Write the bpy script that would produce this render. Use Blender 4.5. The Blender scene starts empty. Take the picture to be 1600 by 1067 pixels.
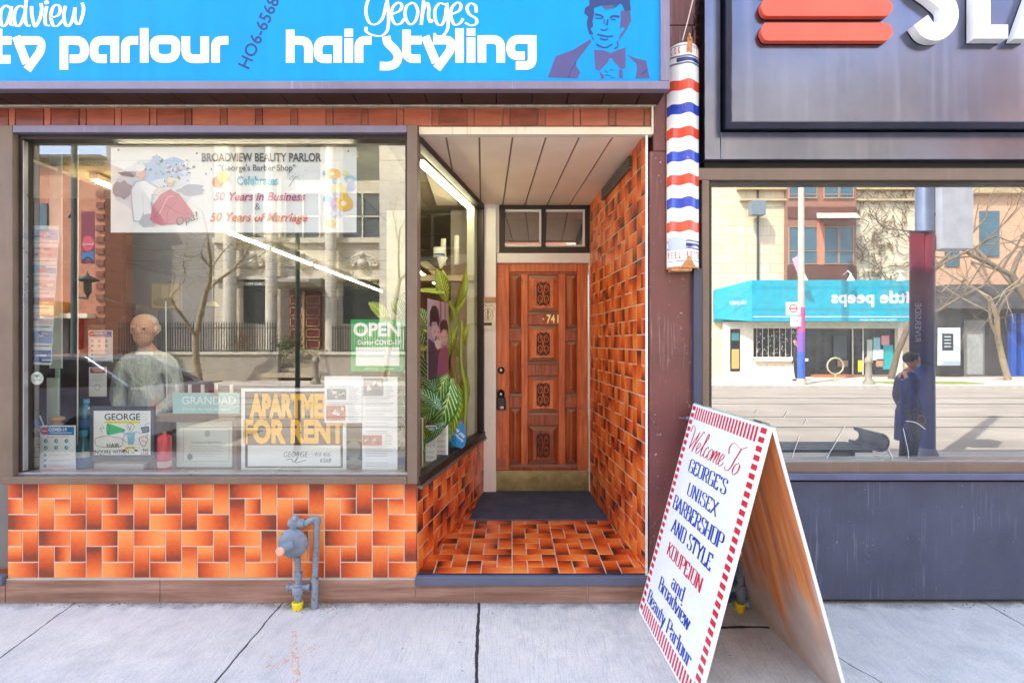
import bpy, bmesh, math, random
from mathutils import Vector, Matrix
random.seed(7)
sc = bpy.context.scene
R = math.radians
# ------------------------------------------------------------------ camera, sky, sun, exposure
F = 812.0; CY = -3.123; CZ = 1.565
cam_d = bpy.data.cameras.new('camera'); cam = bpy.data.objects.new('camera', cam_d)
sc.collection.objects.link(cam); sc.camera = cam
cam.location = (0, CY, CZ); cam.rotation_euler = (R(90), 0, 0)
cam_d.sensor_width = 36; cam_d.lens = 36 * F / 1600; cam_d.clip_start = 0.02; cam_d.clip_end = 2000
SUN_EL, SUN_AZ = 48.0, -48.0          # azimuth from +Y, towards -X
world = bpy.data.worlds.new('World'); sc.world = world; world.use_nodes = True
wn = world.node_tree
for n in list(wn.nodes): wn.nodes.remove(n)
sky = wn.nodes.new('ShaderNodeTexSky'); sky.sky_type = 'NISHITA'; sky.sun_disc = False
sky.sun_elevation = R(SUN_EL); sky.sun_rotation = R(SUN_AZ); sky.dust_density = 1.5
bg = wn.nodes.new('ShaderNodeBackground'); bg.inputs[1].default_value = 0.15
wo = wn.nodes.new('ShaderNodeOutputWorld')
hs = wn.nodes.new('ShaderNodeHueSaturation'); hs.inputs['Saturation'].default_value = .72
wn.links.new(sky.outputs[0], hs.inputs['Color']); wn.links.new(hs.outputs[0], bg.inputs[0]); wn.links.new(bg.outputs[0], wo.inputs[0])
sd = bpy.data.lights.new('sun', 'SUN'); sd.energy = 2.0; sd.angle = R(0.5); sd.color = (1, 0.95, 0.87)
sun = bpy.data.objects.new('sun', sd); sc.collection.objects.link(sun)
sdir = Vector((math.sin(R(SUN_AZ)) * math.cos(R(SUN_EL)), math.cos(R(SUN_AZ)) * math.cos(R(SUN_EL)), math.sin(R(SUN_EL))))
sun.rotation_euler = sdir.to_track_quat('Z', 'Y').to_euler(); sun.location = (0, 0, 30)
sc.view_settings.view_transform = 'Standard'; sc.view_settings.look = 'None'
sc.view_settings.exposure = 2.92; sc.view_settings.gamma = 1
sc.cycles.max_bounces = 8; sc.cycles.transparent_max_bounces = 12; sc.cycles.glossy_bounces = 4
sc.cycles.diffuse_bounces = 5; sc.cycles.caustics_reflective = False; sc.cycles.caustics_refractive = False
sc.cycles.use_denoising = True; sc.cycles.sample_clamp_indirect = 6

# ------------------------------------------------------------------ materials
def lin(h):
    h = h.lstrip('#'); o = []
    for i in (0, 2, 4):
        c = int(h[i:i+2], 16) / 255
        o.append(c / 12.92 if c <= 0.04045 else ((c + 0.055) / 1.055) ** 2.4)
    return o
MATS = {}
class NT:
    def __init__(s, name):
        s.m = bpy.data.materials.new(name); s.m.use_nodes = True; s.t = s.m.node_tree
        for n in list(s.t.nodes): s.t.nodes.remove(n)
        s.out = s.t.nodes.new('ShaderNodeOutputMaterial')
    def n(s, typ, **kw):
        nd = s.t.nodes.new('ShaderNode' + typ)
        for k, v in kw.items():
            if k.startswith('i_'):
                key = k[2:]; key = int(key) if key.isdigit() else key.replace('_', ' ')
                nd.inputs[key].default_value = v
            else: setattr(nd, k, v)
        return nd
    def l(s, a, b): s.t.links.new(a, b)
    def math(s, op, a, b=None, c=None, clamp=False):
        nd = s.n('Math', operation=op, use_clamp=clamp)
        for i, v in enumerate((a, b, c)):
            if v is None: continue
            if isinstance(v, (int, float)): nd.inputs[i].default_value = v
            else: s.l(v, nd.inputs[i])
        return nd.outputs[0]
    def coord(s, kind='Object'): return s.n('TexCoord').outputs[kind]
    def scaled(s, v, sc3, rot=(0, 0, 0)):
        mp = s.n('Mapping'); mp.inputs['Scale'].default_value = sc3; mp.inputs['Rotation'].default_value = rot
        s.l(v, mp.inputs[0]); return mp.outputs[0]
    def noise(s, v, scale, detail=4, rough=.55):
        nd = s.n('TexNoise'); nd.inputs['Scale'].default_value = scale; nd.inputs['Detail'].default_value = detail
        nd.inputs['Roughness'].default_value = rough; s.l(v, nd.inputs['Vector']); return nd.outputs['Fac']
    def ramp(s, f, stops, interp='LINEAR'):
        nd = s.n('ValToRGB'); cr = nd.color_ramp; cr.interpolation = interp
        while len(cr.elements) < len(stops): cr.elements.new(.5)
        for e, (p, c) in zip(cr.elements, stops):
            e.position = p; c = lin(c) if isinstance(c, str) else c
            e.color = (*c[:3], 1) if not isinstance(c, (int, float)) else (c, c, c, 1)
        s.l(f, nd.inputs[0]); return nd.outputs[0]
    def mix(s, f, a, b, blend='MIX'):
        nd = s.n('Mix', data_type='RGBA', blend_type=blend)
        for k, v in ((0, f), (6, a), (7, b)):
            if isinstance(v, (int, float)): nd.inputs[k].default_value = v
            elif isinstance(v, str): nd.inputs[k].default_value = (*lin(v), 1)
            elif isinstance(v, (tuple, list)): nd.inputs[k].default_value = (*v[:3], 1)
            else: s.l(v, nd.inputs[k])
        return nd.outputs[2]
    def bsdf(s, col, rough=.6, metal=0, spec=.5, bump=None, bs=.3, bd=.01, coat=0):
        b = s.n('BsdfPrincipled')
        def put(k, v):
            if isinstance(v, (int, float)): b.inputs[k].default_value = v
            elif isinstance(v, str): b.inputs[k].default_value = (*lin(v), 1)
            elif isinstance(v, (tuple, list)): b.inputs[k].default_value = (*v[:3], 1)
            else: s.l(v, b.inputs[k])
        put('Base Color', col); put('Roughness', rough); put('Metallic', metal); put('Specular IOR Level', spec)
        if coat: put('Coat Weight', coat); b.inputs['Coat Roughness'].default_value = .15
        if bump is not None:
            bn = s.n('Bump'); bn.inputs['Strength'].default_value = bs; bn.inputs['Distance'].default_value = bd
            s.l(bump, bn.inputs['Height']); s.l(bn.outputs[0], b.inputs['Normal'])
        s.l(b.outputs[0], s.out.inputs[0]); return b
def M(name, col, rough=.6, metal=0, var=.12, scale=6, bump=.15, bscale=60, spec=.5, coat=0):
    """painted surface with faint uneven tone, fine bump"""
    if name in MATS: return MATS[name]
    t = NT(name); c = t.coord(); col = lin(col) if isinstance(col, str) else col
    n1 = t.noise(c, scale, 5); n2 = t.noise(c, bscale, 3)
    dark = tuple(v * (1 - var) for v in col); lite = tuple(min(1, v * (1 + var)) for v in col)
    cc = t.ramp(n1, [(.3, dark), (.7, lite)])
    rr = t.math('ADD', t.math('MULTIPLY', n1, .25), rough - .12)
    t.bsdf(cc, rr, metal, spec, n2, bump, .004, coat)
    MATS[name] = t.m; return t.m
def flat(hexcol, rough=.55):
    """print / ink colour"""
    k = 'ink_' + hexcol.lstrip('#')
    if k not in MATS:
        t = NT(k); t.bsdf(lin(hexcol), rough); MATS[k] = t.m
    return MATS[k]
def lamp_mat(name, col, st):
    t = NT(name); e = t.n('Emission'); e.inputs[0].default_value = (*lin(col), 1); e.inputs[1].default_value = st
    t.l(e.outputs[0], t.out.inputs[0]); MATS[name] = t.m; return t.m
def glass(name, refl, tint='#ffffff', rough=0.0, wob=0.0, dirt_haze=0.0):
    t = NT(name); a = t.n('BsdfTransparent'); a.inputs[0].default_value = (*lin(tint), 1)
    g = t.n('BsdfGlossy'); g.inputs['Roughness'].default_value = rough; g.inputs[0].default_value = (1, 1, 1, 1)
    c = t.coord(); fr = t.n('LayerWeight'); fr.inputs[0].default_value = .3
    f = t.math('ADD', refl, t.math('MULTIPLY', fr.outputs['Fresnel'], .35), clamp=True)
    mx = t.n('MixShader'); t.l(f, mx.inputs[0]); t.l(a.outputs[0], mx.inputs[1]); t.l(g.outputs[0], mx.inputs[2])
    if wob:
        bn = t.n('Bump'); bn.inputs['Strength'].default_value = wob; bn.inputs['Distance'].default_value = .01
        t.l(t.noise(c, 1.4, 1), bn.inputs['Height']); t.l(bn.outputs[0], g.inputs['Normal'])
    if dirt_haze:  # dirt film, its pale haze put in to veil the reflections
        df = t.n('BsdfDiffuse'); df.inputs[0].default_value = (.75, .74, .70, 1); m2 = t.n('MixShader'); dn = t.noise(c, 3.1, 7, .75); dz = t.noise(t.scaled(c, (22, 22, .8)), 1, 5, .7)
        t.l(t.math('MULTIPLY', t.ramp(t.math('ADD', t.math('MULTIPLY', dn, .6), t.math('MULTIPLY', dz, .4)), [(.38, .25), (.62, 1.0)]), dirt_haze), m2.inputs[0]); t.l(mx.outputs[0], m2.inputs[1]); t.l(df.outputs[0], m2.inputs[2]); mx = m2
    t.l(mx.outputs[0], t.out.inputs[0]); MATS[name] = t.m; return t.m

# ------------------------------------------------------------------ objects
def tag(o, label=None, cat=None, group=None, kind=None):
    for k, v in (('label', label), ('category', cat), ('group', group), ('kind', kind)):
        if v: o[k] = v
    return o
def empty(name, loc, label, cat, group=None):
    o = bpy.data.objects.new(name, None); sc.collection.objects.link(o); o.location = loc
    o.empty_display_size = .1
    bpy.context.view_layer.update() if False else None
    return tag(o, label, cat, group)
def parent(o, p):
    o.parent = p
    # meshes are built in world coordinates: undo the chain of parent locations
    q = p; off = Vector((0, 0, 0))
    while q is not None: off += q.location; q = q.parent
    o.location = -off
class Pl:
    """a plane frame: a (right), b (down or up), d (out of the surface)"""
    def __init__(s, O, U, V, N):
        s.O, s.U, s.V, s.N = Vector(O), Vector(U), Vector(V), Vector(N)
    def __call__(s, a, b, d=0): return s.O + s.U * a + s.V * b + s.N * d
def W(Y, D=None, N=-1):
    """facade-parallel plane at depth Y measured in photo pixels"""
    k = F / (Y - CY if D is None else D)
    return Pl((-800 / k, Y, CZ + 533 / k), (1 / k, 0, 0), (0, 0, -1 / k), (0, N, 0))
def RW(k):
    """plane across the street at Y=-k, in the pixels of its mirror image"""
    return W(-k, 3.203 + k, 1)
def ground(px, py):
    D = F * CZ / (py - 533); return Vector(((px - 800) * D / F, CY + D, 0))
class MB:
    def __init__(s, pl=None):
        s.v = []; s.f = []; s.fm = []; s.mats = []; s.cur = 0; s.pl = pl; s.uv = {}; s.lay = 0.0; s.smooth = []; s.sm = False
    def mat(s, m):
        if isinstance(m, str): m = flat(m)
        if m not in s.mats: s.mats.append(m)
        s.cur = s.mats.index(m); return s
    def add(s, vs, fs, uvs=None):
        b = len(s.v); s.v += [tuple(v) for v in vs]
        for i, f in enumerate(fs):
            s.f.append([b + j for j in f]); s.fm.append(s.cur); s.smooth.append(s.sm)
            if uvs: s.uv[len(s.f) - 1] = uvs[i]
        return s
    def quadm(s, a, b, c, d): return s.add([a, b, c, d], [(0, 1, 2, 3)])
    def hexa(s, lo, hi):   # lo,hi: two loops of equal length
        n = len(lo); fs = [tuple(range(n))[::-1], tuple(range(n, 2 * n))]
        fs += [(i, (i + 1) % n, n + (i + 1) % n, n + i) for i in range(n)]
        return s.add(list(lo) + list(hi), fs)
    def box(s, x0, x1, y0, y1, z0, z1):
        return s.hexa([(x0, y0, z0), (x1, y0, z0), (x1, y1, z0), (x0, y1, z0)], [(x0, y0, z1), (x1, y0, z1), (x1, y1, z1), (x0, y1, z1)])
    # in-plane shapes -------------------------------------------------
    def pbox(s, a0, b0, a1, b1, d0, d1):
        p = s.pl; c = [(a0, b0), (a1, b0), (a1, b1), (a0, b1)]
        return s.hexa([p(a, b, d0) for a, b in c], [p(a, b, d1) for a, b in c])
    def pprism(s, pts, d0, d1):
        return s.hexa([s.pl(a, b, d0) for a, b in pts], [s.pl(a, b, d1) for a, b in pts])
    def poly(s, pts, d=None):
        if d is None: s.lay += .00007; d = s.lay
        return s.add([s.pl(a, b, d) for a, b in pts], [tuple(range(len(pts)))])
    def rect(s, a0, b0, a1, b1, d=None): return s.poly([(a0, b0), (a1, b0), (a1, b1), (a0, b1)], d)
    def ell(s, a, b, ra, rb=None, n=20, rot=0, d=None):
        rb = ra if rb is None else rb; c, q = math.cos(rot), math.sin(rot)
        return s.poly([(a + ra * math.cos(t) * c - rb * math.sin(t) * q, b + ra * math.cos(t) * q + rb * math.sin(t) * c) for t in [2 * math.pi * i / n for i in range(n)]], d)
    def rib(s, pts, w, close=False, wf=None, d=None):
        """ribbon along pts, width w, or w = wf(direction)"""
        if d is None: s.lay += .00007; d = s.lay
        n = len(pts); P = [Vector((p[0], p[1])) for p in pts]; L = []; Rr = []
        for i in range(n):
            a = P[i - 1] if (i or close) else None; c = P[(i + 1) % n] if (i < n - 1 or close) else None
            d1 = (P[i] - a).normalized() if a is not None and (P[i] - a).length > 1e-9 else None
            d2 = (c - P[i]).normalized() if c is not None and (c - P[i]).length > 1e-9 else None
            if d1 is None and d2 is None: continue
            if d1 is None: d1 = d2
            if d2 is None: d2 = d1
            t = d1 + d2; t = t.normalized() if t.length > 1e-6 else d1
            nn = Vector((-t.y, t.x)); m = 1 / max(.45, nn.dot(Vector((-d1.y, d1.x))))
            ww = (wf(t) if wf else w) * m / 2
            L.append(P[i] + nn * ww); Rr.append(P[i] - nn * ww)
        k = len(L); vs = [s.pl(q.x, q.y, d) for q in L] + [s.pl(q.x, q.y, d) for q in Rr]
        fs = [(i, (i + 1) % k, k + (i + 1) % k, k + i) for i in range(k if close else k - 1)]
        return s.add(vs, fs)
    def text(s, body, a, b, size, sx=1, bold=0, rot=0, shear=0, align='C', mir=False, up=-1, tracking=1.0, d=None):
        """built-in font; (a,b) = baseline anchor in plane units, size = capital height"""
        if d is None: s.lay += .00007; d = s.lay
        vs, fs, wd = txt(body, bold, tracking)
        k = size / .68; off = {'L': 0, 'C': -wd / 2, 'R': -wd}[align]
        c, q = math.cos(rot), math.sin(rot); o = []
        for x, y in vs:
            x = (x + off) * k * sx + y * k * shear; y = y * k
            if mir: x = -x
            x, y = x * c - y * q, x * q + y * c
            o.append(s.pl(a + x, b + up * y, d))
        return s.add(o, fs)
    # solids -----------------------------------------------------------
    def tube(s, pts, r, n=8, cap=True, close=False):
        P = [Vector(p) for p in pts]; k = len(P); rr = r if isinstance(r, (list, tuple)) else [r] * k
        ref = None; rings = []
        for i in range(k):
            a = P[i - 1] if (i or close) else P[i]; c = P[(i + 1) % k] if (i < k - 1 or close) else P[i]
            t = (c - a); t = t.normalized() if t.length > 1e-9 else Vector((0, 0, 1))
            if ref is None: ref = t.orthogonal().normalized()
            ref = (ref - t * ref.dot(t)); ref = ref.normalized() if ref.length > 1e-6 else t.orthogonal().normalized()
            b2 = t.cross(ref)
            rings.append([P[i] + (ref * math.cos(2 * math.pi * j / n) + b2 * math.sin(2 * math.pi * j / n)) * rr[i] for j in range(n)])
        vs = [v for g in rings for v in g]; fs = []
        for i in range(k if close else k - 1):
            i2 = (i + 1) % k
            fs += [(i * n + j, i * n + (j + 1) % n, i2 * n + (j + 1) % n, i2 * n + j) for j in range(n)]
        o = s.sm; s.sm = True; s.add(vs, fs); s.sm = o
        if cap and not close: s.add([*rings[0]], [tuple(range(n))[::-1]]); s.add([*rings[-1]], [tuple(range(n))])
        return s
    def lathe(s, c, prof, axis=(0, 0, 1), n=20):
        ax = Vector(axis).normalized(); u = ax.orthogonal().normalized(); w = ax.cross(u); c = Vector(c)
        vs = []; fs = []
        for r, h in prof:
            vs += [c + ax * h + (u * math.cos(2 * math.pi * j / n) + w * math.sin(2 * math.pi * j / n)) * r for j in range(n)]
        for i in range(len(prof) - 1):
            fs += [(i * n + j, i * n + (j + 1) % n, (i + 1) * n + (j + 1) % n, (i + 1) * n + j) for j in range(n)]
        o = s.sm; s.sm = True; s.add(vs, fs); s.sm = o
        if prof[0][0] > 1e-5: s.add(vs[:n], [tuple(range(n))[::-1]])
        if prof[-1][0] > 1e-5: s.add(vs[-n:], [tuple(range(n))])
        return s
    def ball(s, c, r, sz=(1, 1, 1), nu=14, nv=9):
        prof = [(max(1e-6, math.sin(math.pi * i / nv)), -math.cos(math.pi * i / nv)) for i in range(nv + 1)]
        b = len(s.v); s.lathe((0, 0, 0), prof, n=nu)
        for i in range(b, len(s.v)):
            x, y, z = s.v[i]; s.v[i] = (c[0] + x * r * sz[0], c[1] + y * r * sz[1], c[2] + z * r * sz[2])
        return s
    def build(s, name, par=None, mat=None, label=None, cat=None, group=None, kind=None, bevel=0, loc=None):
        me = bpy.data.meshes.new(name); me.from_pydata(s.v, [], s.f)
        if mat is not None: me.materials.append(mat if not isinstance(mat, str) else flat(mat))
        else:
            for m in s.mats: me.materials.append(m)
            me.polygons.foreach_set('material_index', s.fm)
        me.polygons.foreach_set('use_smooth', s.smooth)
        if s.uv:
            ul = me.uv_layers.new(name='UVMap')
            for p in me.polygons:
                u = s.uv.get(p.index)
                if u:
                    for k2, li in enumerate(p.loop_indices): ul.data[li].uv = u[k2]
        me.update()
        o = bpy.data.objects.new(name, me); sc.collection.objects.link(o)
        if par is not None: parent(o, par)
        elif s.v and kind is None:   # put the origin at the thing's base
            n = len(s.v); c = Vector((sum(v[0] for v in s.v) / n, sum(v[1] for v in s.v) / n, min(v[2] for v in s.v)))
            me.transform(Matrix.Translation(-c)); o.location = c
        if bevel:
            b = o.modifiers.new('bevel', 'BEVEL'); b.width = bevel; b.segments = 2; b.limit_method = 'ANGLE'; b.angle_limit = R(40)
        return tag(o, label, cat, group, kind)
TX = {}
def txt(body, bold, tracking):
    k = (body, bold, tracking)
    if k not in TX:
        c = bpy.data.curves.new('t', 'FONT'); c.body = body; c.offset = bold; c.space_character = tracking; c.resolution_u = 3
        o = bpy.data.objects.new('t', c); m = bpy.data.meshes.new_from_object(o)
        vs = [(v.co.x, v.co.y) for v in m.vertices]; fs = [tuple(p.vertices) for p in m.polygons]
        TX[k] = (vs, fs, max(v[0] for v in vs) if vs else 0)
        bpy.data.objects.remove(o); bpy.data.curves.remove(c); bpy.data.meshes.remove(m)
    return TX[k]
def rp(pts, r, n=5):
    """round the corners of a polyline"""
    P = [Vector((p[0], p[1])) for p in pts]; o = [P[0]]
    for i in range(1, len(P) - 1):
        a, b, c = P[i - 1], P[i], P[i + 1]; rr = min(r, (a - b).length * .5, (c - b).length * .5)
        p = b + (a - b).normalized() * rr; q = b + (c - b).normalized() * rr
        for k in range(n + 1):
            t = k / n; o.append(p * (1 - t) ** 2 + b * 2 * t * (1 - t) + q * t * t)
    o.append(P[-1]); return [(v.x, v.y) for v in o]
def cr(pts, n=6):
    """Catmull-Rom through pts"""
    P = [Vector(p) for p in pts]; P = [P[0] * 2 - P[1]] + P + [P[-1] * 2 - P[-2]]; o = []
    for i in range(1, len(P) - 2):
        a, b, c, d = P[i - 1:i + 3]
        for k in range(n):
            t = k / n; o.append(.5 * ((2 * b) + (c - a) * t + (2 * a - 5 * b + 4 * c - d) * t * t + (3 * b - a - 3 * c + d) * t ** 3))
    o.append(P[-2]); return [tuple(v) for v in o]
def clip(poly, region):
    """Sutherland-Hodgman, region convex counter-clockwise; points carry (a,b,uv)"""
    out = poly
    for i in range(len(region)):
        A = region[i]; B = region[(i + 1) % len(region)]; inp = out; out = []
        def side(p): return (B[0] - A[0]) * (p[1] - A[1]) - (B[1] - A[1]) * (p[0] - A[0])
        for j in range(len(inp)):
            p, q = inp[j - 1], inp[j]; sp, sq = side(p), side(q)
            if (sp >= 0) != (sq >= 0):
                t = sp / (sp - sq); out.append(tuple(p[k] + (q[k] - p[k]) * t for k in range(3)))
            if sq >= 0: out.append(q)
        if not out: return []
    return out

# ------------------------------------------------------------------ materials of the place
def mk_tile(nm, stops):
    t = NT('glazed_' + nm); uv = t.n('UVMap'); sp = t.n('SeparateXYZ'); t.l(uv.outputs[0], sp.inputs[0])
    u, r = sp.outputs[0], sp.outputs[1]; c = t.coord()
    n = t.noise(c, 34, 5, .65); n2 = t.noise(c, 9, 3)
    f = t.math('ADD', u, t.math('MULTIPLY', t.math('SUBTRACT', n, .5), .34))
    f = t.math('ADD', f, t.math('MULTIPLY', t.math('SUBTRACT', r, .46), .5), clamp=True)
    col = t.ramp(f, stops)
    t.bsdf(col, .3, spec=.45, bump=t.math('ADD', n, n2), bs=.25, bd=.004); MATS[nm] = t.m
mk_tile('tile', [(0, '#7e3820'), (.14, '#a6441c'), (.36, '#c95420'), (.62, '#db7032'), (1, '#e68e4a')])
mk_tile('tile_shaded', [(0, '#451f16'), (.13, '#8a3416'), (.34, '#bc481a'), (.6, '#d66226'), (1, '#e0803e')])  # same tile for the recesses, their shade put into darker colours
M('grout', '#cbbfb0', .85)
def mk_wood(name, stops, scale, rough=.5, axis=2, bs=.25, wear=None):
    t = NT(name); c = t.coord(); s3 = [1, 1, 1]; s3[axis] = .06
    v = t.scaled(c, tuple(x * scale for x in s3)); n = t.noise(v, 1, 8, .65); n2 = t.noise(c, 3.1, 4)
    f = t.math('ADD', t.math('MULTIPLY', n, .8), t.math('MULTIPLY', n2, .25))
    col = t.ramp(f, stops)
    if wear: col = t.mix(t.ramp(t.noise(c, 4.3, 6, .7), [(.56, 0.0), (.7, .75)]), col, wear)
    t.bsdf(col, rough, bump=n, bs=bs, bd=.004); MATS[name] = t.m
mk_wood('door_wood', [(.3, '#7d3818'), (.45, '#b65a2a'), (.6, '#cf7440'), (.75, '#dd955e')], 38, .45, wear='#7d5040')
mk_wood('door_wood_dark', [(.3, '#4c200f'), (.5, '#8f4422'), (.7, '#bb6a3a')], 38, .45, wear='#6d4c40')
mk_wood('door_wood_worn', [(.3, '#6b4a3c'), (.5, '#8f6450'), (.7, '#a98a78')], 40, .7, axis=0)
mk_wood('plank_tile', [(.3, '#5f4438'), (.5, '#856252'), (.7, '#a58473')], 26, .5, axis=0)
def mk_brick(name, c1, c2, mortar, scale=1.0, bw=.22, rh=.075):
    t = NT(name); c = t.coord('Object'); mp = t.scaled(c, (1, 1, 1), (R(90), 0, 0))
    b = t.n('TexBrick'); t.l(mp, b.inputs[0]); b.inputs['Scale'].default_value = scale
    b.inputs['Color1'].default_value = (*lin(c1), 1); b.inputs['Color2'].default_value = (*lin(c2), 1); b.inputs['Mortar'].default_value = (*lin(mortar), 1)
    b.inputs['Mortar Size'].default_value = .008; b.inputs['Brick Width'].default_value = bw; b.inputs['Row Height'].default_value = rh
    col = t.mix(.35, b.outputs[0], t.ramp(t.noise(c, 1.3, 5), [(.3, c1), (.7, c2)]))
    t.bsdf(col, .85, bump=b.outputs['Fac'], bs=-.4, bd=.01); MATS[name] = t.m
mk_brick('brick_salmon', '#a85f42', '#c68564', '#b59a86')
mk_brick('brick_red', '#6f3626', '#8d4a34', '#8d7c70')
mk_brick('brick_peach', '#b98a6a', '#cfa582', '#c9b39b')
def mk_sidewalk():
    t = NT('concrete_sidewalk'); c = t.coord(); sx = t.n('SeparateXYZ'); t.l(c, sx.inputs[0])
    x, y = sx.outputs[0], sx.outputs[1]
    n1 = t.noise(c, 1.1, 6, .6); n2 = t.noise(c, 95, 5, .8); n3 = t.noise(c, 9, 5, .65)
    br = t.noise(t.scaled(c, (160, 7, 1), (0, 0, R(-28))), 1, 5, .6)
    col = t.ramp(n1, [(.3, '#c0beba'), (.7, '#d8d5cf')])
    col = t.mix(t.ramp(n3, [(.35, .0), (.75, .3)]), col, '#8f96a3')
    col = t.mix(t.ramp(n2, [(.5, .0), (.72, .75)]), col, '#82848a')
    col = t.mix(t.math('MULTIPLY', t.ramp(br, [(.5, 0.0), (.72, .7)]), .8), col, '#8f9298')
    # darker where the slab meets the wall
    dj = t.math('MULTIPLY', t.ramp(y, [(0, 0.0), (1, 1.0)]), 1)
    edge = t.math('MULTIPLY', t.math('GREATER_THAN', t.math('ADD', y, t.math('MULTIPLY', n3, .06)), -.005), .0)
    ed = t.n('MapRange'); ed.inputs[1].default_value = -.09; ed.inputs[2].default_value = 0.0; t.l(t.math('ADD', y, t.math('MULTIPLY', t.math('SUBTRACT', n3, .5), .2)), ed.inputs[0])
    col = t.mix(t.math('MULTIPLY', ed.outputs[0], .6), col, '#4a4643')
    sp = t.n('TexVoronoi'); sp.inputs['Scale'].default_value = 5.5; t.l(c, sp.inputs['Vector']); sz = t.n('SeparateXYZ'); t.l(sp.outputs['Color'], sz.inputs[0])
    gum = t.math('LESS_THAN', t.math('ADD', sp.outputs['Distance'], t.math('MULTIPLY', n3, .03)), t.math('MULTIPLY', t.math('SUBTRACT', sz.outputs[0], .55), .13))
    col = t.mix(t.math('MULTIPLY', gum, .65), col, '#55545a')
    sp2 = t.n('TexVoronoi'); sp2.inputs['Scale'].default_value = 17; t.l(c, sp2.inputs['Vector']); sz2 = t.n('SeparateXYZ'); t.l(sp2.outputs['Color'], sz2.inputs[0])
    col = t.mix(t.math('LESS_THAN', sp2.outputs['Distance'], t.math('MULTIPLY', t.math('SUBTRACT', sz2.outputs[1], .72), .28)), col, '#4a4744')
    col = t.mix(t.ramp(t.noise(c, 2.3, 7, .7), [(.5, 0.0), (.72, .45)]), col, '#8b8c90')
    # joints
    jn = None; wob = t.math('MULTIPLY', t.math('SUBTRACT', t.noise(c, 6, 4), .5), .03)
    def joint(p, q, wd, ylo=None, xlo=None):
        nonlocal jn
        (ax, ay, _), (bx, by, _) = p, q; L = math.hypot(bx - ax, by - ay); nx, ny = -(by - ay) / L, (bx - ax) / L
        dd = t.math('ADD', t.math('MULTIPLY', x, nx), t.math('MULTIPLY', y, ny)); dd = t.math('SUBTRACT', dd, ax * nx + ay * ny)
        dd = t.math('ABSOLUTE', t.math('ADD', dd, wob)); wv = t.math('MULTIPLY', t.math('ADD', n3, .45), wd)
        v = t.math('LESS_THAN', dd, wv)
        if ylo is not None: v = t.math('MULTIPLY', v, t.math('GREATER_THAN', x, ylo))
        jn = v if jn is None else t.math('MAXIMUM', jn, v)
    joint(ground(110, 945), ground(0, 1027), .004)
    joint(ground(425, 960), ground(335, 1067), .005)
    joint(ground(748, 945), ground(744, 1067), .009)
    joint(ground(1240, 985), ground(1380, 1067), .003)
    joint(ground(1535, 940), ground(1600, 976), .004)
    for k in range(1, 4):
        joint(Vector((0, -1.55 * k, 0)), Vector((1, -1.55 * k, 0)), .006)
    jx = t.math('MULTIPLY', t.math('LESS_THAN', t.math('ABSOLUTE', t.math('ADD', t.math('SUBTRACT', y, ground(1165, 979).y), wob)), t.math('MULTIPLY', t.math('ADD', n3, .4), .012)), t.math('MULTIPLY', t.math('GREATER_THAN', x, .86), t.math('LESS_THAN', x, 1.46)))
    jn = t.math('MAXIMUM', jn, jx)
    col = t.mix(jn, col, '#2b2a2c')
    h = t.math('ADD', t.math('MULTIPLY', n2, .4), t.math('MULTIPLY', br, .6)); h = t.math('SUBTRACT', h, t.math('MULTIPLY', jn, 3))
    t.bsdf(col, .85, bump=h, bs=.6, bd=.008); MATS['sidewalk'] = t.m
mk_sidewalk()
def mk_blocks(name, c1, c2, mortar, bw, rh):
    t = NT(name); c = t.coord('Object'); mp = t.scaled(c, (1, 1, 1), (R(90), 0, 0)); b = t.n('TexBrick'); t.l(mp, b.inputs[0]); b.inputs['Scale'].default_value = 1
    b.inputs['Color1'].default_value = (*lin(c1), 1); b.inputs['Color2'].default_value = (*lin(c2), 1); b.inputs['Mortar'].default_value = (*lin(mortar), 1)
    b.inputs['Mortar Size'].default_value = .012; b.inputs['Brick Width'].default_value = bw; b.inputs['Row Height'].default_value = rh
    st = t.noise(t.scaled(c, (3, 3, .25)), 1, 6, .7); col = t.mix(t.ramp(st, [(.45, 0.0), (.7, .55)]), b.outputs[0], mortar); col = t.mix(t.ramp(t.noise(c, 14, 5, .8), [(.5, 0.0), (.75, .3)]), col, mortar)
    t.bsdf(col, .85, bump=st, bs=.3, bd=.01); MATS[name] = t.m
mk_blocks('cream_stone', '#d3c6a6', '#dccfb3', '#b3a383', 1.1, .42); mk_blocks('pale_limestone', '#cdc3ac', '#d8ceb8', '#a89c84', 1.2, .45); mk_blocks('slate_wall', '#7b8085', '#868b90', '#63686e', .6, .3)
def mk_cloth(name, a, b_):
    t = NT(name); c = t.coord(); n = t.noise(t.scaled(c, (1, 1, .45)), 11, 4, .6); col = t.ramp(n, [(.35, a), (.65, b_)]); t.bsdf(col, .85, bump=n, bs=1.0, bd=.06, spec=.2); MATS[name] = t.m
mk_cloth('smock_grey', '#a6b0b4', '#c8cfd0'); mk_cloth('coat_navy', '#182a5c', '#2a3f7c'); mk_cloth('jeans_navy', '#1a264c', '#26366a')
def mk_asphalt():
    t = NT('asphalt'); c = t.coord(); n1 = t.noise(c, .6, 6); n2 = t.noise(c, 60, 4, .7)
    st = t.noise(t.scaled(c, (.15, 2.2, 1)), 1, 4)
    col = t.ramp(n1, [(.3, '#8f867a'), (.7, '#a89f92')]); col = t.mix(t.ramp(st, [(.45, 0.0), (.7, .5)]), col, '#7d756b')
    col = t.mix(t.ramp(n2, [(.5, .0), (.8, .4)]), col, '#5a5550')
    t.bsdf(col, .9, bump=n2, bs=.3, bd=.01); MATS['asphalt'] = t.m
mk_asphalt()
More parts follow.
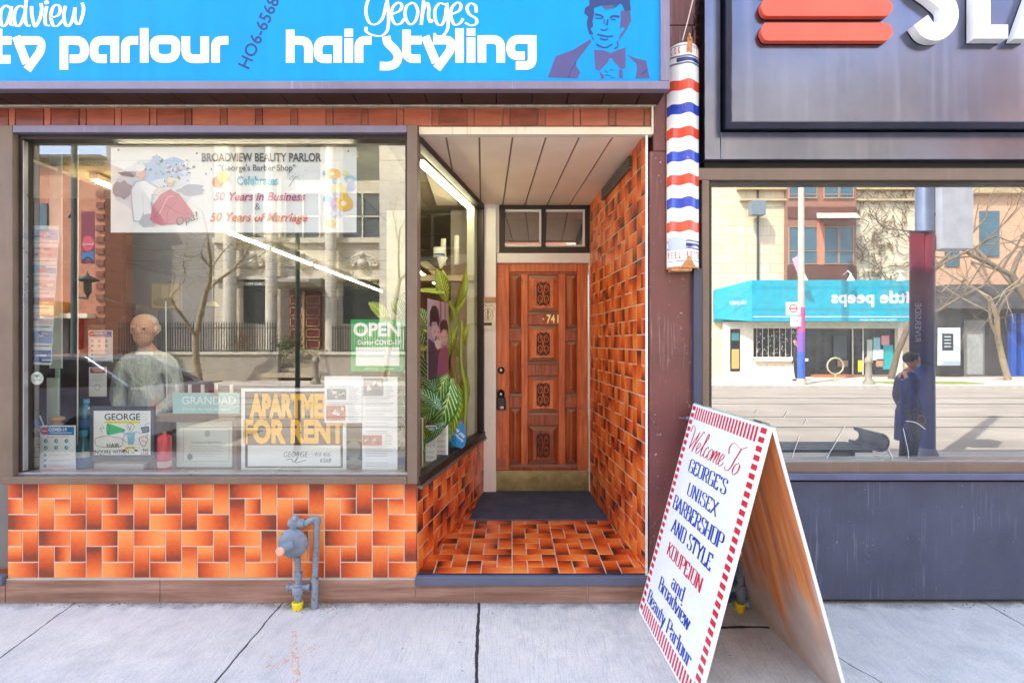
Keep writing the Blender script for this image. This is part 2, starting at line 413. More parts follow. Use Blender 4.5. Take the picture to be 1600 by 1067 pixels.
def mk_worn(name, base, worn, rough, chips='#c9b8ae', amount=.72, metal=0, streak=True, spec=.5):
    t = NT(name); c = t.coord(); n1 = t.noise(c, 3.2, 6, .65); n2 = t.noise(c, 42, 5, .75)
    col = t.ramp(n1, [(.3, base), (.7, worn)])
    if streak: col = t.mix(t.ramp(t.noise(t.scaled(c, (26, 26, .9)), 1, 4), [(.5, 0.0), (.8, .35)]), col, worn)
    if streak: col = t.mix(t.math('MULTIPLY', t.ramp(t.noise(t.scaled(c, (70, 70, 2.2)), 1, 4, .7), [(.56, 0.0), (.72, .5)]), t.ramp(t.noise(c, 1.7, 5), [(.45, 0.0), (.6, 1.0)])), col, chips)
    big = t.noise(c, 5.1, 4, .6)
    sp = t.math('MULTIPLY', t.ramp(n2, [(amount - .06, 0.0), (amount, 1.0)]), t.ramp(big, [(.42, .0), (.6, 1.0)]))
    col = t.mix(sp, col, chips)
    t.bsdf(col, t.math('ADD', t.math('MULTIPLY', n1, .3), rough - .1), metal, spec, n2, .15, .003); MATS[name] = t.m
mk_worn('maroon_paint', '#5b3030', '#6f403c', .42, amount=.69)
mk_worn('navy_bulkhead', '#373b4e', '#464a60', .5, chips='#8c90a6', amount=.7)
mk_worn('sign_board_white', '#d9dde0', '#e9ecee', .45, chips='#9fa8a6', amount=.7)
mk_worn('enamel_white', '#dfe5e8', '#eef1f2', .15, chips='#8a4a2c', amount=.76, streak=False)
mk_worn('frame_bronze', '#66564a', '#7a6858', .45, chips='#93817c', amount=.74, metal=.1)
mk_worn('frame_dark', '#2c2522', '#3b322d', .4, chips='#6b5c50', amount=.74, metal=.3)
mk_worn('frame_violet', '#6f6a80', '#817b90', .38, chips='#a59fae', amount=.76, metal=.25)
mk_worn('cream_trim', '#d8ceb4', '#e6dfca', .5, chips='#8a7a62', amount=.74)
mk_worn('white_trim', '#d8d8d4', '#e6e5e0', .5, chips='#8a857e', amount=.76)
mk_worn('gas_paint', '#677482', '#8894a0', .5, chips='#6a4634', amount=.62, streak=False)
def mk_fascia():
    t = NT('fascia_metal'); c = t.coord(); n1 = t.noise(t.scaled(c, (14, 14, .5)), 1, 5, .6); n2 = t.noise(c, 180, 3)
    n3 = t.noise(c, 2.2, 4)
    col = t.ramp(n3, [(.3, '#5c6074'), (.7, '#6e7286')]); col = t.mix(t.ramp(n1, [(.5, 0.0), (.8, .25)]), col, '#a09fae')
    t.bsdf(col, t.math('ADD', t.math('MULTIPLY', n1, .14), .13), .9, .5, n2, .2, .001); MATS['fascia'] = t.m
mk_fascia()
def mk_carpet():
    t = NT('mat_carpet'); c = t.coord(); n = t.noise(c, 260, 4, .8); n2 = t.noise(c, 6, 4)
    col = t.ramp(n, [(.35, '#2c3142'), (.65, '#5d6377')]); col = t.mix(t.ramp(n2, [(.4, 0.0), (.7, .35)]), col, '#6a6c78')
    t.bsdf(col, .95, bump=n, bs=.6, bd=.006, spec=.1); MATS['carpet'] = t.m
mk_carpet()
def mk_brass():
    t = NT('kick_brass'); c = t.coord(); n = t.noise(t.scaled(c, (3, 3, 60)), 1, 5); n2 = t.noise(c, 8, 5, .7)
    col = t.ramp(n2, [(.3, '#8d8459'), (.7, '#b9af80')])
    t.bsdf(col, t.math('ADD', t.math('MULTIPLY', n, .3), .2), .7, .5, n2, .2, .003); MATS['brass'] = t.m
mk_brass()
def mk_rust_board():
    t = NT('stained_board_back'); c = t.coord(); sx = t.n('SeparateXYZ'); t.l(c, sx.inputs[0]); z = sx.outputs[2]
    gr = t.noise(t.scaled(c, (5, 22, 1.1)), 1, 7, .65); n2 = t.noise(c, 90, 3); big = t.noise(t.scaled(c, (1, 3, 1.0)), 1.6, 4)
    base = t.ramp(t.noise(c, 7, 6), [(.3, '#b8a294'), (.7, '#d2bfb0')])
    f = t.math('ADD', t.math('MULTIPLY', z, .9), t.math('MULTIPLY', t.math('SUBTRACT', big, .5), 1.3))
    st = t.math('MULTIPLY', t.ramp(f, [(.22, 0.0), (.42, 1.0)]), t.ramp(gr, [(.35, .7), (.6, 1.0)]))
    red = t.ramp(gr, [(.3, '#963c0e'), (.42, '#cf6a26'), (.55, '#ea8e44'), (.7, '#f0b47c')])
    t.bsdf(t.mix(st, base, red), .75, bump=gr, bs=.25, bd=.004); MATS['stained'] = t.m
mk_rust_board()
glass('pane_shop', .17, '#f4f8f4', dirt_haze=.015, wob=.012); glass('pane_side', .05, '#f2f4ea'); glass('pane_neighbour', .36, '#9aa0a0', dirt_haze=.11, wob=.02); glass('pane_small', .16)
# ================================================================== SETTING
g = MB().mat(MATS['sidewalk']); g.quadm((-40, -4.0, 0), (40, -4.0, 0), (40, .02, 0), (-40, .02, 0)); g.build('sidewalk', kind='structure')
g = MB().mat(M('kerb_stone', '#b3aca2', .85)); g.box(-40, 40, -4.16, -4.001, -.14, .003); g.box(-40, 40, -15.3, -15.14, -.14, .003); g.build('kerb', kind='structure')
g = MB().mat(MATS['asphalt']); g.quadm((-60, -15.2, -.12), (60, -15.2, -.12), (60, -4.1, -.12), (-60, -4.1, -.12)); g.build('road', kind='structure')
g = MB().mat(M('far_pavement', '#c3b9aa', .85, scale=1.2)); g.quadm((-60, -21, 0), (60, -21, 0), (60, -15.25, 0), (-60, -15.25, 0)); g.build('far_sidewalk', kind='structure')
g = MB().mat(M('earth', '#8c857a', .9)); g.quadm((-500, -500, -.3), (500, -500, -.3), (500, 500, -.3), (-500, 500, -.3)); g.build('ground', kind='structure')
g = MB().mat(M('rail_steel', '#6d6a66', .4, .8))
for y in (-7.0, -8.4, -10.8, -12.2): g.box(-60, 60, y - .03, y + .03, -.119, -.113)
g.build('tram_rails', kind='structure')
# orange survey spray marks on the pavement
def mk_spray():
    t = NT('survey_spray'); c = t.coord(); a = t.n('BsdfTransparent'); b = t.n('BsdfPrincipled'); b.inputs['Base Color'].default_value = (*lin('#e9a877'), 1); b.inputs['Roughness'].default_value = .9
    mx = t.n('MixShader'); t.l(t.ramp(t.noise(c, 48, 5, .8), [(.50, 0.0), (.66, .75)]), mx.inputs[0]); t.l(a.outputs[0], mx.inputs[1]); t.l(b.outputs[0], mx.inputs[2]); t.l(mx.outputs[0], t.out.inputs[0]); MATS['spray'] = t.m
mk_spray()
g = MB().mat(MATS['spray'])
def gstroke(pts, w):
    q = [ground(*p) for p in pts]; vs = []; 
    for i, p in enumerate(q):
        d = (q[min(i + 1, len(q) - 1)] - q[max(i - 1, 0)]).normalized(); nn = Vector((-d.y, d.x, 0)) * w / 2
        vs += [p + nn + Vector((0, 0, .004)), p - nn + Vector((0, 0, .004))]
    g.add(vs, [(2 * i, 2 * i + 1, 2 * i + 3, 2 * i + 2) for i in range(len(q) - 1)])
gstroke([(458, 985), (460, 1015), (464, 1066)], .035); gstroke([(416, 1050), (440, 1036), (462, 1026), (497, 1008)], .04); gstroke([(421, 1024), (418, 1048)], .03)
g.build('paint_marking', kind='structure')

# ================================================================== TILES
def hopscotch(mb, gr, pl, u, region, off=(0, 0), gap=.0035, d=.004, swap=False):
    """windmill tiling of a 1x2, 2x1 and 1x1 module clipped to region (list of (a,b) ccw) on plane pl (metres)"""
    a0 = min(p[0] for p in region); a1 = max(p[0] for p in region); b0 = min(p[1] for p in region); b1 = max(p[1] for p in region)
    gr.add([pl(a, b, 0) for a, b in region], [tuple(range(len(region)))])
    cells = [(0, 0, 2, 1), (2, 0, 1, 2), (0, 1, 1, 2), (1, 1, 1, 1), (1, 2, 2, 1)]
    if swap: cells = [(c[1], c[0], c[3], c[2]) for c in cells]
    m = 3 * u
    i0 = math.floor((a0 - off[0]) / m); i1 = math.ceil((a1 - off[0]) / m); j0 = math.floor((b0 - off[1]) / m); j1 = math.ceil((b1 - off[1]) / m)
    for i in range(i0, i1 + 1):
        for j in range(j0, j1 + 1):
            for cx, cy, w, h in cells:
                x0 = off[0] + i * m + cx * u + gap; y0 = off[1] + j * m + cy * u + gap
                x1 = x0 + w * u - 2 * gap; y1 = y0 + h * u - 2 * gap
                fl = random.random() < .5; rr = random.random(); horiz = w > h or (w == h and random.random() < .5)
                def uv(x, y):
                    t = (x - x0) / (x1 - x0) if horiz else (y - y0) / (y1 - y0)
                    return 1 - t if fl else t
                q = [(x0, y0, uv(x0, y0)), (x1, y0, uv(x1, y0)), (x1, y1, uv(x1, y1)), (x0, y1, uv(x0, y1))]
                q = clip(q, region)
                if len(q) < 3: continue
                n = len(q); cxm = sum(p[0] for p in q) / n; cym = sum(p[1] for p in q) / n
                bev = .0028
                inn = []
                for p in q:
                    dx, dy = cxm - p[0], cym - p[1]; inn.append((p[0] + math.copysign(min(bev, abs(dx)), dx), p[1] + math.copysign(min(bev, abs(dy)), dy), p[2]))
                b = [pl(p[0], p[1], 0) for p in q]; mdl = [pl(p[0], p[1], d * .55) for p in q]; tp = [pl(p[0], p[1], d) for p in inn]
                uvl = [(p[2] * .9 + .05, rr) for p in q]
                fs = []; us = []
                for k in range(n):
                    k2 = (k + 1) % n
                    fs.append((k, k2, n + k2, n + k)); us.append([uvl[k], uvl[k2], uvl[k2], uvl[k]])
                    fs.append((n + k, n + k2, 2 * n + k2, 2 * n + k)); us.append([uvl[k], uvl[k2], uvl[k2], uvl[k]])
                fs.append(tuple(range(2 * n, 3 * n))); us.append(uvl)
                mb.add(b + mdl + tp, fs, us)
def tiled(name, par, pl, region, u=.0942, off=(0, 0), swap=False, tm='tile_shaded'):
    mb = MB().mat(MATS['grout']); t = MB(); t.mats = mb.mats
    mb.mat(MATS[tm]); gi = 0
    class G:
        def add(self, vs, fs):
            mb.cur = 0; mb.add(vs, fs, [[(0, 0)] * len(f) for f in fs]); mb.cur = 1
    hopscotch(mb, G(), pl, u, region, off, swap=swap)
    return mb.build(name, par)

# ================================================================== BARBER SHOP BUILDING
P0 = W(0)
bshop = empty('barbershop_building', (-1.1, 0, 0), 'orange tiled barber shop front with big window and recessed carved door', 'shop building')
XL, XC, XR = -3.05, -.569, .808          # left end, corner post, right side of the recess
ZF, ZS, ZT = .18, .723, 2.817            # recess floor, window sill, soffit
RB = 1.62                                # recess depth
A0, A1 = Vector((-.569, 0, 0)), Vector((-.262, RB, 0))     # foot of the slanted side window wall
B0, B1 = Vector((.808, 0, 0)), Vector((.716, RB, 0))       # foot of the tiled right recess wall
# tiled wall under the window
front = Pl((0, 0, 0), (1, 0, 0), (0, 0, 1), (0, -1, 0))
tiled('tiled_wall', bshop, Pl((0, 0, .721), (1, 0, 0), (0, 0, -1), (0, -1, 0)), [(-3.027, 0), (-.573, 0), (-.573, .577), (-3.027, .577)], .0955, off=(-2.845, .002), tm='tile')
# plank-look skirting
k = MB().mat(MATS['plank_tile'])
for a, b in ((-4.2, -3.035), (-3.03, -2.11), (-2.104, -1.17), (-1.164, -.58)): k.box(a, b, -.012, .02, .002, .136)
for a, b in ((-.576, -.23), (-.224, .45), (.456, .80)): k.box(a, b, -.012, .02, .002, .108)
k.build('skirting', bshop, bevel=.0015)
k = MB().mat(MATS['grout']); k.box(-4.2, -.575, -.006, .02, .1365, .141); k.box(-4.2, .8, -.004, .018, .001, .135); k.build('skirting_grout', bshop)
# step edge
k = MB().mat(M('step_edge', '#555a6e', .6)); k.box(-.576, .806, -.03, .02, .109, .166); k.build('step_edge', bshop, bevel=.005)
k = MB().mat(MATS['step_edge']); k.box(-4.2, -3.034, -.03, .02, .109, .166); k.build('step_edge', bshop, bevel=.005)
# recess floor
fl = Pl((0, 0, ZF - .004), (1, 0, 0), (0, 1, 0), (0, 0, 1))
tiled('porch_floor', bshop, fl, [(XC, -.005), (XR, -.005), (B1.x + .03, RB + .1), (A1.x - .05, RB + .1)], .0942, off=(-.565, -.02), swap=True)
# slanted low wall and right wall
u1 = (A1 - A0).normalized(); LW = (A1 - A0).length
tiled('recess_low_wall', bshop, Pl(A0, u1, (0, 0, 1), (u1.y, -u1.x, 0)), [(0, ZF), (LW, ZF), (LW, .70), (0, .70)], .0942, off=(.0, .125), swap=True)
u2 = (B0 - B1).normalized(); LR = (B0 - B1).length
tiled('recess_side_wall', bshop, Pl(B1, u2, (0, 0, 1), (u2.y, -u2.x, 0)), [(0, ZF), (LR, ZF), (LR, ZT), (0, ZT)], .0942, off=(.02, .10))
k = MB().mat(MATS['white_trim']); k.box(.801, .813, -.012, .003, .166, 2.80); k.build('corner_bead', bshop)
# soffit: cream boards
k = MB().mat(M('soffit_cream', '#efe2c9', .7, var=.06, scale=3)); nb = 7
for i in range(8):
    g = .006; xa, xb = -.607 + .2045 * (i - .0) - .0 + g, -.607 + .2045 * (i + 1) - g
    if i == 7: break
    ya, yb = xa - .092, xb - .092
    k.hexa([(xa, .03, ZT), (xb, .03, ZT), (yb, RB + .05, ZT), (ya, RB + .05, ZT)], [(xa, .03, ZT + .012), (xb, .03, ZT + .012), (yb, RB + .05, ZT + .012), (ya, RB + .05, ZT + .012)])
k.mat(M('soffit_groove', '#8d7f68', .8)); k.quadm((-.8, .03, ZT + .009), (.9, .03, ZT + .009), (.9, RB + .2, ZT + .009), (-.8, RB + .2, ZT + .009))
k.build('porch_ceiling', bshop)
k = MB().mat(MATS['cream_trim']); k.box(-.556, .835, -.022, .03, 2.80, 2.845); k.build('porch_trim', bshop, bevel=.003)
k = MB().mat(MATS['cream_trim']); k.box(.832, .842, -.03, .03, 2.80, 2.965); k.build('trim_end', bshop)
# vent grille at the top of the tiled wall
k = MB().mat(M('vent_grey', '#6a6a66', .5, .4))
for i in range(5):
    q = Pl(B1, u2, (0, 0, 1), (u2.y, -u2.x, 0)); k.pl = q; k.pbox(.55, 2.70 + i * .018, 1.34, 2.71 + i * .018, .004, .03)
k.build('vent_grille', bshop)
# glazed brick band
def mk_gbrick():
    t = NT('glazed_brick'); c = t.coord(); uv = t.n('UVMap'); sp = t.n('SeparateXYZ'); t.l(uv.outputs[0], sp.inputs[0])
    n = t.noise(t.scaled(c, (5, 5, 30)), 1, 6, .65)
    col = t.ramp(t.math('ADD', t.math('MULTIPLY', n, .7), t.math('MULTIPLY', sp.outputs[1], .35)), [(.3, '#6b3426'), (.5, '#8f4a35'), (.75, '#a96048')])
    col = t.mix(t.ramp(t.noise(c, 60, 4, .8), [(.66, 0.0), (.72, .8)]), col, '#c9b6a4')
    t.bsdf(col, .3, bump=n, bs=.25, bd=.004); MATS['gbrick'] = t.m
mk_gbrick()
k = MB().mat(MATS['gbrick']); z0, z1 = 2.852, 2.958; x = -3.6; first = True
while x < .83:
    for w in (.165, .038):
        rr = random.random(); b = len(k.f); k.box(x + .002, min(x + w, .828), -.016 - random.random() * .003, .03, z0, z1)
        for q in range(b, len(k.f)): k.uv[q] = [(0, rr)] * 4
        x += w + .004
        if x > .82: break
k.build('brick_band', bshop, bevel=.003)
k = MB().mat(M('mortar', '#8f7d70', .9)); k.box(-3.6, .83, -.008, .02, 2.846, 2.966); k.build('brick_mortar', bshop)
k = MB().mat(M('caulk', '#b7ab9a', .8, var=.3, scale=30)); k.box(-4, .86, -.024, .02, 2.967, 2.975); k.build('caulk_line', bshop)
# brown panelled underside between wall and sign box, wall above
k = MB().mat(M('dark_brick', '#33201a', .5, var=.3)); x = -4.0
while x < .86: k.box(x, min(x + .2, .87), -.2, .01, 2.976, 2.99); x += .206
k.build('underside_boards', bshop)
k = MB().mat(MATS['brick_red']); k.box(-9, .87, .02, 8, 2.99, 8.2); k.build('upper_wall', bshop)
# maroon pilaster
k = MB().mat(MATS['maroon_paint'])
k.box(.822, 1.098, -.018, .6, .14, 2.70); k.box(.845, 1.098, -.0185, .6, 2.702, 3.45); k.box(.845, 1.098, -.018, .6, 3.455, 4.6)
k.build('pilaster', bshop, bevel=.004)
k = MB().mat(MATS['plank_tile']); k.box(.806, 1.098, -.02, .3, .0, .136); k.build('pilaster_base', bshop)
# ---- big window
k = MB().mat(MATS['frame_bronze']); fz0, fz1 = ZS, 2.845
k.box(-3.035, -2.955, -.05, .06, fz0 + .0, fz1 - .001)           # left
k.box(-.621, -.560, -.052, .06, fz0 - .001, fz1)                 # corner post
k.mat(MATS['frame_violet']); k.box(-2.954, -.622, -.05, .06, 2.80, 2.844)
wf = k.build('shop_window_frame', bshop, bevel=.004); wf.name = 'shop_window'
k = MB().mat(MATS['frame_bronze']); k.box(-3.01, -.622, -.058, .06, fz0, .765); k.build('window_sill', wf, bevel=.004)
k = MB().mat(M('aluminium', '#a9aab0', .3, .8)); k.box(-2.954, -.622, -.02, .05, .766, .783); k.box(-2.93, -2.925, -.012, .02, .79, 2.77); k.build('glazing_bar', wf, bevel=.002)
k = MB().mat(MATS['frame_dark']); k.box(-2.954, -2.932, -.012, .06, .784, 2.799); k.box(-2.931, -.622, -.014, .06, 2.775, 2.7995); k.box(-.640, -.622, -.010, .06, .784, 2.774); k.build('inner_frame', wf, bevel=.002)
k = MB().mat(MATS['pane_shop']); k.quadm((-2.95, .04, .77), (-.625, .04, .77), (-.625, .04, 2.79), (-2.95, .04, 2.79)); k.build('pane', wf)
# ---- slanted side window
SP = Pl(A0, u1, (0, 0, 1), (u1.y, -u1.x, 0))
k = MB(SP).mat(MATS['frame_dark']); k.pbox(.0, .70, LW, .745, -.06, .02); k.pbox(0, 2.765, LW, 2.81, -.05, .012); k.pbox(LW - .035, .746, LW, 2.764, -.05, .01)
sw = k.build('side_window', bshop, bevel=.003)
k = MB(SP).mat(MATS['frame_bronze']); k.pbox(.01, .676, LW, .699, -.02, .03); k.build('window_sill', sw)
k = MB(SP).mat(MATS['pane_side']); k.poly([(.0, .745), (LW - .03, .745), (LW - .03, 2.765), (.0, 2.765)], -.02); k.build('pane', sw)
# ---- door wall
DY = 1.68; DP = W(DY)
k = MB(DP).mat(MATS['white_trim'])
k.pbox(750, 319, 775.5, 775, -.02, .06)                 # wide left casing
k.pbox(776, 396, 928, 411, -.02, .035); k.pbox(919.5, 411.5, 928, 772, -.02, .035); k.pbox(775.5, 318, 780, 395.5, -.02, .03); k.pbox(921, 318, 930, 395.5, -.02, .03)
k.pbox(776, 408, 920, 411.5, -.03, .028)
k.build('door_casing', bshop, bevel=.004)
k = MB(DP).mat(MATS['frame_dark'])
for r in ((781, 319, 921, 327), (781, 386, 921, 395.5), (781, 327.2, 789, 385.8), (913.5, 327.2, 921, 385.8), (845.5, 327.2, 852.5, 385.8)): k.pbox(*r, -.02, .03)
tf = k.build('transom_window', bshop, bevel=.004)
k = MB(DP).mat(MATS['white_trim']); 
for a0, a1 in ((789, 845.5), (852.5, 913.5)):
    k.pbox(a0, 327.5, a1, 331, -.015, .012); k.pbox(a1 - 3, 331, a1, 385.5, -.015, .012); k.pbox(a0, 382.5, a1 - 3, 385.5, -.015, .012)
k.build('inner_frame', tf)
k = MB(DP).mat(glass('pane_transom', .30, '#c8c4bc')); k.rect(788, 327, 846, 386, -.005); k.rect(852, 327, 914, 386, -.005); k.build('pane', tf)
k = MB(DP).mat(M('hall_wall', '#a39a90', .8)); k.pbox(700, 250, 780.5, 780, -.25, -.22); k.pbox(700, 250, 960, 318, -.05, -.04)
k.pbox(780, 318, 930, 400, -.6, -.58); k.build('hall_backing', bshop)
# door leaf
WD, WDD, WW = MATS['door_wood'], MATS['door_wood_dark'], MATS['door_wood_worn']
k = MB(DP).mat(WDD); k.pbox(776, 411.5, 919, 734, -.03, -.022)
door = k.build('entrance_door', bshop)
k = MB(DP).mat(WD)
for r in ((776, 411.5, 795.5, 734), (902, 411.5, 919, 734), (795.7, 411.5, 901.8, 424), (814.5, 428, 824.5, 725), (873, 428, 883.5, 725)): k.pbox(*r, -.022, .0)
k.build('stile', door, bevel=.003)
def dpart(nm, mt, *r):
    k = MB(DP).mat(mt); k.pbox(*r); k.build(nm, door, bevel=.0025)
dpart('rail', WDD, 795.7, 424.3, 901.8, 428, -.022, -.006)
for y0, y1 in ((490.5, 507), (569, 586), (648, 664)): dpart('rail', WDD, 824.7, y0, 872.8, y1, -.022, -.002)
for c0, c1 in ((796, 814.3), (883.7, 901.6)):
    for y0, y1 in ((516, 532), (618, 636)): dpart('rail_block', WDD, c0, y0, c1, y1, -.022, .002); dpart('moulding', WW, c0, y0 - 3, c1, y0, -.022, .010)
for y in (487.5, 565, 644.5): dpart('moulding', WW, 824.7, y, 872.8, y + 3.4, -.022, .010)
dpart('moulding', WW, 796, 725, 902, 729, -.022, .012); dpart('rail', WDD, 796, 729, 902, 734, -.022, .004)
def frustum(k, a0, b0, a1, b1, ia, ib, d0, d1, top=None):
    p = k.pl; o = [(a0, b0), (a1, b0), (a1, b1), (a0, b1)]; q = [(a0 + ia, b0 + ib), (a1 - ia, b0 + ib), (a1 - ia, b1 - ib), (a0 + ia, b1 - ib)]
    b = len(k.v); k.v += [tuple(p(x, y, d0)) for x, y in o] + [tuple(p(x, y, d1)) for x, y in q]
    cm = k.cur
    for i in range(4):
        j = (i + 1) % 4; k.f.append([b + i, b + j, b + 4 + j, b + 4 + i]); k.fm.append(cm if (i % 2 or top is None) else k.mats.index(top)); k.smooth.append(False)
    k.f.append([b + 4, b + 5, b + 6, b + 7]); k.fm.append(cm); k.smooth.append(False)
for y0, y1 in ((429.5, 487), (508, 564.5), (587, 644), (665, 724)):
    worn = y0 > 660
    k = MB(DP).mat(WD); k.mat(WW); k.mat(WDD if worn else WD)
    frustum(k, 825.5, y0, 872, y1, 7.5, 7.0, -.021, .004, WW)
    k.pbox(833, y0 + 7, 864.5, y1 - 6, .001, .007)
    cp = k.build('carved_panel', door, bevel=.0012, label='worn dark carved door panel at the bottom' if worn else None)
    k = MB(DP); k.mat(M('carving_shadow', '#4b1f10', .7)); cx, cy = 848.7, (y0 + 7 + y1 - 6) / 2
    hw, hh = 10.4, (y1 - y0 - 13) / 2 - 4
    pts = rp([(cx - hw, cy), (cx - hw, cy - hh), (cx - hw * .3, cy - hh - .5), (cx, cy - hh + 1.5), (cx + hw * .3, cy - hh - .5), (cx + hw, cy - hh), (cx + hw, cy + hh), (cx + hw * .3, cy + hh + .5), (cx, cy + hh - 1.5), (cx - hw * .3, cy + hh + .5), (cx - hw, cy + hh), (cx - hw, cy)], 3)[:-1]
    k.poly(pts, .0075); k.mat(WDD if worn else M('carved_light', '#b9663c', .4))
    for sxn in (-1, 1):
        for syn in (-1, 1):
            pp = [(cx + sxn * (hw * .52 + (hw * .42 * (1 - t / 15)) * math.cos(t * .62 + 2.6)), cy + syn * (hh * .5 + (hh * .46 * (1 - t / 15)) * math.sin(t * .62 + 2.6))) for t in range(14)]
            k.tube([DP(a, b, .0085) for a, b in pp], .0042, 6)
            k.tube([DP(cx + sxn * a, cy + syn * b, .0085) for a, b in ((.6, .5), (1.6, hh * .45), (3.2, hh * .75), (hw * .75, hh * .98), (hw * .98, hh * .8))], .004, 6)
    k.pprism([(cx, cy - 2.4), (cx + 2.2, cy), (cx, cy + 2.4), (cx - 2.2, cy)], .007, .012)
    k.build('scroll_carving', cp) if False else None
    o = k.build('scroll_carving', door)
for c0, c1 in ((796, 814.3), (883.7, 901.6)):
    for y0, y1 in ((429, 512.5), (532.8, 614.5), (636.8, 724.5)):
        k = MB(DP).mat(WD); k.mat(WW); k.mat(WDD); frustum(k, c0, y0, c1, y1, 7.6, 7.0, -.020, .006, WW); k.build('narrow_panel', door)
k = MB(DP).mat(MATS['brass']); k.pbox(774.5, 734.3, 919.8, 768, -.02, .014); k.mat(M('steel_screw', '#55524c', .4, .8))
for a in (776.5, 810, 848, 886, 917): k.lathe(DP(a, 737, .014), [(.004, 0), (.003, .002)], (0, -1, 0), 8)
k.build('kick_plate', door, bevel=.001)
k = MB(DP).mat(M('threshold', '#b8b5ae', .4, .7)); k.pbox(774.5, 768.3, 919.8, 774, -.02, .05); k.build('threshold', door)
DK = M('black_metal', '#1d1d20', .35, .6); SV = M('lock_steel', '#9a9aa0', .25, .9)
k = MB(DP).mat(DK); k.lathe(DP(783, 578, 0), [(.033, 0), (.032, .012), (.024, .016)], (0, -1, 0), 20); k.mat(SV); k.lathe(DP(783, 578, .015), [(.019, 0), (.017, .008), (.006, .009)], (0, -1, 0), 16); k.build('deadbolt', door)
k = MB(DP).mat(DK); k.lathe(DP(783, 614, 0), [(.034, 0), (.030, .012), (.014, .02), (.014, .04), (.027, .048), (.029, .062), (.02, .07)], (0, -1, 0), 20); k.mat(SV); k.lathe(DP(783, 614, .069), [(.012, 0), (.01, .003)], (0, -1, 0), 12); k.build('door_knob', door)
k = MB(DP).mat(M('number_gold', '#d9c98a', .35, .5)); 
k.text('7', 857.2, 504, 12.5, .75, .02, align='C', d=.004); k.text('4', 863.8, 504, 12.5, .68, .02, align='C', d=.0045); k.text('1', 870.6, 504, 12.5, .7, .02, align='C', d=.005)
k.mat('#d9c9c0'); k.ell(849, 498, 1.6, d=.004); k.build('house_number', door)
# ceramic bell plate beside the door
k = MB(DP).mat(M('plaque_cream', '#d8d2c4', .5)); k.pbox(751.5, 473, 775, 514, .06, .075); k.mat(M('plaque_rust', '#a98467', .6)); k.pbox(751, 465, 775.5, 472.8, .06, .09)
k.mat(M('plaque_line', '#8c7468', .6))
for r in (4.2, 7.5):
    k.tube([DP(763 + r * math.cos(t * .524), 492 + r * 1.25 * math.sin(t * .524), .077) for t in range(12)], .0025, 5, close=True)
for s_ in (-1, 1): k.tube([DP(763 + s_ * a, b, .077) for a, b in ((1, 480), (5, 477), (9, 479), (10, 484), (7, 487))], .0025, 5)
k.pbox(762, 484, 764, 500, .075, .079); k.mat('#3a302a'); k.pbox(757, 504, 769, 508.5, .074, .077)
k.build('mail_slot_plate', None, label='small cream embossed bell plate with rusty top on the white door casing', cat='bell plate', bevel=.0015)
# key lock box hanging on the knob
k = MB(DP).mat(DK); k.pprism(rp([(778, 618), (776.2, 624), (775.6, 637.5), (776.5, 639), (790, 639), (790.8, 637.5), (790.2, 624), (788.5, 618), (786, 616), (780, 616), (778, 618)], 2), .006, .045)
k.tube([DP(a, b, .05) for a, b in ((779, 620), (778, 612), (783, 607), (788, 612), (787, 620))], .006, 8)
k.mat('#c9c9cc'); k.rect(780, 633, 787, 637, .0462); k.mat('#b5382c'); k.rect(780, 633, 782.5, 637, .0466); k.mat(M('lb_grey', '#50525a', .4))
for y in (622, 625.5, 629): k.pbox(778.5, y, 788, y + 1.3, .045, .049)
k.build('lock_box', None, label='black key lock box hanging on the knob of the carved wooden door', cat='lock box', bevel=.002)
# door mat
k = MB().mat(MATS['carpet']); k.hexa([(-.33, .90, ZF + .001), (.745, .90, ZF + .001), (.71, RB + .03, ZF + .001), (-.27, RB + .03, ZF + .001)], [(-.33, .905, ZF + .012), (.743, .905, ZF + .012), (.708, RB + .03, ZF + .014), (-.27, RB + .03, ZF + .014)])
k.build('door_mat', None, label='blue grey carpet mat lying in front of the wooden door', cat='door mat')

# ---- interior shell
k = MB().mat(M('interior_wall', '#6f6c68', .85)); k.box(-6.5, -.25, 11.5, 11.6, 0, 2.85); k.box(-6.6, -6.5, .1, 11.6, 0, 2.85); k.box(-3.6, -3.035, .062, .12, .0, 2.85)
k.box(-.18, -.12, 1.9, 11.6, 0, 2.85); k.box(-6.5, -.575, .07, .11, 0, .70); k.build('interior_wall', bshop)
k = MB().mat(M('interior_floor', '#5c5650', .5)); k.quadm((-6.6, .07, .05), (-.13, .07, .05), (-.13, 11.6, .05), (-6.6, 11.6, .05)); k.build('interior_floor', bshop)
k = MB().mat(M('interior_ceiling', '#a49c7c', .8)); k.box(-6.6, -.63, .062, 11.6, 2.83, 2.9); k.hexa([(-.63, .02, 2.83), (-.60, .02, 2.83), (-.31, 1.62, 2.83), (-.31, 11.6, 2.83), (-.63, 11.6, 2.83)], [(-.63, .02, 2.9), (-.60, .02, 2.9), (-.31, 1.62, 2.9), (-.31, 11.6, 2.9), (-.63, 11.6, 2.9)])
k.mat(M('ceiling_grid', '#6d684e', .6))
for y in range(1, 11): k.box(-6.5, -.32, y, y + .02, 2.822, 2.829)
for i in range(5): k.box(-6.2 + 1.22 * i, -6.18 + 1.22 * i, .15, 11.4, 2.822, 2.829)
k.build('interior_ceiling', bshop)
k = MB().mat(M('window_shelf', '#8a7b6c', .6)); k.box(-2.95, -.63, .12, .62, .70, .735); k.hexa([(-.6, .14, .70), (-.56, .14, .70), (-.33, 1.55, .70), (-.9, 1.55, .70), (-.9, .62, .7)], [(-.6, .14, .735), (-.56, .14, .735), (-.33, 1.55, .735), (-.9, 1.55, .735), (-.9, .62, .735)]); k.build('display_shelf', bshop)
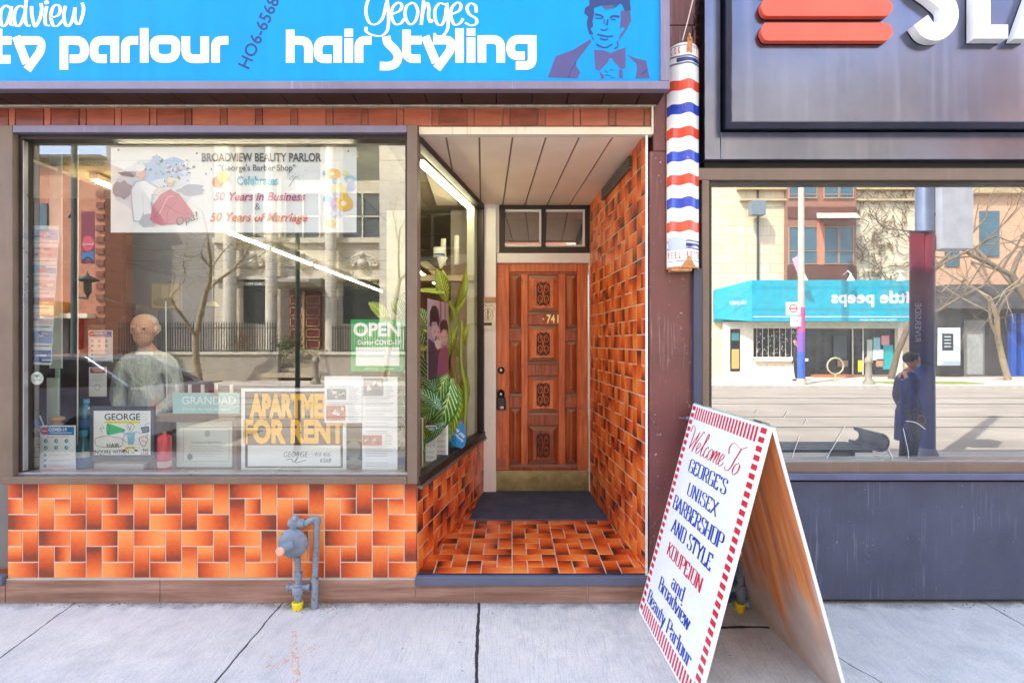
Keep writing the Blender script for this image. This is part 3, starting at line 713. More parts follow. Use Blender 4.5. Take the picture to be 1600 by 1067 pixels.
k = MB().mat(M('partition_pale', '#bfc4b4', .7)); k.box(-.40, -.335, 1.50, 1.54, .0, 2.82); k.box(-1.2, -.9, 1.85, 1.9, 0, 2.82); k.build('partition', bshop)
k = MB().mat(M('partition_dark', '#5c4a35', .6)); k.box(-1.2, -.30, 2.3, 2.34, 0, 2.1); k.build('cabinet_back', bshop)
k = MB().mat(M('shelf_beam', '#b7ab90', .6)); k.box(-.95, -.34, 1.46, 1.6, 2.10, 2.15); k.build('shelf', bshop)
# neighbour sliver on the far left: tiled return wall, soffit
k = empty('adjoining_shopfront', (-3.6, .5, 0), 'sliver of tiled shop recess at the left edge beside the big window', 'shop building')
PL2 = Pl((-3.06, 0, 0), Vector((-.12, 1, 0)).normalized(), (0, 0, 1), (-1, 0, 0))
tiled('tiled_wall', k, Pl((-3.95, .9, 0), Vector((1, -.9, 0)).normalized(), (0, 0, 1), Vector((-.9, -1, 0)).normalized()), [(0, .18), (1.25, .18), (1.25, 2.3), (0, 2.3)], .0942, off=(.03, .1))
m = MB().mat(M('soffit_cream', '#cfc3b0')); m.box(-4.4, -3.037, .02, 1.0, 2.7, 2.72); m.build('soffit', k); m = MB().mat(M('recess_floor_dark', '#7a3a1c', .5)); m.box(-4.4, -3.037, .02, 1.0, .15, .176); m.build('recess_floor', k)
m = MB().mat(M('dark_recess', '#3a2c26', .7)); m.box(-4.4, -3.1, 1.0, 1.05, .1, 2.8); m.build('back_wall', k)

# ================================================================== NEIGHBOUR
nb_ = empty('neighbouring_shop', (2.2, 0, 0), 'dark grey metal clad shop with one wide mirror-like window and navy bulkhead', 'shop building')
NP = W(-.02)
k = MB().mat(MATS['fascia'])
sF = W(-.02)
def box_px(k, Y0, Y1, a0, b0, a1, b1):
    p = W(Y0); A = p(a0, b1); B = p(a1, b0); k.box(A.x, B.x, Y0, Y1, A.z, B.z); return k
box_px(k, -.06, .05, 1101, -200, 1126, 249); box_px(k, -.06, .05, 1126, 206, 2000, 249)
k.build('fascia', nb_, bevel=.004)
k = MB().mat(M('black_gap', '#0e0d0f', .6)); box_px(k, .0, .4, 1101, 249, 2000, 262); box_px(k, .0, .1, 1120, -200, 2000, 212); k.build('shadow_gap', nb_)
k = MB().mat(MATS['frame_bronze'])
box_px(k, -.035, .06, 1085, 262, 2000, 281); box_px(k, -.04, .06, 1097, 281, 1108.5, 722); box_px(k, -.035, .06, 1108.5, 722, 2000, 738)
nw = k.build('display_window', nb_, bevel=.004)
k = MB().mat(M('navy_post', '#3a3e52', .5)); box_px(k, -.055, .02, 1084, 419, 1097, 745); k.build('mullion', nw, bevel=.003)
k = MB().mat(MATS['frame_dark']); box_px(k, -.015, .05, 1108.6, 281.2, 1112, 721.5); box_px(k, -.015, .05, 1112, 281.2, 2000, 284); k.mat(M('aluminium', '#a9aab0')); box_px(k, -.02, .05, 1112, 719, 2000, 721.8); k.build('inner_frame', nw)
k = MB().mat(MATS['pane_neighbour']); p = W(.04); A = p(1108, 722); B = p(2000, 281); k.quadm((A.x, .04, A.z), (B.x, .04, A.z), (B.x, .04, B.z), (A.x, .04, B.z)); k.build('pane', nw)
# scratches on the glass
for q in ([(1237, 716), (1249, 681)], [(1290, 718), (1320, 666)], [(1225, 652), (1231, 642)], [(1416, 657), (1432, 660), (1446, 670)], [(1411, 668), (1418, 700), (1420, 716)], [(1256, 663), (1261, 655)], [(1388, 700), (1396, 719)], [(1180, 645), (1184, 640)]): k = MB(W(.035)).mat('#dfe4e6'); k.rib(cr(q, 4) if len(q) > 2 else q, .7, d=.0008); k.build('scratch', nw)

k = MB().mat(MATS['navy_bulkhead']); box_px(k, -.02, .1, 1098, 752, 2000, 936); 
bk = k.build('bulkhead', nb_, bevel=.003)
k = MB().mat(M('ledge_navy', '#555a76', .4)); box_px(k, -.05, .1, 1098, 739, 2000, 750); k.build('ledge', nb_, bevel=.005)
k = MB().mat(M('dark_room', '#17181b', .8)); k.box(1.2, 6, 1.6, 1.65, .0, 3); k.box(1.2, 6, .1, 1.65, .0, .05); k.box(1.2, 6, .1, 1.65, 2.62, 2.7); k.box(1.2, 1.25, .1, 1.65, 0, 3); k.build('dark_interior', nb_)
k = MB().mat(MATS['brick_red']); k.box(1.1, 9, .1, 8, 3.0, 8.2); k.build('upper_wall', nb_)
for x0, x1, h in ((-24, -9.01, 8.6), (9.01, 24, 8.0)):
    k = MB().mat(MATS['brick_red']); k.box(x0, x1, 0.05, 8, 0, h)
    k.build('row_building', None, label='brick row building at the %s end of this side of the street' % ('left' if x0 < 0 else 'right'), cat='building')

# raised sign of the neighbour
k = MB().mat(MATS['fascia']); box_px(k, -.18, -.021, 1143, -200, 2000, 190.5)
ns = k.build('raised_sign_box', None, label='dark metal raised sign box with white letters and two orange bars', cat='shop sign', bevel=.006); ns.name = 'fascia_sign'
LP = W(-.185)
k = MB(LP).mat(M('letter_white', '#f2f2f2', .35)); s_pts = cr([(1474, -38), (1452, -52), (1428, -42), (1430, -18), (1452, 0), (1470, 18), (1471, 40), (1457, 56), (1440, 55), (1428, 40)], 6)
def rib3(k, pts, w, d0, d1):
    b = len(k.v); k.rib(pts, w, d=d1); n = len(k.v) - b; hi = k.v[b:]; dv = k.pl.N * (d0 - d1)
    k.v += [tuple(Vector(v) + dv) for v in hi]; h = n // 2
    for i in range(h - 1): 
        k.f.append([b + i, b + i + 1, b + n + i + 1, b + n + i]); k.f.append([b + h + i, b + h + i + 1, b + n + h + i + 1, b + n + h + i]); k.fm += [k.cur] * 2; k.smooth += [False] * 2
    for i in (0, h - 1): k.f.append([b + i, b + h + i, b + n + h + i, b + n + i]); k.fm.append(k.cur); k.smooth.append(False)
rib3(k, s_pts, 27, .0, .05); k.build('letter_s', ns); 
k = MB(LP).mat(MATS['letter_white']); k.pprism([(1510, -60), (1535, -60), (1535, 47), (1562, 47), (1562, 68), (1510, 68)], 0, .05); k.build('letter_l', ns)
k = MB(LP).mat(MATS['letter_white']); k.pprism([(1572, 68), (1618, -60), (1645, -60), (1700, 68), (1672, 68), (1662, 44), (1608, 44), (1598, 68)], 0, .05); k.build('letter_a', ns)
for y0, y1 in ((3, 31), (41, 69), (-35, -7)):
    k = MB(LP).mat(M('bar_orange', '#e2583f', .4)); pts = rp([(1190, y0), (1382, y0), (1390, (y0 + y1) / 2), (1382, y1), (1190, y1), (1183, (y0 + y1) / 2), (1190, y0)], 6)[:-1]; k.pprism(pts, 0, .035)
    k.build('orange_bar', ns, bevel=.003)
# ================================================================== BLUE SHOP SIGN
def mk_signblue():
    t = NT('sign_blue'); c = t.coord(); n = t.noise(t.scaled(c, (10, 10, .6)), 1, 4); n2 = t.noise(c, 1.2, 3)
    col = t.mix(t.ramp(n, [(.45, 0.0), (.75, .3)]), t.ramp(n2, [(.3, '#0088d2'), (.7, '#0094e0')]), '#0aa0e6'); t.bsdf(col, .55, spec=.25); MATS['signblue'] = t.m
mk_signblue()
SY = -.2
def spx(a0, b0, a1, b1, Y0, Y1, k):
    p = W(SY); A = p(a0, b1); B = p(a1, b0); return k.box(A.x, B.x, Y0, Y1, A.z, B.z)
k = MB().mat(MATS['signblue']); spx(-260, -150, 1031, 129, SY, .01, k)
sign = k.build('shop_sign', None, label='bright blue shop sign with white parlour and hair styling lettering and a portrait', cat='shop sign')
k = MB().mat(MATS['frame_violet']); spx(-260, 129, 1045, 141.5, SY - .02, SY + .03, k); spx(1031, -150, 1045, 128.8, SY - .02, .012, k); k.build('sign_frame', sign, bevel=.003)
SG = W(SY - .001)
wh = M('sign_lettering_white', '#f0f0f0', .4)
def L(name, strokes, w=13.4, x=0):
    k = MB(SG).mat(wh); 
    for st in strokes:
        pts, ww = (st[0], st[1]) if isinstance(st, tuple) and isinstance(st[0], list) else (st, w)
        k.rib(pts, ww)
    k.build(name, sign)
def arch(x0, x1, top=63.3, r=13, base=98): return rp([(x0, top), (x1, top), (x1, base)], r)
def bowl(xr, xl, top=63.3, bot=92, xe=None, r=13): return rp([(xr, top), (xl, top), (xl, bot), (xe if xe else xr - 13, bot)], r)
def i_(x): return [[(x, 60), (x, 98)], [(x, 45), (x, 57.5)]]
# left word: (beau)ty parlour
L('lettering_parlour', [
    [(-3, 45), (-3, 92.7), (16.5, 92.7)], [(-10, 63.3), (18, 63.3)],
    [(25.5, 57), (41.5, 99)], rp([(34, 63.3), (64.5, 63.3), (64.5, 79), (42.5, 109)], 13),
    [(100, 57), (100, 109)], rp([(100, 63.3), (132, 63.3), (132, 92), (109, 92)], 14),
    bowl(186, 147, xe=167), [(179.5, 57), (179.5, 98)],
    rp([(196, 98), (196, 63.3), (216, 63.3)], 11), [(225.5, 44), (225.5, 98)],
    rp([(258, 62.5), (275, 62.5), (275, 91.5), (241, 91.5), (241, 62.5), (258, 62.5)], 14),
    rp([(290.5, 57), (290.5, 92), (319, 92)], 13), [(320, 57), (320, 98)],
    rp([(337, 98), (337, 63.3), (357, 63.3)], 11)])
# hair styling
L('lettering_hair_styling', [
    [(453.5, 46.5), (453.5, 98)], arch(454, 482), bowl(534.5, 497, xe=518), [(527.7, 57), (527.7, 98)],
    *i_(545), rp([(561, 98), (561, 63.3), (580.5, 63.3)], 11),
    cr([(603.5, 57), (606, 67), (616, 77), (622, 88), (618, 99), (608, 103.3), (593.5, 103.3)], 5),
    rp([(635.2, 46.5), (635.2, 91.8), (657, 91.8)], 11), [(636, 63), (659, 63)],
    [(664.5, 57), (681.5, 98)], rp([(677, 63), (704.5, 63), (704.5, 78), (682.5, 107.5)], 13),
    [(718, 44.5), (718, 98)], [(736, 58.8), (736, 98)], [(736, 44.5), (736, 56.3)],
    [(753, 55.5), (753, 98)], arch(754, 782.5, 62), bowl(832, 798, 62, 87.5, 820), rp([(831.5, 55.5), (831.5, 102.5), (806, 102.5)], 10)])
def pen(thick, thin, ang=90):
    def f(t): return thin + (thick - thin) * abs(t.y) ** 1.5
    return f
def script(name, strokes, thick, thin, par, pl, mt, dots=()):
    k = MB(pl).mat(mt)
    for s_ in strokes: k.rib(cr(s_, 7), 0, wf=pen(thick, thin))
    for d in dots: k.ell(*d)
    return k.build(name, par)
z2 = lambda pts: [(340 + a / 5.333, b / 5.333) for a, b in pts]
z3 = lambda pts: [(600 + a / 5.333, b / 5.333) for a, b in pts]
z1 = lambda pts: [(a / 8, b / 8) for a, b in pts]
script('lettering_georges', [
    z2([(1330, -60), (1262, -10), (1235, 90), (1262, 185), (1318, 203), (1375, 150), (1408, 20)]), z2([(1412, -10), (1424, 120), (1418, 240), (1370, 297), (1290, 292), (1240, 262), (1238, 225)]),
    z3([(72, 118), (130, 90), (148, 45), (118, 22), (75, 60), (62, 130), (92, 200), (140, 195), (168, 158)]),
    z3([(232, 22), (185, 60), (178, 140), (215, 203), (262, 175), (282, 100), (262, 40), (232, 22)]),
    z3([(330, 5), (322, 90), (310, 208)]), z3([(312, 170), (330, 80), (358, 25), (374, 60), (372, 140), (388, 185), (405, 165)]),
    z3([(512, 40), (462, 30), (424, 90), (436, 185), (476, 210), (508, 150), (520, 60)]), z3([(524, 25), (534, 140), (530, 240), (490, 297), (440, 300), (415, 280)]),
    z3([(565, 120), (626, 90), (642, 45), (612, 22), (570, 60), (556, 130), (586, 205), (632, 195), (660, 155)]),
    z3([(770, 105), (762, 50), (722, 30), (692, 65), (712, 120), (765, 155), (770, 195), (728, 214), (675, 190)])], 5.0, 2.2, sign, SG, wh)
script('lettering_broadview', [
    z1([(-210, 60), (-190, 200), (-170, 330)]), z1([(118, 95), (70, 72), (18, 130), (8, 250), (35, 330), (85, 290), (140, 140)]), z1([(145, 80), (128, 200), (135, 300), (172, 322)]),
    z1([(300, 95), (245, 75), (190, 140), (180, 260), (215, 330), (265, 290), (320, 150)]), z1([(338, -80), (320, 100), (318, 260), (345, 322), (385, 318)]),
    z1([(395, 78), (400, 180), (425, 300), (450, 328), (500, 230), (522, 120), (512, 40)]), z1([(585, 80), (565, 200), (570, 300), (605, 322), (625, 318)]),
    z1([(640, 225), (730, 190), (755, 110), (715, 60), (660, 100), (638, 210), (668, 320), (725, 320), (790, 250)]),
    z1([(820, 75), (800, 190), (818, 300), (860, 328), (910, 240), (940, 100)]), z1([(940, 95), (935, 210), (960, 295), (1000, 290), (1040, 170), (1045, 90), (1025, 35)])],
    5.4, 1.8, sign, SG, wh, dots=[(73, 4, 4, 3)])
k = MB(SG).mat(M('sign_navy', '#0b2c6c', .4)); k.text('HO6-6568', 388, 110, 18.5, 1.0, .008, rot=R(66), align='L', tracking=1.02); k.build('lettering_phone', sign)
# portrait
z4 = lambda pts: [(840 + a / 7.273, b / 7.273) for a, b in pts]
k = MB(SG).mat(M('portrait_plum', '#48467c', .45)); 
for pg in ([(118, 878), (150, 790), (205, 640), (400, 570), (600, 445), (608, 480), (560, 540), (440, 700), (440, 750), (485, 822), (455, 892)],
           [(642, 568), (740, 568), (830, 602), (920, 565), (1000, 540), (1000, 770), (955, 790), (860, 695), (845, 660), (815, 662), (800, 705), (700, 805), (655, 785)],
           [(1015, 620), (1130, 665), (1235, 690), (1272, 890), (1112, 892), (1130, 800), (1120, 720)],
           [(925, 785), (965, 800), (970, 895), (925, 880)], [(700, 810), (750, 850), (760, 895), (725, 895)],
           [(945, 120), (1050, 130), (1062, 240), (1020, 320), (970, 400), (915, 470), (940, 390), (990, 330), (965, 300), (935, 330), (945, 200)],
           [(720, 60), (830, 70), (880, 55), (860, 95), (780, 112)]): k.poly(z4(pg))
k.mat(M('portrait_navy', '#15306e', .45))
for pg in ([(585, -60), (1040, -70), (1060, 120), (990, 128), (960, 50), (930, 40), (900, 75), (860, 95), (880, 60), (720, 62), (640, 90), (640, 170), (622, 250), (600, 250), (560, 250), (575, 190), (530, 150), (540, 90), (590, 60)],
           [(560, 250), (625, 250), (630, 300), (600, 330), (635, 390), (590, 395), (565, 310)], [(610, 395), (650, 470), (615, 430)]): k.poly(z4(pg))
for ln, w in (([(650, 165), (700, 170), (750, 195)], 2.6), ([(655, 205), (705, 210), (745, 205)], 1.6), ([(820, 205), (860, 185), (930, 190)], 3.0), ([(835, 225), (890, 225)], 1.6), ([(755, 215), (755, 280)], 1.3), ([(800, 220), (785, 290)], 2.4),
              ([(715, 335), (760, 345), (800, 325)], 1.6), ([(675, 390), (715, 400), (790, 415), (860, 410)], 2), ([(705, 435), (760, 452), (800, 445)], 2), ([(665, 500), (720, 530), (780, 540), (850, 500)], 2), ([(905, 470), (910, 530), (870, 555)], 1.6),
              ([(440, 700), (380, 800), (350, 880)], 1.2), ([(1240, 790), (1180, 850)], 1.6), ([(760, 800), (800, 830)], 1), ([(820, 790), (860, 800)], 1), ([(770, 850), (830, 860)], 1), ([(830, 880), (870, 880)], 1)):
    k.rib(cr(z4(ln), 4), w)
k.build('portrait', sign)

# ================================================================== ENAMEL BARBER POLE SIGN
bp = W(-.10); k = MB()
bx0, bx1, by0, by1 = bp(1047, 0).x, bp(1099, 0).x, bp(0, 418).z, bp(0, 66).z
bxm = (bx0 + bx1) / 2; hw = (bx1 - bx0) / 2
def barrel(u, z, d=0):      # u -1..1 across
    a = u * 1.25; return Vector((bxm + (hw + d) * math.sin(a) / math.sin(1.25), -.028 - (.075 + d) * (math.cos(a) - math.cos(1.25)) / (1 - math.cos(1.25)), z))
NU = 24
def band(k, zf0, zf1, u0=-1, u1=1, d=0.0, n=NU):
    vs = []; fs = []
    for i in range(n + 1):
        u = u0 + (u1 - u0) * i / n; vs += [barrel(u, zf0(u), d), barrel(u, zf1(u), d)]
    fs = [(2 * i, 2 * i + 2, 2 * i + 3, 2 * i + 1) for i in range(n)]; k.add(vs, fs)
topz = lambda u: by1 - .012 * (u + .1) ** 2 * 4 * .5
k.mat(MATS['enamel_white']); k.sm = True; band(k, lambda u: by0, topz); k.sm = False
k.hexa([barrel(-1, by0) + Vector((0, .02, 0)), barrel(-1, by0), barrel(-1, by1), barrel(-1, by1) + Vector((0, .02, 0))], [barrel(1, by0) + Vector((0, .02, 0)), barrel(1, by0), barrel(1, by1), barrel(1, by1) + Vector((0, .02, 0))]) if False else None
pole = k.build('barber_pole_sign', None, label='curved enamel barber sign with red, white and blue bands on the maroon pilaster', cat='barber pole')
Zp = lambda py: bp(0, py).z
wav = lambda u: .0055 * math.cos((u - .12) * 7.5) * (1 if u > -.75 else .3) - .004
mk_worn('enamel_red', '#cc3320', '#d85a3c', .15, chips='#e8c0ae', amount=.72); mk_worn('enamel_blue', '#2038a6', '#3450bc', .15, chips='#c4cce4', amount=.72); red, blu = MATS['enamel_red'], MATS['enamel_blue']
for i, py in enumerate((129, 166, 203, 240, 277, 313, 350)):
    k = MB().mat(red if i % 2 == 0 else blu); k.sm = True; zc = Zp(py + 1)
    band(k, lambda u: zc - .031 + wav(u), lambda u: zc + .027 + wav(u), -.985, .985, .0012); k.build('red_band' if i % 2 == 0 else 'blue_band', pole)
k = MB().mat(M('rust_orange', '#b8824f', .7, var=.35, scale=40)); k.sm = True
band(k, lambda u: by0 - .001, lambda u: by1 - .01, -1.0, -.955, .0015, 2); band(k, lambda u: by0 - .001, lambda u: by1 - .01, .955, 1.0, .0015, 2); band(k, lambda u: by0 - .001, lambda u: by0 + .010, -1, 1, .0018)
band(k, lambda u: by0 + .010, lambda u: by0 + .060 * max(0, 1 - abs(u - .1) * 3) + .012, -.25, .45, .002, 8); band(k, lambda u: topz(u) - .055, lambda u: topz(u) + .03, .02, .26, .002, 6)
k.sm = False; k.tube([barrel(.14, by1 + .01, .006) + Vector((0, 0, 0)), barrel(.14, by1 + .055, .006) + Vector((0, .02, 0))], .008, 6)
k.lathe(barrel(.1, by0 + .028, .003), [(.009, 0), (.007, .006)], (0, -1, 0), 10)
k.box(bx0 + .01, bxm + .03, -.10, -.03, by0 - .018, by0 - .003); k.build('rusty_clip', pole)
k = MB().mat(M('enamel_navy', '#1f3170', .15))
for zc, s_ in ((Zp(92), 1), (Zp(382), -1)):
    k = MB().mat(MATS['enamel_navy']); k.sm = True
    band(k, lambda u: zc - .010 + wav(u) * .5 * s_, lambda u: zc + .012 - abs(u) * .006, -.45, .8, .0014)
    for dz in (.022, .017, -.02, -.025): band(k, lambda u: zc + dz * s_ + wav(u) * .4, lambda u: zc + dz * s_ + .0035 + wav(u) * .4, -.92, .9, .0014)
    band(k, lambda u: Zp(71 if s_ > 0 else 407.5), lambda u: Zp(71 if s_ > 0 else 407.5) + .003, -.85, .85, .0014); k.build('blue_trim', pole)
k = MB().mat(M('enamel_letter', '#c4553a', .2))
def curvetext(k, body, u0, u1, z, h, fx=.55):
    n = len(body)
    for i, ch in enumerate(body):
        if ch == ' ': continue
        vs, fs, wd = txt(ch, .025, 1.0); u = u0 + (u1 - u0) * (i + .5) / n; kk = h / .68; uw = (u1 - u0) / n * .5
        k.add([barrel(u + (x / max(.3, wd) - .5) * uw, z + y * kk, .0016) for x, y in vs], fs)
curvetext(k, 'LOOK BETTER', -.95, .98, Zp(89) + .026, .036); curvetext(k, 'FEEL BETTER', -.92, .98, Zp(402.5), .036)
k.build('lettering', pole)
k = MB().mat(M('label_pale', '#b9c2d3', .5)); k.sm = True; band(k, lambda u: Zp(390), lambda u: Zp(369), -.85, -.05, .0022); k.build('sticker', pole)
k = MB().mat(DK)
cz = Zp(52); 
for i in range(8):
    c = Vector((bp(1086 + i * .9, 0).x, -.05 - .004 * i, cz + i * .03)); ax = (0, 1, 0) if i % 2 else (1, 0, 0)
    k.tube([c + Vector((math.cos(t * .785) * (.009 if i % 2 == 0 else 0), math.cos(t * .785) * (.009 if i % 2 else 0), math.sin(t * .785) * .02)) for t in range(8)], .0035, 5, close=True)
k.build('hanging_chain', pole)
k = MB().mat(M('cable_white', '#d8d4cc', .5)); k.tube([bp(1067, 62, -.01), bp(1074, 35, .0), bp(1084, -10, .02), bp(1090, -80, .02)], .0035, 6)
k.build('cable', None, label='thin pale cable running up the maroon pilaster behind the barber sign', cat='cable')
k = MB().mat(M('pipe_grey', '#8e9499', .35, .6)); c = W(-.02)
k.lathe(c(1072, 653), [(.012, 0), (.013, .004), (.010, .03)], (1, 0, 0), 12); k.tube([c(1061, 652), c(1072, 653)], .004, 6); k.tube([c(1072, 653, 0), c(1080, 653.5, 0)], .012, 10)
k.build('wall_spigot', None, label='short grey pipe nozzle sticking out of the maroon pilaster', cat='pipe')

# ================================================================== A-FRAME SIGN
ry = 3.0285 + CY
uu = Vector((math.cos(-1.52693), math.sin(-1.52693), 0)); nn_ = Vector((-uu.y, uu.x, 0)); WB, HB = .8274, 1.2043
T0 = Vector((1.0563, ry, HB)); F0 = T0 + Vector((0, 0, -HB)) - nn_ * .3251; Bk0 = T0 + Vector((0, 0, -HB)) + nn_ * .3378
T0 = T0 + nn_ * 0; Vf = (F0 - T0); LB = Vf.length; Vf.normalize(); Nf = Vf.cross(uu).normalized()
if Nf.x > 0: Nf = -Nf
AF = Pl(T0, uu, Vf, Nf)
th = .014
k = MB(AF).mat(MATS['sign_board_white']); k.pbox(0, 0, WB, LB - .006, -th, 0)
af = k.build('sandwich_board', None, label='white folding pavement sign with red striped border, WELCOME TO GEORGE\'S lettering', cat='sandwich board', bevel=.002)
Vb = (Bk0 - T0); LBk = Vb.length; Vb.normalize(); Nb = uu.cross(Vb).normalized()
if Nb.x < 0: Nb = -Nb
AB = Pl(T0 + Vector((.018, 0, 0)), uu, Vb, Nb)
k = MB(AB).mat(MATS['stained']); k.pbox(0, 0.004, WB, LBk - .006, -.012, -.001); k.build('back_board', af, label='back board, its inside stained rusty orange')
k = MB(AB).mat(MATS['sign_board_white']); k.pbox(WB, 0.004, WB + .004, LBk - .006, -.013, .001); k.pbox(0, .004, WB, LBk - .006, -.0005, .001); k.build('board_face', af)
k = MB(AF).mat(M('edge_strip', '#8fa7a3', .6, var=.3, scale=40)); k.pbox(0.0, -.006, WB, -.0005, -.03, -.004); k.mat(MATS['sign_board_white']); k.pbox(WB, 0, WB + .003, LB - .006, -th, .0005); k.build('edge_strip', af)
k = MB(AF).mat(M('hinge_steel', '#77726c', .4, .8))
for a in (.08, WB - .14): k = MB(AF).mat(M('hinge_steel', '#77726c')); k.pbox(a, -.012, a + .07, -.0062, -.035, .001); k.build('hinge', af)
k = MB(AF).mat(M('stripe_red', '#c92a3c', .4))
nT = 22
for i in range(nT):
    a = .062 + (WB - .135) * (i + .1) / nT; k.rect(a, .014, a + .018, .083, .0006); k.rect(a, LB - .088, a + .018, LB - .02, .0006)
nS = 30
for i in range(nS):
    b = .012 + (LB - .03) * i / nS; 
    for a0, a1 in ((.010, .052), (WB - .062, WB - .014)): k.rect(a0, b, a1, b + .024, .0008)
k.build('red_border', af)
# condensed serif lettering, drawn as pen strokes
def S_(*p, r=.2): return (rp(list(p), r, 4), False)
GL = {
 'A': (.56, [([(.04, 0), (.26, 1)], 1), ([(.26, 1), (.50, 0)], 1), ([(.12, .32), (.41, .32)], 0)]),
 'B': (.52, [([(.1, 0), (.1, 1)], 1), S_((.1, 1), (.42, 1), (.42, .54), (.1, .54)), S_((.1, .54), (.46, .54), (.46, 0), (.1, 0))]),
 'D': (.54, [([(.1, 0), (.1, 1)], 1), S_((.1, 1), (.47, 1), (.47, 0), (.1, 0), r=.3)]),
 'E': (.48, [([(.1, 0), (.1, 1)], 1), ([(.1, .98), (.40, .98), (.40, .8)], 0), ([(.1, .52), (.34, .52)], 0), ([(.1, .02), (.42, .02), (.42, .22)], 0)]),
 'G': (.54, [S_((.45, .74), (.44, 1), (.08, 1), (.08, 0), (.46, 0), (.46, .3), r=.3), ([(.30, .42), (.52, .42)], 0), ([(.46, .0), (.46, .42)], 1)]),
 'H': (.58, [([(.1, 0), (.1, 1)], 1), ([(.48, 0), (.48, 1)], 1), ([(.1, .5), (.48, .5)], 0)]),
 'I': (.26, [([(.13, 0), (.13, 1)], 1)]),
 'K': (.54, [([(.1, 0), (.1, 1)], 1), ([(.46, 1), (.13, .46)], 1), ([(.2, .56), (.48, 0)], 1)]),
 'L': (.46, [([(.1, 0), (.1, 1)], 1), ([(.1, .02), (.42, .02), (.42, .24)], 0)]),
 'N': (.58, [([(.1, 0), (.1, 1)], 1), ([(.1, 1), (.46, 0)], 2), ([(.47, 0), (.47, 1)], 1)]),
 'O': (.54, [S_((.27, 1), (.08, 1), (.08, 0), (.46, 0), (.46, 1), (.27, 1), r=.25)]),
 'P': (.50, [([(.1, 0), (.1, 1)], 1), S_((.1, 1), (.46, 1), (.46, .46), (.1, .46))]),
 'R': (.54, [([(.1, 0), (.1, 1)], 1), S_((.1, 1), (.44, 1), (.44, .5), (.1, .5)), ([(.28, .5), (.47, 0)], 1)]),
 'S': (.48, [S_((.40, .76), (.40, 1), (.08, 1), (.08, .6), (.42, .46), (.42, 0), (.06, 0), (.06, .26), r=.19)]),
 'T': (.50, [([(.25, 0), (.25, 1)], 1), ([(.05, .8), (.05, .98), (.45, .98), (.45, .8)], 0)]),
 'U': (.56, [S_((.1, 1), (.1, 0), (.46, 0), (.46, 1), r=.24)]),
 'X': (.54, [([(.06, 1), (.48, 0)], 1), ([(.46, 1), (.06, 0)], 1)]),
 'Y': (.54, [([(.05, 1), (.27, .48)], 1), ([(.49, 1), (.27, .48)], 1), ([(.27, .48), (.27, 0)], 1)]),
 "'": (.18, [([(.09, 1), (.07, .78)], 2)]), ' ': (.30, []),
 'a': (.44, [S_((.08, .55), (.10, .68), (.33, .68), (.33, 0), r=.14), S_((.33, .4), (.07, .4), (.07, 0), (.33, .06), r=.14), ([(.33, 0), (.38, 0)], 0)]),
 'n': (.46, [([(.1, 0), (.1, .68)], 1), S_((.1, .5), (.14, .68), (.36, .68), (.36, 0), r=.15)]),
 'd': (.46, [([(.36, 0), (.36, 1)], 1), S_((.36, .6), (.30, .68), (.08, .68), (.08, 0), (.36, .02), r=.16)]),
 'r': (.36, [([(.1, 0), (.1, .68)], 1), S_((.1, .48), (.14, .68), (.31, .68), (.31, .56), r=.12)]),
 'o': (.42, [S_((.21, .68), (.07, .68), (.07, 0), (.35, 0), (.35, .68), (.21, .68), r=.17)]),
 'v': (.42, [([(.04, .68), (.21, 0)], 1), ([(.38, .68), (.21, 0)], 1)]),
 'i': (.24, [([(.12, 0), (.12, .68)], 1), ([(.12, .84), (.12, .97)], 2)]),
 'e': (.42, [S_((.07, .36), (.35, .36), (.35, .68), (.07, .68), (.07, 0), (.36, 0), (.37, .15), r=.15)]),
 'w': (.60, [([(.04, .68), (.16, 0)], 1), ([(.30, .68), (.16, 0)], 2), ([(.30, .68), (.43, 0)], 2), ([(.56, .68), (.43, 0)], 1)]),
 'u': (.46, [S_((.1, .68), (.1, 0), (.36, .04), r=.16), ([(.36, 0), (.36, .68)], 1)]),
 't': (.30, [S_((.12, .92), (.12, 0), (.28, .06), r=.12), ([(.03, .66), (.26, .66)], 0)]),
 'y': (.42, [([(.05, .68), (.21, 0)], 1), S_((.37, .68), (.2, -.1), (.14, -.28), (.03, -.24), r=.1)]),
 'l': (.24, [([(.12, 0), (.12, 1)], 1)]),
}
def serif(k, body, u0, u1, vt, vb, thick=.235, thin=.06):
    """fit the word into board coordinates u0..u1 and cap height vt..vb"""
    h = (vb - vt) * LB; tot = sum(GL[c][0] for c in body); sx = (u1 - u0) * WB / tot; x = u0 * WB; base = vb * LB
    l0 = k.lay
    for ci, c in enumerate(body):
        wd, st = GL[c]; k.lay = l0 + (ci % 2) * .0004
        for pts, fl in st:
            q = [(x + a * sx, base - b * h) for a, b in pts]
            def wf(t): return h * (thin + (thick - thin) * abs(t.y) ** 2)
            k.rib(q, 0, wf=wf)
            if fl == 1:
                for (a, b) in (pts[0], pts[-1]):
                    if min(abs(b), abs(b - 1), abs(b - .68)) < .02:
                        k.lay += .0000; s_ = h * .17
                        bb = base - b * h + (h * .02 if b > .1 else -h * .02); k.rect(x + a * sx - s_, bb - h * .022, x + a * sx + s_, bb + h * .022)
        x += wd * sx
bl, rd = M('sign_lettering_blue', '#1c3fa2', .4), M('sign_lettering_red', '#c2283a', .4)
k = MB(AF).mat(bl); k.lay = .0008
for w_ in (("GEORGE'S", .195, .745, .236, .291), ('UNISEX', .262, .708, .330, .383), ('BARBERSHOP', .103, .852, .417, .475), ('AND STYLE', .180, .795, .510, .568),
           ('and', .385, .585, .700, .757), ('Broadview', .215, .730, .762, .818), ('Beauty Parlour', .095, .840, .858, .914)): serif(k, *w_); k.lay = .0008
k.build('blue_lettering', af)
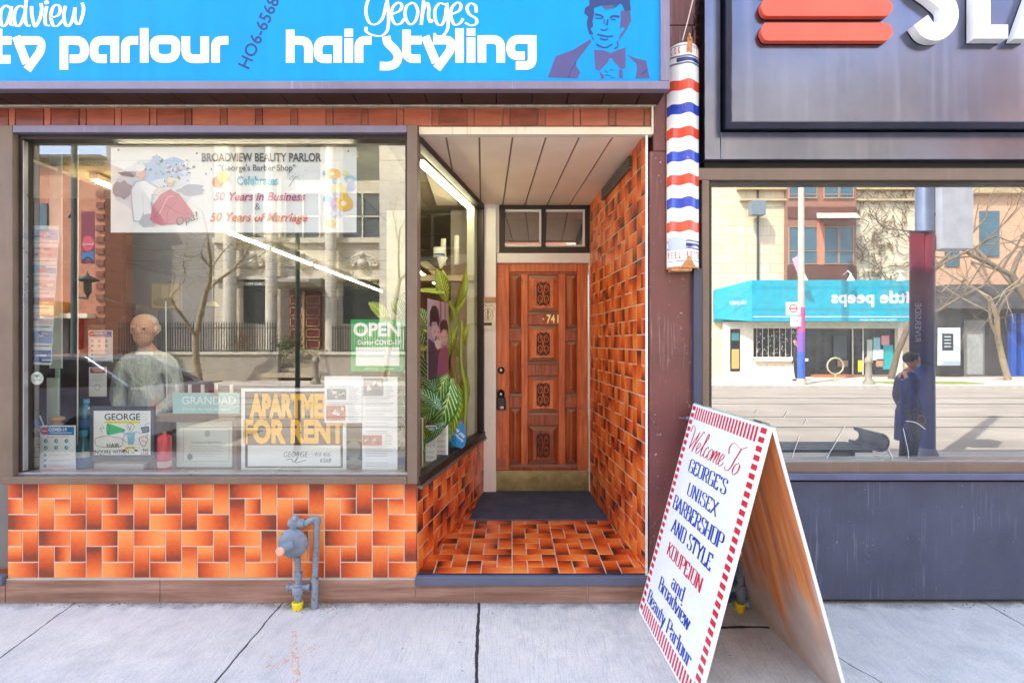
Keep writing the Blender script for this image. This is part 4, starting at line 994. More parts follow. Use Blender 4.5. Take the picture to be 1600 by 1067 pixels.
k = MB(AF).mat(rd); k.lay = .0008; serif(k, 'KOUPEION', .203, .755, .610, .664); k.build('red_lettering', af)
k = MB(AF).mat(rd); k.lay = .0008
def sb(pts): return [(a * WB, b * LB) for a, b in pts]
def cursive(k, paths, thick=.011, thin=.0022):
    for p in paths: k.rib(cr(sb(p), 6), 0, wf=lambda t: thin + (thick - thin) * max(0, abs(t.y)) ** 2 * (1 if t.x * t.y < .35 else .45))
x0 = .09
cursive(k, [  # W
 [(.085, .125), (.10, .098), (.135, .100), (.145, .13), (.125, .20)], [(.125, .20), (.19, .145), (.225, .112)], [(.225, .112), (.20, .16), (.175, .207)], [(.175, .207), (.24, .14), (.285, .104), (.30, .112)],
 # e
 [(.235, .190), (.275, .172), (.285, .158), (.265, .156), (.240, .180), (.245, .203), (.27, .200), (.30, .18)],
 # l
 [(.30, .18), (.36, .13), (.372, .108), (.355, .108), (.325, .165), (.315, .198), (.33, .204), (.36, .19)],
 # c
 [(.405, .163), (.395, .155), (.365, .175), (.36, .20), (.385, .203), (.41, .19)],
 # o
 [(.455, .156), (.425, .17), (.415, .198), (.435, .205), (.465, .186), (.468, .162), (.455, .156)],
 # m
 [(.487, .158), (.48, .18), (.468, .205)], [(.472, .198), (.515, .157), (.525, .162), (.505, .205)], [(.508, .198), (.552, .157), (.562, .162), (.545, .196), (.555, .204), (.58, .19)],
 # e
 [(.575, .190), (.612, .172), (.622, .158), (.602, .156), (.578, .180), (.584, .203), (.61, .200), (.635, .185)],
 # T
 [(.665, .145), (.66, .118), (.70, .098), (.78, .108), (.845, .094)], [(.79, .108), (.755, .15), (.72, .195), (.675, .208), (.66, .195)],
 # o
 [(.800, .160), (.765, .175), (.755, .200), (.775, .208), (.81, .19), (.815, .166), (.800, .160)], [(.812, .17), (.83, .172)]])
k.build('welcome_lettering', af)

# ================================================================== GAS REGULATORS
GY = -.085
def regulator(ox, oy, label, first=None):
    r = empty('gas_regulator', (ox, oy, 0), label, 'gas regulator', 'gas regulators on the pavement by the walls')
    GP = MATS['gas_paint']; q = lambda a, b, dy=0: Vector((ox + (a - 466) / 267.5, oy + dy, CZ - (b - 533) / 267.5))
    k = MB().mat(GP); k.lathe(q(460, 846, -.02), [(.0, .035), (.03, .033), (.075, .016), (.082, .004), (.086, .002), (.086, -.006), (.082, -.008), (.06, -.03), (.02, -.045)], (0, -1, 0), 28)
    for i in range(6):
        a = i * 1.047 + .3; c = q(460, 846, -.02) + Vector((math.cos(a) * .079, 0, math.sin(a) * .079)); k.lathe(c, [(.007, .0), (.007, .012), (.004, .014)], (0, -1, 0), 6)
    k.build('regulator_body', r)
    k = MB().mat(GP); k.tube([q(460, 846, -.04), q(451, 849, -.075), q(450, 850, -.10)], [.034, .030, .022], 14); k.mat(M('cap_salmon', '#e3a08c', .6)); k.lathe(q(450, 850, -.10), [(.024, -.004), (.024, .010), (.018, .014)], (-.15, -1, -.1), 16); k.build('vent_cap', r)
    k = MB().mat(GP); k.tube([q(466, 868, -.01), q(466, 900), q(466, 946)], .017, 12)
    for a, b_, rr in ((893, 899, .025), (899, 905, .022), (911, 915, .027), (915, 927, .033), (927, 930, .026), (930, 936, .022)): k.lathe(q(466, b_), [(rr * .92, 0), (rr, .003), (rr, (b_ - a) / 267.5 - .003), (rr * .92, (b_ - a) / 267.5)], (0, 0, 1), 12)
    k.tube([q(452, 917), q(480, 917)], [.016, .016], 8); k.tube([q(449, 917), q(452, 917)], .022, 6); k.tube([q(480, 917), q(484, 917)], .022, 6); k.build('inlet_pipe', r)
    k = MB().mat(GP); k.tube([q(460, 826, .0), q(460, 818, -.01), q(462, 810, -.01)], .024, 12); k.tube([q(452, 817), q(474, 817)], .027, 12); k.tube([q(474, 817), q(480, 816), q(486, 812, .01), q(491, 811, .015), q(495, 814, .02)], .020, 12)
    k.tube([q(472, 817), q(476, 817)], .028, 12); k.lathe(q(461, 812), [(.022, 0), (.02, .02), (.008, .028)], (0, 0, 1), 10); k.build('outlet_elbow', r)
    k = MB().mat(GP); k.tube([q(493, 813, .02), q(492, 860, .02), q(490, 904, .02)], .018, 12); k.tube([q(490, 903, .02), q(490, 955, .015)], .021, 12); k.lathe(q(490, 908, .02), [(.026, 0), (.026, .012)], (0, 0, 1), 12); k.lathe(q(493, 818, .02), [(.024, 0), (.026, .01), (.024, .028)], (0, 0, 1), 12); k.build('riser_pipe', r)
    k = MB().mat(M('safety_yellow', '#e6cf1a', .5)); k.lathe(q(465, 957.5), [(.018, .0), (.028, .03), (.033, .065), (.030, .07), (.024, .066)], (0, 0, 1), 12); k.build('yellow_sleeve', r)
    return r
rg = regulator(W(GY)(466, 0).x, GY, 'grey gas regulator with yellow sleeve standing below the big shop window')
r2 = rg.copy(); sc.collection.objects.link(r2); r2.location = (1.33, -.10, 0); r2['label'] = 'grey gas regulator half hidden behind the sandwich board'
for ch in list(rg.children):
    c = ch.copy(); sc.collection.objects.link(c); c.parent = r2
# grit around the pipe foot
k = MB().mat(M('grit', '#7f7463', .9)); k.mat(M('grit_pale', '#a5977f', .9))
for i in range(620):
    a = random.gauss(0, .11); b = -abs(random.gauss(0, .05)) - .015; s_ = random.uniform(.002, .006); k.cur = random.randrange(2)
    ox = W(GY)(475, 0).x if i % 5 else 1.40
    if i > 260: ox = random.uniform(-3.2, 3.2); a = 0; b *= .7
    c = Vector((ox + a, b, .002))
    k.hexa([c + Vector((math.cos(t), math.sin(t), 0)) * s_ * random.uniform(.7, 1.3) for t in (0, 2, 4)], [c + Vector((math.cos(t) * .5, math.sin(t) * .5, .8)) * s_ for t in (0, 2, 4)])
k.build('grit', kind='stuff')
# ================================================================== THINGS IN THE SHOP WINDOW
def sheet(name, Y, box, label, cat, base='#eceff0', th=.003, group=None, rough=.45, pl=None, tilt=None):
    """a printed board: returns an MB whose plane is the front face of the sheet"""
    pl = pl or W(Y); k = MB(pl).mat(M('paper_' + base.lstrip('#'), base, rough, var=.03)); k.pbox(box[0], box[1], box[2], box[3], -th, 0)
    k.done = lambda **kw: k.build(name, None, label=label, cat=cat, group=group, **kw); return k
def lines(k, a0, b0, a1, n, dy, w, col, jag=.25, seed=1):
    rnd = random.Random(seed); k.mat(col)
    for i in range(n): k.rect(a0, b0 + i * dy, a1 - (a1 - a0) * jag * rnd.random(), b0 + i * dy + w)
def blob(k, a, b, ra, rb, col, seed=0, n=14, jit=.25):
    rnd = random.Random(seed); k.mat(col); k.poly([(a + ra * math.cos(t) * (1 + rnd.uniform(-jit, jit)), b + rb * math.sin(t) * (1 + rnd.uniform(-jit, jit))) for t in [6.283 * i / n for i in range(n)]])
# --- celebration banner
k = sheet('banner', .055, (173, 230, 557, 363), 'white celebration banner BROADVIEW BEAUTY PARLOR 50 years hung high in the big window', 'banner', '#f6f7fa', .002)
blob(k, 240, 292, 62, 45, '#dfe5f2', 1, 26, .12); blob(k, 250, 264, 40, 18, '#a9c6ee', 2, 22, .3)
rnd = random.Random(5)
for i in range(70): blob(k, rnd.gauss(275, 20), rnd.gauss(268, 13), rnd.uniform(1, 2.6), rnd.uniform(1, 2.6), rnd.choice(['#5a6a9a', '#8aa4d6', '#7a6a5a', '#b7a08a', '#dfe8f6', '#484a5c']), i, 6, .4)
blob(k, 192, 296, 14, 14, '#9a9eac', 3); blob(k, 204, 272, 18, 4, '#7c7c8a', 4)
blob(k, 300, 297, 22, 8, '#aeb2c4', 41, 18, .3)
k.mat('#b9c2d8'); k.poly([(209, 346), (206, 318), (205, 294), (213, 283), (226, 281), (238, 286), (255, 297), (256, 305), (240, 305), (238, 320), (242, 346)]); k.mat('#f6f6fc'); k.poly([(211, 344), (208, 318), (207, 296), (214, 285), (226, 283), (236, 288), (252, 298), (254, 303), (238, 303), (236, 320), (240, 344), (228, 346), (225, 330), (220, 346)]); k.mat('#d9dbe8'); k.rib([(225, 330), (224, 300)], 1); blob(k, 221, 272, 8, 9, '#d9a89a', 7, 14, .1); blob(k, 220, 262, 9, 7, '#ecebf0', 8); blob(k, 252, 300, 12, 6, '#e6d4ce', 9)
blob(k, 232, 345, 12, 10, '#b9bcc8', 10); k.mat('#c9566e'); k.poly([(235, 343), (240, 320), (252, 304), (266, 296), (280, 303), (292, 318), (303, 334), (296, 345), (275, 350), (252, 352), (240, 348)])
k.mat('#a8405c'); k.rib(cr([(242, 340), (256, 322), (272, 328), (290, 338)], 5), 1.4); k.rib(cr([(262, 350), (264, 330), (276, 316)], 5), 1.2); k.mat('#e98fa0'); k.rib(cr([(250, 335), (262, 310), (272, 306)], 5), 2)
blob(k, 266, 285, 6, 8, '#cdbba0', 11); blob(k, 268, 281, 7, 4, '#e8dcc0', 12)
k.mat('#3e362a'); k.text('BROADVIEW BEAUTY PARLOR', 409, 252.5, 12.5, .74, .028); k.mat('#2c2c2e'); k.text('"George\'s Barber Shop"', 402, 267, 9.2, .92, .008)
k.mat('#27b3d6'); k.text('Celebrates', 403, 289, 13.0, .78, .03)
k.mat('#c23a80'); k.text('50 Years in Business', 405, 313.5, 12.6, .93, .022, shear=.25); k.mat('#7c8896'); k.text('&', 403, 328, 10.5, .9, .0)
k.mat('#dc6142'); k.text('50 Years of Marriage', 404, 346, 13.2, .92, .022, shear=.25); k.mat('#3a4252'); k.text('Opa!', 293, 348, 12.5, 1, .004, rot=R(18), shear=.2)
blob(k, 341, 285, 9, 9, '#ee6c3c', 13, 16, .05); blob(k, 349, 277, 9, 9, '#f5c12a', 14, 16, .05); k.mat('#8890a0'); k.rib([(452, 292), (463, 276)], 1.1)
for i in range(24): k.ell(462 + rnd.gauss(0, 8), 276 + rnd.gauss(0, 5), .7, n=5)
for a, b, ra, rb, c in ((521, 272, 12, 8, '#f2b61e'), (508, 271, 3.5, 3.5, '#4aa8d8'), (524, 283, 5, 4, '#9ccbe8'), (530, 296, 12, 9, '#f3ecb0'), (548, 281, 9, 6, '#9ecdee'), (550, 292, 7, 9, '#b9bbea'), (512, 311, 6, 6, '#4fb0ec'), (521, 318, 6, 8, '#d5a8da'), (539, 318, 13, 12, '#f4b91c'), (538, 306, 6, 6, '#f6c93c'), (524, 334, 8, 7, '#b9c9f0'), (527, 305, 6, 5, '#c3c2ee'), (517, 349, 8, 6, '#f5cf4c'), (540, 271, 5, 4, '#e9efb6')):
    blob(k, a, b, ra, rb, c, int(a), 18, .06); 
    if ra > 7: blob(k, a - 1, b, ra * .35, rb * .35, '#fff6d0', int(a) + 1, 12, .1)
k.mat('#9a9aa4'); k.ell(187, 235, 1.8, n=10); k.ell(545, 237, 1.8, n=10); k.done()
# --- OPEN sign
k = sheet('open_sign', .05, (548, 498.5, 632, 580), 'green OPEN During COVID-19 card with blank white box taped in the window', 'notice', '#07a54f')
k.mat('#f6faf7'); k.text('OPEN', 588.5, 524, 19.5, 1.0, .035); k.text('During COVID-19', 592, 538, 7, .86, .02); k.rect(556, 542, 624, 571); k.text('ontario strong', 580, 576.5, 2.4, 1, 0); k.text('safe service', 607, 576.5, 2.2, 1, 0); k.mat('#1d6fa0'); k.ell(623, 575, 2.6, 2, 10); k.done()
# --- framed GEORGE poster
k = sheet('framed_poster', .20, (140, 634.5, 240, 716.5), 'dark framed GEORGE poster with green megaphone drawing standing in the window', 'framed poster', '#4d5160', .02)
k.lay = .001; k.mat('#f1f4f2'); k.rect(146.5, 641, 235.5, 714.0 - 4)
k.mat('#1e2024'); k.text('GEORGE', 191, 655.5, 9.8, 1.0, .014); k.text('HAIR-', 178, 698.3, 6.4, .95, .014); k.text('INQUIRE WITHIN ---', 178.5, 708.7, 6.0, .80, .014); k.text('466', 227, 704, 4.6, .95); k.text('6568', 226, 709.6, 4.4, .95)
k.mat('#f1ea3a'); k.rect(163, 656.8, 219, 661); k.mat('#b9b060'); k.rib([(167, 659), (215, 659)], .5)
k.mat('#2fbf6c'); k.poly([(171, 661), (195, 669.5), (196, 673.5), (171, 679), (167, 671)]); k.mat('#178a48'); k.ell(169, 670, 2.6, 9.2); k.mat('#3aca7a'); k.ell(169, 670, 1.2, 6)
k.mat('#40444c')
for pts in ([(195, 671), (190, 674), (197, 677), (203, 676)], [(198, 665), (202, 661), (208, 662), (210, 667), (206, 672), (200, 671), (198, 665)], [(199, 676), (192, 684), (198, 690)], [(212, 674), (222, 676)], [(160, 664), (163, 669), (157, 668), (160, 675)], [(150, 684), (165, 680), (178, 682), (190, 684), (192, 692), (186, 697), (155, 697), (149, 690), (150, 684)], [(226, 664), (234, 660)]): k.rib(cr(pts, 4), .6)
k.ell(201, 666, .8, 1.1); k.ell(205, 665.5, .8, 1.1); k.ell(203.5, 669, 1.5, 1.2)
k.mat('#8fc4dd'); k.poly([(197, 675), (212, 674), (210, 690), (209, 694), (200, 694), (200, 686)]); k.mat('#e9c84a'); k.poly([(194, 702), (198, 697), (210, 697), (213, 702), (209, 701), (204, 699), (199, 701)])
k.mat('#2b2c30'); k.ell(194, 703, 2.6, 1.4); k.ell(213, 703, 2.6, 1.4); k.mat('#545c6c'); k.poly([(220, 667), (233, 665), (234, 674), (223, 676)]); k.mat('#e4e8ee'); k.rib([(222, 670), (232, 668.5)], .8); k.rib([(223, 673), (232, 671.5)], .6)
k.mat('#b0405a'); k.rib(cr([(218, 684), (225, 681), (231, 684), (229, 692), (224, 697), (219, 690), (218, 684)], 4), .9); k.rib([(221, 687), (229, 690)], .7); k.mat('#5a6068'); k.rib(cr([(229, 676), (232, 679), (228, 683)], 4), .6)
k.done(bevel=.002)
# --- standing covid notice
def covid(name, pl, box, label, big=True):
    a0, b0, a1, b1 = box; w = a1 - a0; h = b1 - b0; X = lambda f: a0 + w * f; Yv = lambda f: b0 + h * f
    k = sheet(name, 0, box, label, 'notice', '#e9eff3', .002, pl=pl)
    k.mat('#1a78bd'); k.rect(X(.18), Yv(.03), X(.96), Yv(.21)); k.mat('#f4f8fb'); k.text('COVID-19', X(.50), Yv(.125), h * .065, .95, .03); k.rect(X(.3), Yv(.155), X(.9), Yv(.168))
    k.mat('#cc3b2e'); k.ell(X(.13), Yv(.12), w * .11); k.mat('#f7d9d4'); k.rect(X(.06), Yv(.11), X(.2), Yv(.13))
    k.mat('#d0483c'); k.rect(X(.18), Yv(.245), X(.82), Yv(.255))
    for f in (.34, .49):
        for g_ in (.17, .46, .75):
            k.mat('#1e97a8'); k.ell(X(g_), Yv(f), w * .055); k.mat('#e9eff3'); k.ell(X(g_) + w * .012, Yv(f), w * .02)
    for i, f in enumerate((.65, .77, .89)):
        k.mat('#1e97a8'); k.ell(X(.16), Yv(f), w * .045); k.mat('#9aa4ae' if i < 2 else '#d98078'); k.rect(X(.27), Yv(f - .015), X(.85), Yv(f - .005)); k.rect(X(.27), Yv(f + .01), X(.7), Yv(f + .018))
    k.mat('#1a78bd'); k.rect(X(.03), Yv(.965), X(.97), Yv(.995)); return k.done()
covid('covid_notice', W(.16), (62, 664, 118, 735), 'white COVID-19 notice with teal round icons standing at the bottom left of the window')
# --- old portrait photo behind it
k = sheet('portrait_photo', .22, (32, 669, 66, 735), 'old sepia portrait photo of a dark haired young man at the window corner', 'photo', '#cfc6ae', .002)
k.mat('#8f8a80'); k.poly([(38, 735), (44, 722), (52, 716), (62, 716), (66, 719), (66, 735)]); k.mat('#c3beb4'); k.poly([(41, 690), (46, 683), (60, 682), (66, 684), (66, 722), (60, 727), (52, 722), (44, 710)])
k.mat('#3a3833'); k.poly([(38, 694), (38, 684), (46, 676), (58, 673), (66, 675), (66, 685), (58, 682), (48, 685), (43, 692), (43, 703), (40, 700)]); k.rib([(46, 695), (52, 693)], 1.3); k.rib([(58, 693), (65, 694)], 1.3)
k.mat('#55524c'); k.ell(49, 698, 2.2, 1); k.ell(61, 698, 2.2, 1); k.rib(cr([(55, 698), (54, 706), (57, 707)], 3), 1); k.rib(cr([(51, 714), (56, 713), (61, 714)], 3), 1.3); k.done()
# --- pens tucked behind
k = MB(W(.24)); k.mat('#2d74c4'); k.poly([(40, 664), (50, 655), (62, 652), (68, 664), (62, 669), (44, 669)], 0); k.mat('#dfe5ee'); k.tube([W(.23)(33, 657), W(.23)(42, 668)], .004, 6); k.tube([W(.23)(62, 649), W(.23)(68, 664)], .004, 6); k.build('tissue_pack', None, label='small blue and white packet with pens behind the sepia portrait photo', cat='packet')
k = MB(); c = W(.3); k.mat(M('wood_knob', '#c39a66', .5)); k.lathe(c(89, 664), [(.0, 0), (.03, .0), (.034, .01), (.022, .02), (.045, .035), (.04, .055), (.0, .062)], (0, 0, 1), 16); k.build('wooden_knob', None, label='turned pale wooden knob showing above the COVID-19 notice', cat='knob')
# --- bottles
teal = None
def bottle(a, b0, b1, Y, label, prof, mt, lab=None, cap=None, grp=None):
    c = W(Y); base = c(a, b1); H = (c(a, b0) - base).z; k = MB().mat(mt)
    k.lathe(base, [(r * H, h * H) for r, h in prof], (0, 0, 1), 18)
    o = k.build('bottle', None, label=label, cat='bottle', group=grp)
    o2 = empty('bottle', o.location, label, 'bottle', grp); n = o.name; o.name = 'tmp'; o2.name = 'bottle'; o.name = 'glass_body'
    for p in ('label', 'category', 'group'):
        if p in o: del o[p]
    o.parent = o2; o.location = (0, 0, 0)
    for nm, m2, h0, h1, rr in (lab or []):
        k = MB().mat(m2); k.lathe(base, [(rr * H, h0 * H), (rr * H, h1 * H)], (0, 0, 1), 18); k.build(nm, o2)
    return o2
def mk_liquid(name, col):
    t = NT(name); t.bsdf(lin(col), .08, spec=.6, coat=.5); MATS[name] = t.m; return t.m
tl = mk_liquid('teal_liquid', '#0d6a80'); bl2 = mk_liquid('blue_liquid', '#1c7fb0'); pk = mk_liquid('red_lotion', '#d9344a'); cw = M('cap_white', '#d7dde3', .4); lb_ = M('label_blue', '#2a5fa8', .5); 
pr = [(.10, 0), (.115, .02), (.115, .62), (.07, .76), (.045, .82), (.045, .93), (0.0, .94)]
bottle(131, 672, 735, .30, 'teal bottle with blue and white label beside the GEORGE frame', [(.17, 0), (.19, .03), (.19, .5), (.11, .7), (.07, .8), (.07, .98), (0, 1)], tl, [('label_band', lb_, .12, .34, .193), ('label_band', cw, .36, .5, .193), ('cap', M('cap_blue', '#4aa0cc', .3), .86, 1.0, .085)], grp='teal bottles')
bottle(135, 623, 676, .36, 'upper teal bottle with pale cap half behind the GEORGE frame', [(.16, 0), (.18, .03), (.18, .55), (.17, .72), (.08, .82), (.06, .98), (0, 1)], tl, [('label_band', lb_, .2, .4, .184), ('cap', M('cap_blue', '#4aa0cc', .3), .88, 1.0, .08)], grp='teal bottles')
bottle(257, 677, 735, .22, 'pinkish red plastic bottle standing between the GEORGE frame and the certificate', [(.16, 0), (.17, .03), (.17, .88), (.13, .98), (0, 1)], pk, [('label_band', M('label_cream', '#d8c8c0', .5), .12, .28, .172), ('cap', M('cap_straw', '#b59a6a', .5), 1.0, 1.04, .05)])
# --- stone block
k = MB().mat(M('pale_stone', '#b9b6b0', .8, bump=.6)); A, B = W(.26)(154, 735), W(.26)(230, 722); k.box(A.x, B.x, .22, .30, A.z, B.z); k.build('stone_block', None, label='rough pale stone slab lying below the GEORGE frame', cat='stone', bevel=.008)
# --- certificate
k = sheet('certificate', .30, (275, 655, 370, 731), 'dark mounted certificate with white sheet and green seal', 'certificate', '#5b6378', .01)
k.lay = .001; k.mat('#e6f0ee'); k.rect(276, 657.5, 368, 729); k.mat('#9fb0b2'); 
for q in ([(286, 667), (358, 667)], [(287, 669), (287, 719)], [(358, 669), (358, 719)], [(286, 720), (358, 720)]): k.rib(q, .6)
k.mat('#b4c2c4'); k.ell(324, 677, 4.5, 5); k.mat('#6d7a80'); k.text('Certificate of Appreciation', 322, 691.5, 3.0, 1, .003); lines(k, 296, 696, 350, 7, 2.6, .5, '#98a6aa', .3, 4); k.mat('#7c946c'); k.ell(297, 713, 4.6, 5, 14); k.mat('#5d7a50'); k.ell(297, 713, 2.5, 3, 10); k.done()
# --- GRANDAD sign
k = sheet('grandad_sign', .26, (270, 614, 374, 645.5), 'pale aqua GRANDAD sign with white lettering lying on the wooden ledge', 'sign', '#a9d2cf', .012)
k.mat('#f4f8f6'); k.text('GRANDAD', 326, 631, 12.0, .98, .004); k.text('The man, the myth, the legend', 322, 640.5, 4.2, .98, .002); k.done()
k = MB().mat(M('ledge_wood', '#8f7a66', .6, scale=14)); A, B = W(.34)(250, 655), W(.34)(380, 646.5); k.box(A.x, B.x, .24, .42, A.z, B.z); k.box(A.x, A.x + .03, .26, .40, .736, A.z); k.box(B.x - .03, B.x, .26, .40, .736, A.z); k.build('small_bench', None, label='small brown wooden ledge under the GRANDAD sign', cat='ledge')
k = MB().mat(M('peg_white', '#e6e2da', .5))
for a in (277, 297, 317, 338, 362): 
    A = W(.33)(a, 612); k.box(A.x - .008, A.x + .008, .32, .335, A.z - .01, A.z + .05)
k.box(W(.33)(272, 0).x, W(.33)(370, 0).x, .32, .335, W(.33)(0, 615).z, W(.33)(0, 613).z); k.build('peg_rail', None, label='row of short white pegs above the GRANDAD sign', cat='peg rail')
# --- FOR RENT sign
k = MB(W(.07)).mat('#e8ecec'); k.pbox(377, 606, 541, 611, -.004, 0); k.pbox(377, 730, 541, 735, -.004, 0); k.pbox(377, 611, 383, 730, -.004, 0); k.pbox(535.5, 611, 541, 730, -.004, 0)
k.mat('#23262b'); k.rect(383, 611, 535.5, 612.2, .0005); k.rect(383, 728.8, 535.5, 730, .0005); k.rect(383, 612, 384.2, 729, .0006); k.rect(534.3, 612, 535.5, 729, .0006)
k.mat(M('sign_brown_film', '#5c4a3e', .5)); k.rect(384, 612, 534.4, 693.5, -.002); k.mat('#eff1f0'); k.rect(387, 695, 532, 727.5, 0)
k.mat(M('rent_yellow', '#f5b81c', .45)); k.lay = 0; k.text('APARTMENT', 392, 650.5, 33, .53, .055, align='L'); k.text('FOR RENT', 459, 690, 33, .70, .05)
k.mat('#6a7078'); k.lay = .0006; k.text('GEORGE', 461, 713.5, 8.5, .78, -.006, shear=.15); k.text('416 466-', 504, 712.5, 7, .72, -.008, shear=.2); k.mat('#2e3238'); k.text('6568', 508, 721.5, 6.5, .9, -.004, shear=.2); k.rib(cr([(447, 718), (455, 716), (459, 721), (466, 713), (462, 722), (478, 718)], 4), .8)
o = k.build('apartment_sign', None, label='white framed sign with big yellow APARTMENT FOR RENT letters', cat='sign')
# --- printed article sheets
def article(box, label, pics, seed):
    k = sheet('article_sheet', .05 if seed != 2 else .052, box, label, 'paper', '#eceff4', .0012, 'printed article sheets taped in the window')
    rnd = random.Random(seed); a0, b0, a1, b1 = box
    for i in range(int((b1 - b0) / 2.6) - 2):
        y = b0 + 4 + i * 2.6
        if any(p[1] - 2 < y < p[3] + 1 for p in pics): 
            p = next(p for p in pics if p[1] - 2 < y < p[3] + 1); k.mat('#a3a8b2'); 
            if a1 - p[2] > 12: k.rect(p[2] + 4, y, p[2] + 4 + (a1 - p[2] - 8) * rnd.uniform(.5, .95), y + .7)
            continue
        if rnd.random() < .82: k.mat(rnd.choice(['#a3a8b2', '#b9bec8'])); k.rect(a0 + 5, y, a0 + 5 + (a1 - a0 - 10) * rnd.uniform(.6, .98), y + .7)
    for p, cols in zip(pics, (['#8a8f96', '#c9c4bc', '#4c5058', '#e6e4e0'], ['#b9705c', '#5fa8c8', '#6c5148', '#e8d8cc'])):
        p4 = p[:4]; k.mat(cols[0]); k.rect(*p4)
        for j in range(16):
            c = rnd.choice(cols); w = (p[2] - p[0]); h = p[3] - p[1]; a = rnd.uniform(p[0] + 2, p[2] - w * .2); b = rnd.uniform(p[1] + 1, p[3] - h * .3); k.mat(c); k.rect(a, b, a + rnd.uniform(.06, .18) * w, b + rnd.uniform(.08, .28) * h)
    return k.done()
article((566, 588, 621, 733), 'long printed article sheet hanging at the right edge of the big window', [(568, 590, 599, 618), (567, 679, 597, 695)], 1)
article((507, 587, 565.5, 660), 'printed article sheet with two pictures overlapping the rent sign', [(511, 607, 541, 624), (510, 633, 540, 656)], 2)
# --- dim framed picture behind
k = sheet('stone_picture', .4, (538, 686, 572, 737), 'dark picture with grey oval shape behind the printed sheets', 'picture', '#56604f', .01)
blob(k, 552, 703, 12, 15, '#9aa09c', 3, 18, .08); blob(k, 553, 722, 14, 6, '#c9c6a8', 4, 14, .2); k.mat('#8fa04c'); k.rect(538, 686, 572, 689); k.done()
# --- strip of travel postcards
k = MB(W(.1)); pc = W(.1); ys = [352, 379, 407, 431, 458, 481, 510, 540, 570]
rnd = random.Random(9)
for i in range(len(ys) - 1):
    y0, y1 = ys[i], ys[i + 1] - .6; a0 = 50 - i * 1.1; a1 = 93 - i * 1.6
    k.mat('#dfe4ea'); k.poly([(a0, y0), (a1, y0 + 1), (a1 - 1, y1), (a0 - 1, y1)], .001 + i * .0002)
    k.mat(['#7fb8e0', '#c3a9b4', '#4fb3dc', '#b8c4cc', '#8a6f86', '#dcc9cf', '#7f9fd0', '#1c6cb8'][i]); k.poly([(a0 + 1, y0 + 6), (a1 - 1, y0 + 7), (a1 - 2, y1 - 3), (a0, y1 - 4)], .0015 + i * .0002)
    for j in range(7): k.mat(rnd.choice(['#ffffff', '#3f7fc0', '#8c98b4', '#e9d7d0', '#5a6c92', '#b0757c'])); a = rnd.uniform(a0 + 2, a1 - 14); b = rnd.uniform(y0 + 8, y1 - 7); k.rect(a, b, a + rnd.uniform(6, 18), b + rnd.uniform(1, 3), .002 + i * .0002 + j * .00002)
    k.lay = 0; k.mat('#f4f8fb'); k.text(['Islands', 'Harbour', 'Beaches', 'Village', 'Old Town', 'Sunset', 'Aegean', 'Greece'][i], (a0 + a1) / 2 - 4, y1 - 2.5, 3.0, 1, 0, d=.003)
k.build('postcard_strip', None, label='hanging strip of blue sea view postcards at the left side of the window', cat='postcards') 
k = MB(W(.045)).mat('#eef4f4'); k.ell(58, 590.5, 10.2, n=28, d=.0006); k.mat('#17897e'); k.poly([(54, 585), (62, 585), (62, 587), (59.4, 587.6), (59, 590), (57, 590), (56.6, 587.6), (54, 587)], .001); k.mat('#9db8b6'); k.rect(52, 592.5, 64, 594, .001); k.build('round_sticker', None, label='round white sticker with teal mark stuck below the postcard strip', cat='sticker')
covid('covid_notice', W(.62), (138, 515.5, 176, 565), 'pale COVID-19 notice hanging further inside to the left of the man')
k = sheet('mask_notice', .5, (139, 573, 166.5, 619), 'white face mask notice with pinkish heading hanging above the teal bottles', 'notice', '#dfe2ea', .002); k.mat('#a83a52'); k.rect(141, 574.5, 165, 582.5); k.mat('#f1e4e6'); k.rect(144, 576, 162, 577.3); k.rect(146, 579, 160, 580); k.mat('#8890a4'); k.rib(cr([(148, 606), (149, 601), (155, 601), (156, 606), (152, 610), (148, 606)], 4), .8); lines(k, 144, 586, 162, 4, 2.6, .6, '#b6bac6', .3, 3); k.done()
# --- interior picture, plant, lamp
k = sheet('landscape_picture', 4.4, (234, 440, 283, 484), 'framed yellow landscape picture on the back wall seen behind the man', 'picture', '#8a7a3c', .03); k.mat('#c9b45c'); k.rect(237, 443, 280, 481); k.mat('#e6d494'); k.rect(252, 446, 263, 470); blob(k, 258, 472, 18, 7, '#a89034', 3); k.done()
def leafm(name, c1, c2, vein):
    t = NT(name); uv = t.n('UVMap'); s_ = t.n('SeparateXYZ'); t.l(uv.outputs[0], s_.inputs[0]); u, v = s_.outputs[0], s_.outputs[1]
    au = t.math('ABSOLUTE', t.math('SUBTRACT', u, .5)); w = t.math('SINE', t.math('MULTIPLY', t.math('SUBTRACT', v, t.math('MULTIPLY', au, .55)), 60))
    c = t.coord(); n = t.noise(c, 30, 4)
    f = t.math('MULTIPLY', t.math('GREATER_THAN', w, .62), t.math('LESS_THAN', au, .42)); f = t.math('MAXIMUM', f, t.math('LESS_THAN', au, .02))
    col = t.mix(f, t.ramp(n, [(.3, c1), (.7, c2)]), vein); col = t.mix(t.ramp(t.noise(c, 9, 5, .7), [(.6, 0.0), (.72, .7)]), col, '#a39a3c'); t.bsdf(col, .45); MATS[name] = t.m; return t.m
LM = [leafm('leaf_yellow_green', '#56780e', '#7f9a1c', '#c3cf5a'), leafm('leaf_green', '#1f5a14', '#3c7a20', '#b9cf86'), leafm('leaf_dark', '#123f1a', '#22602a', '#a4c49c')]
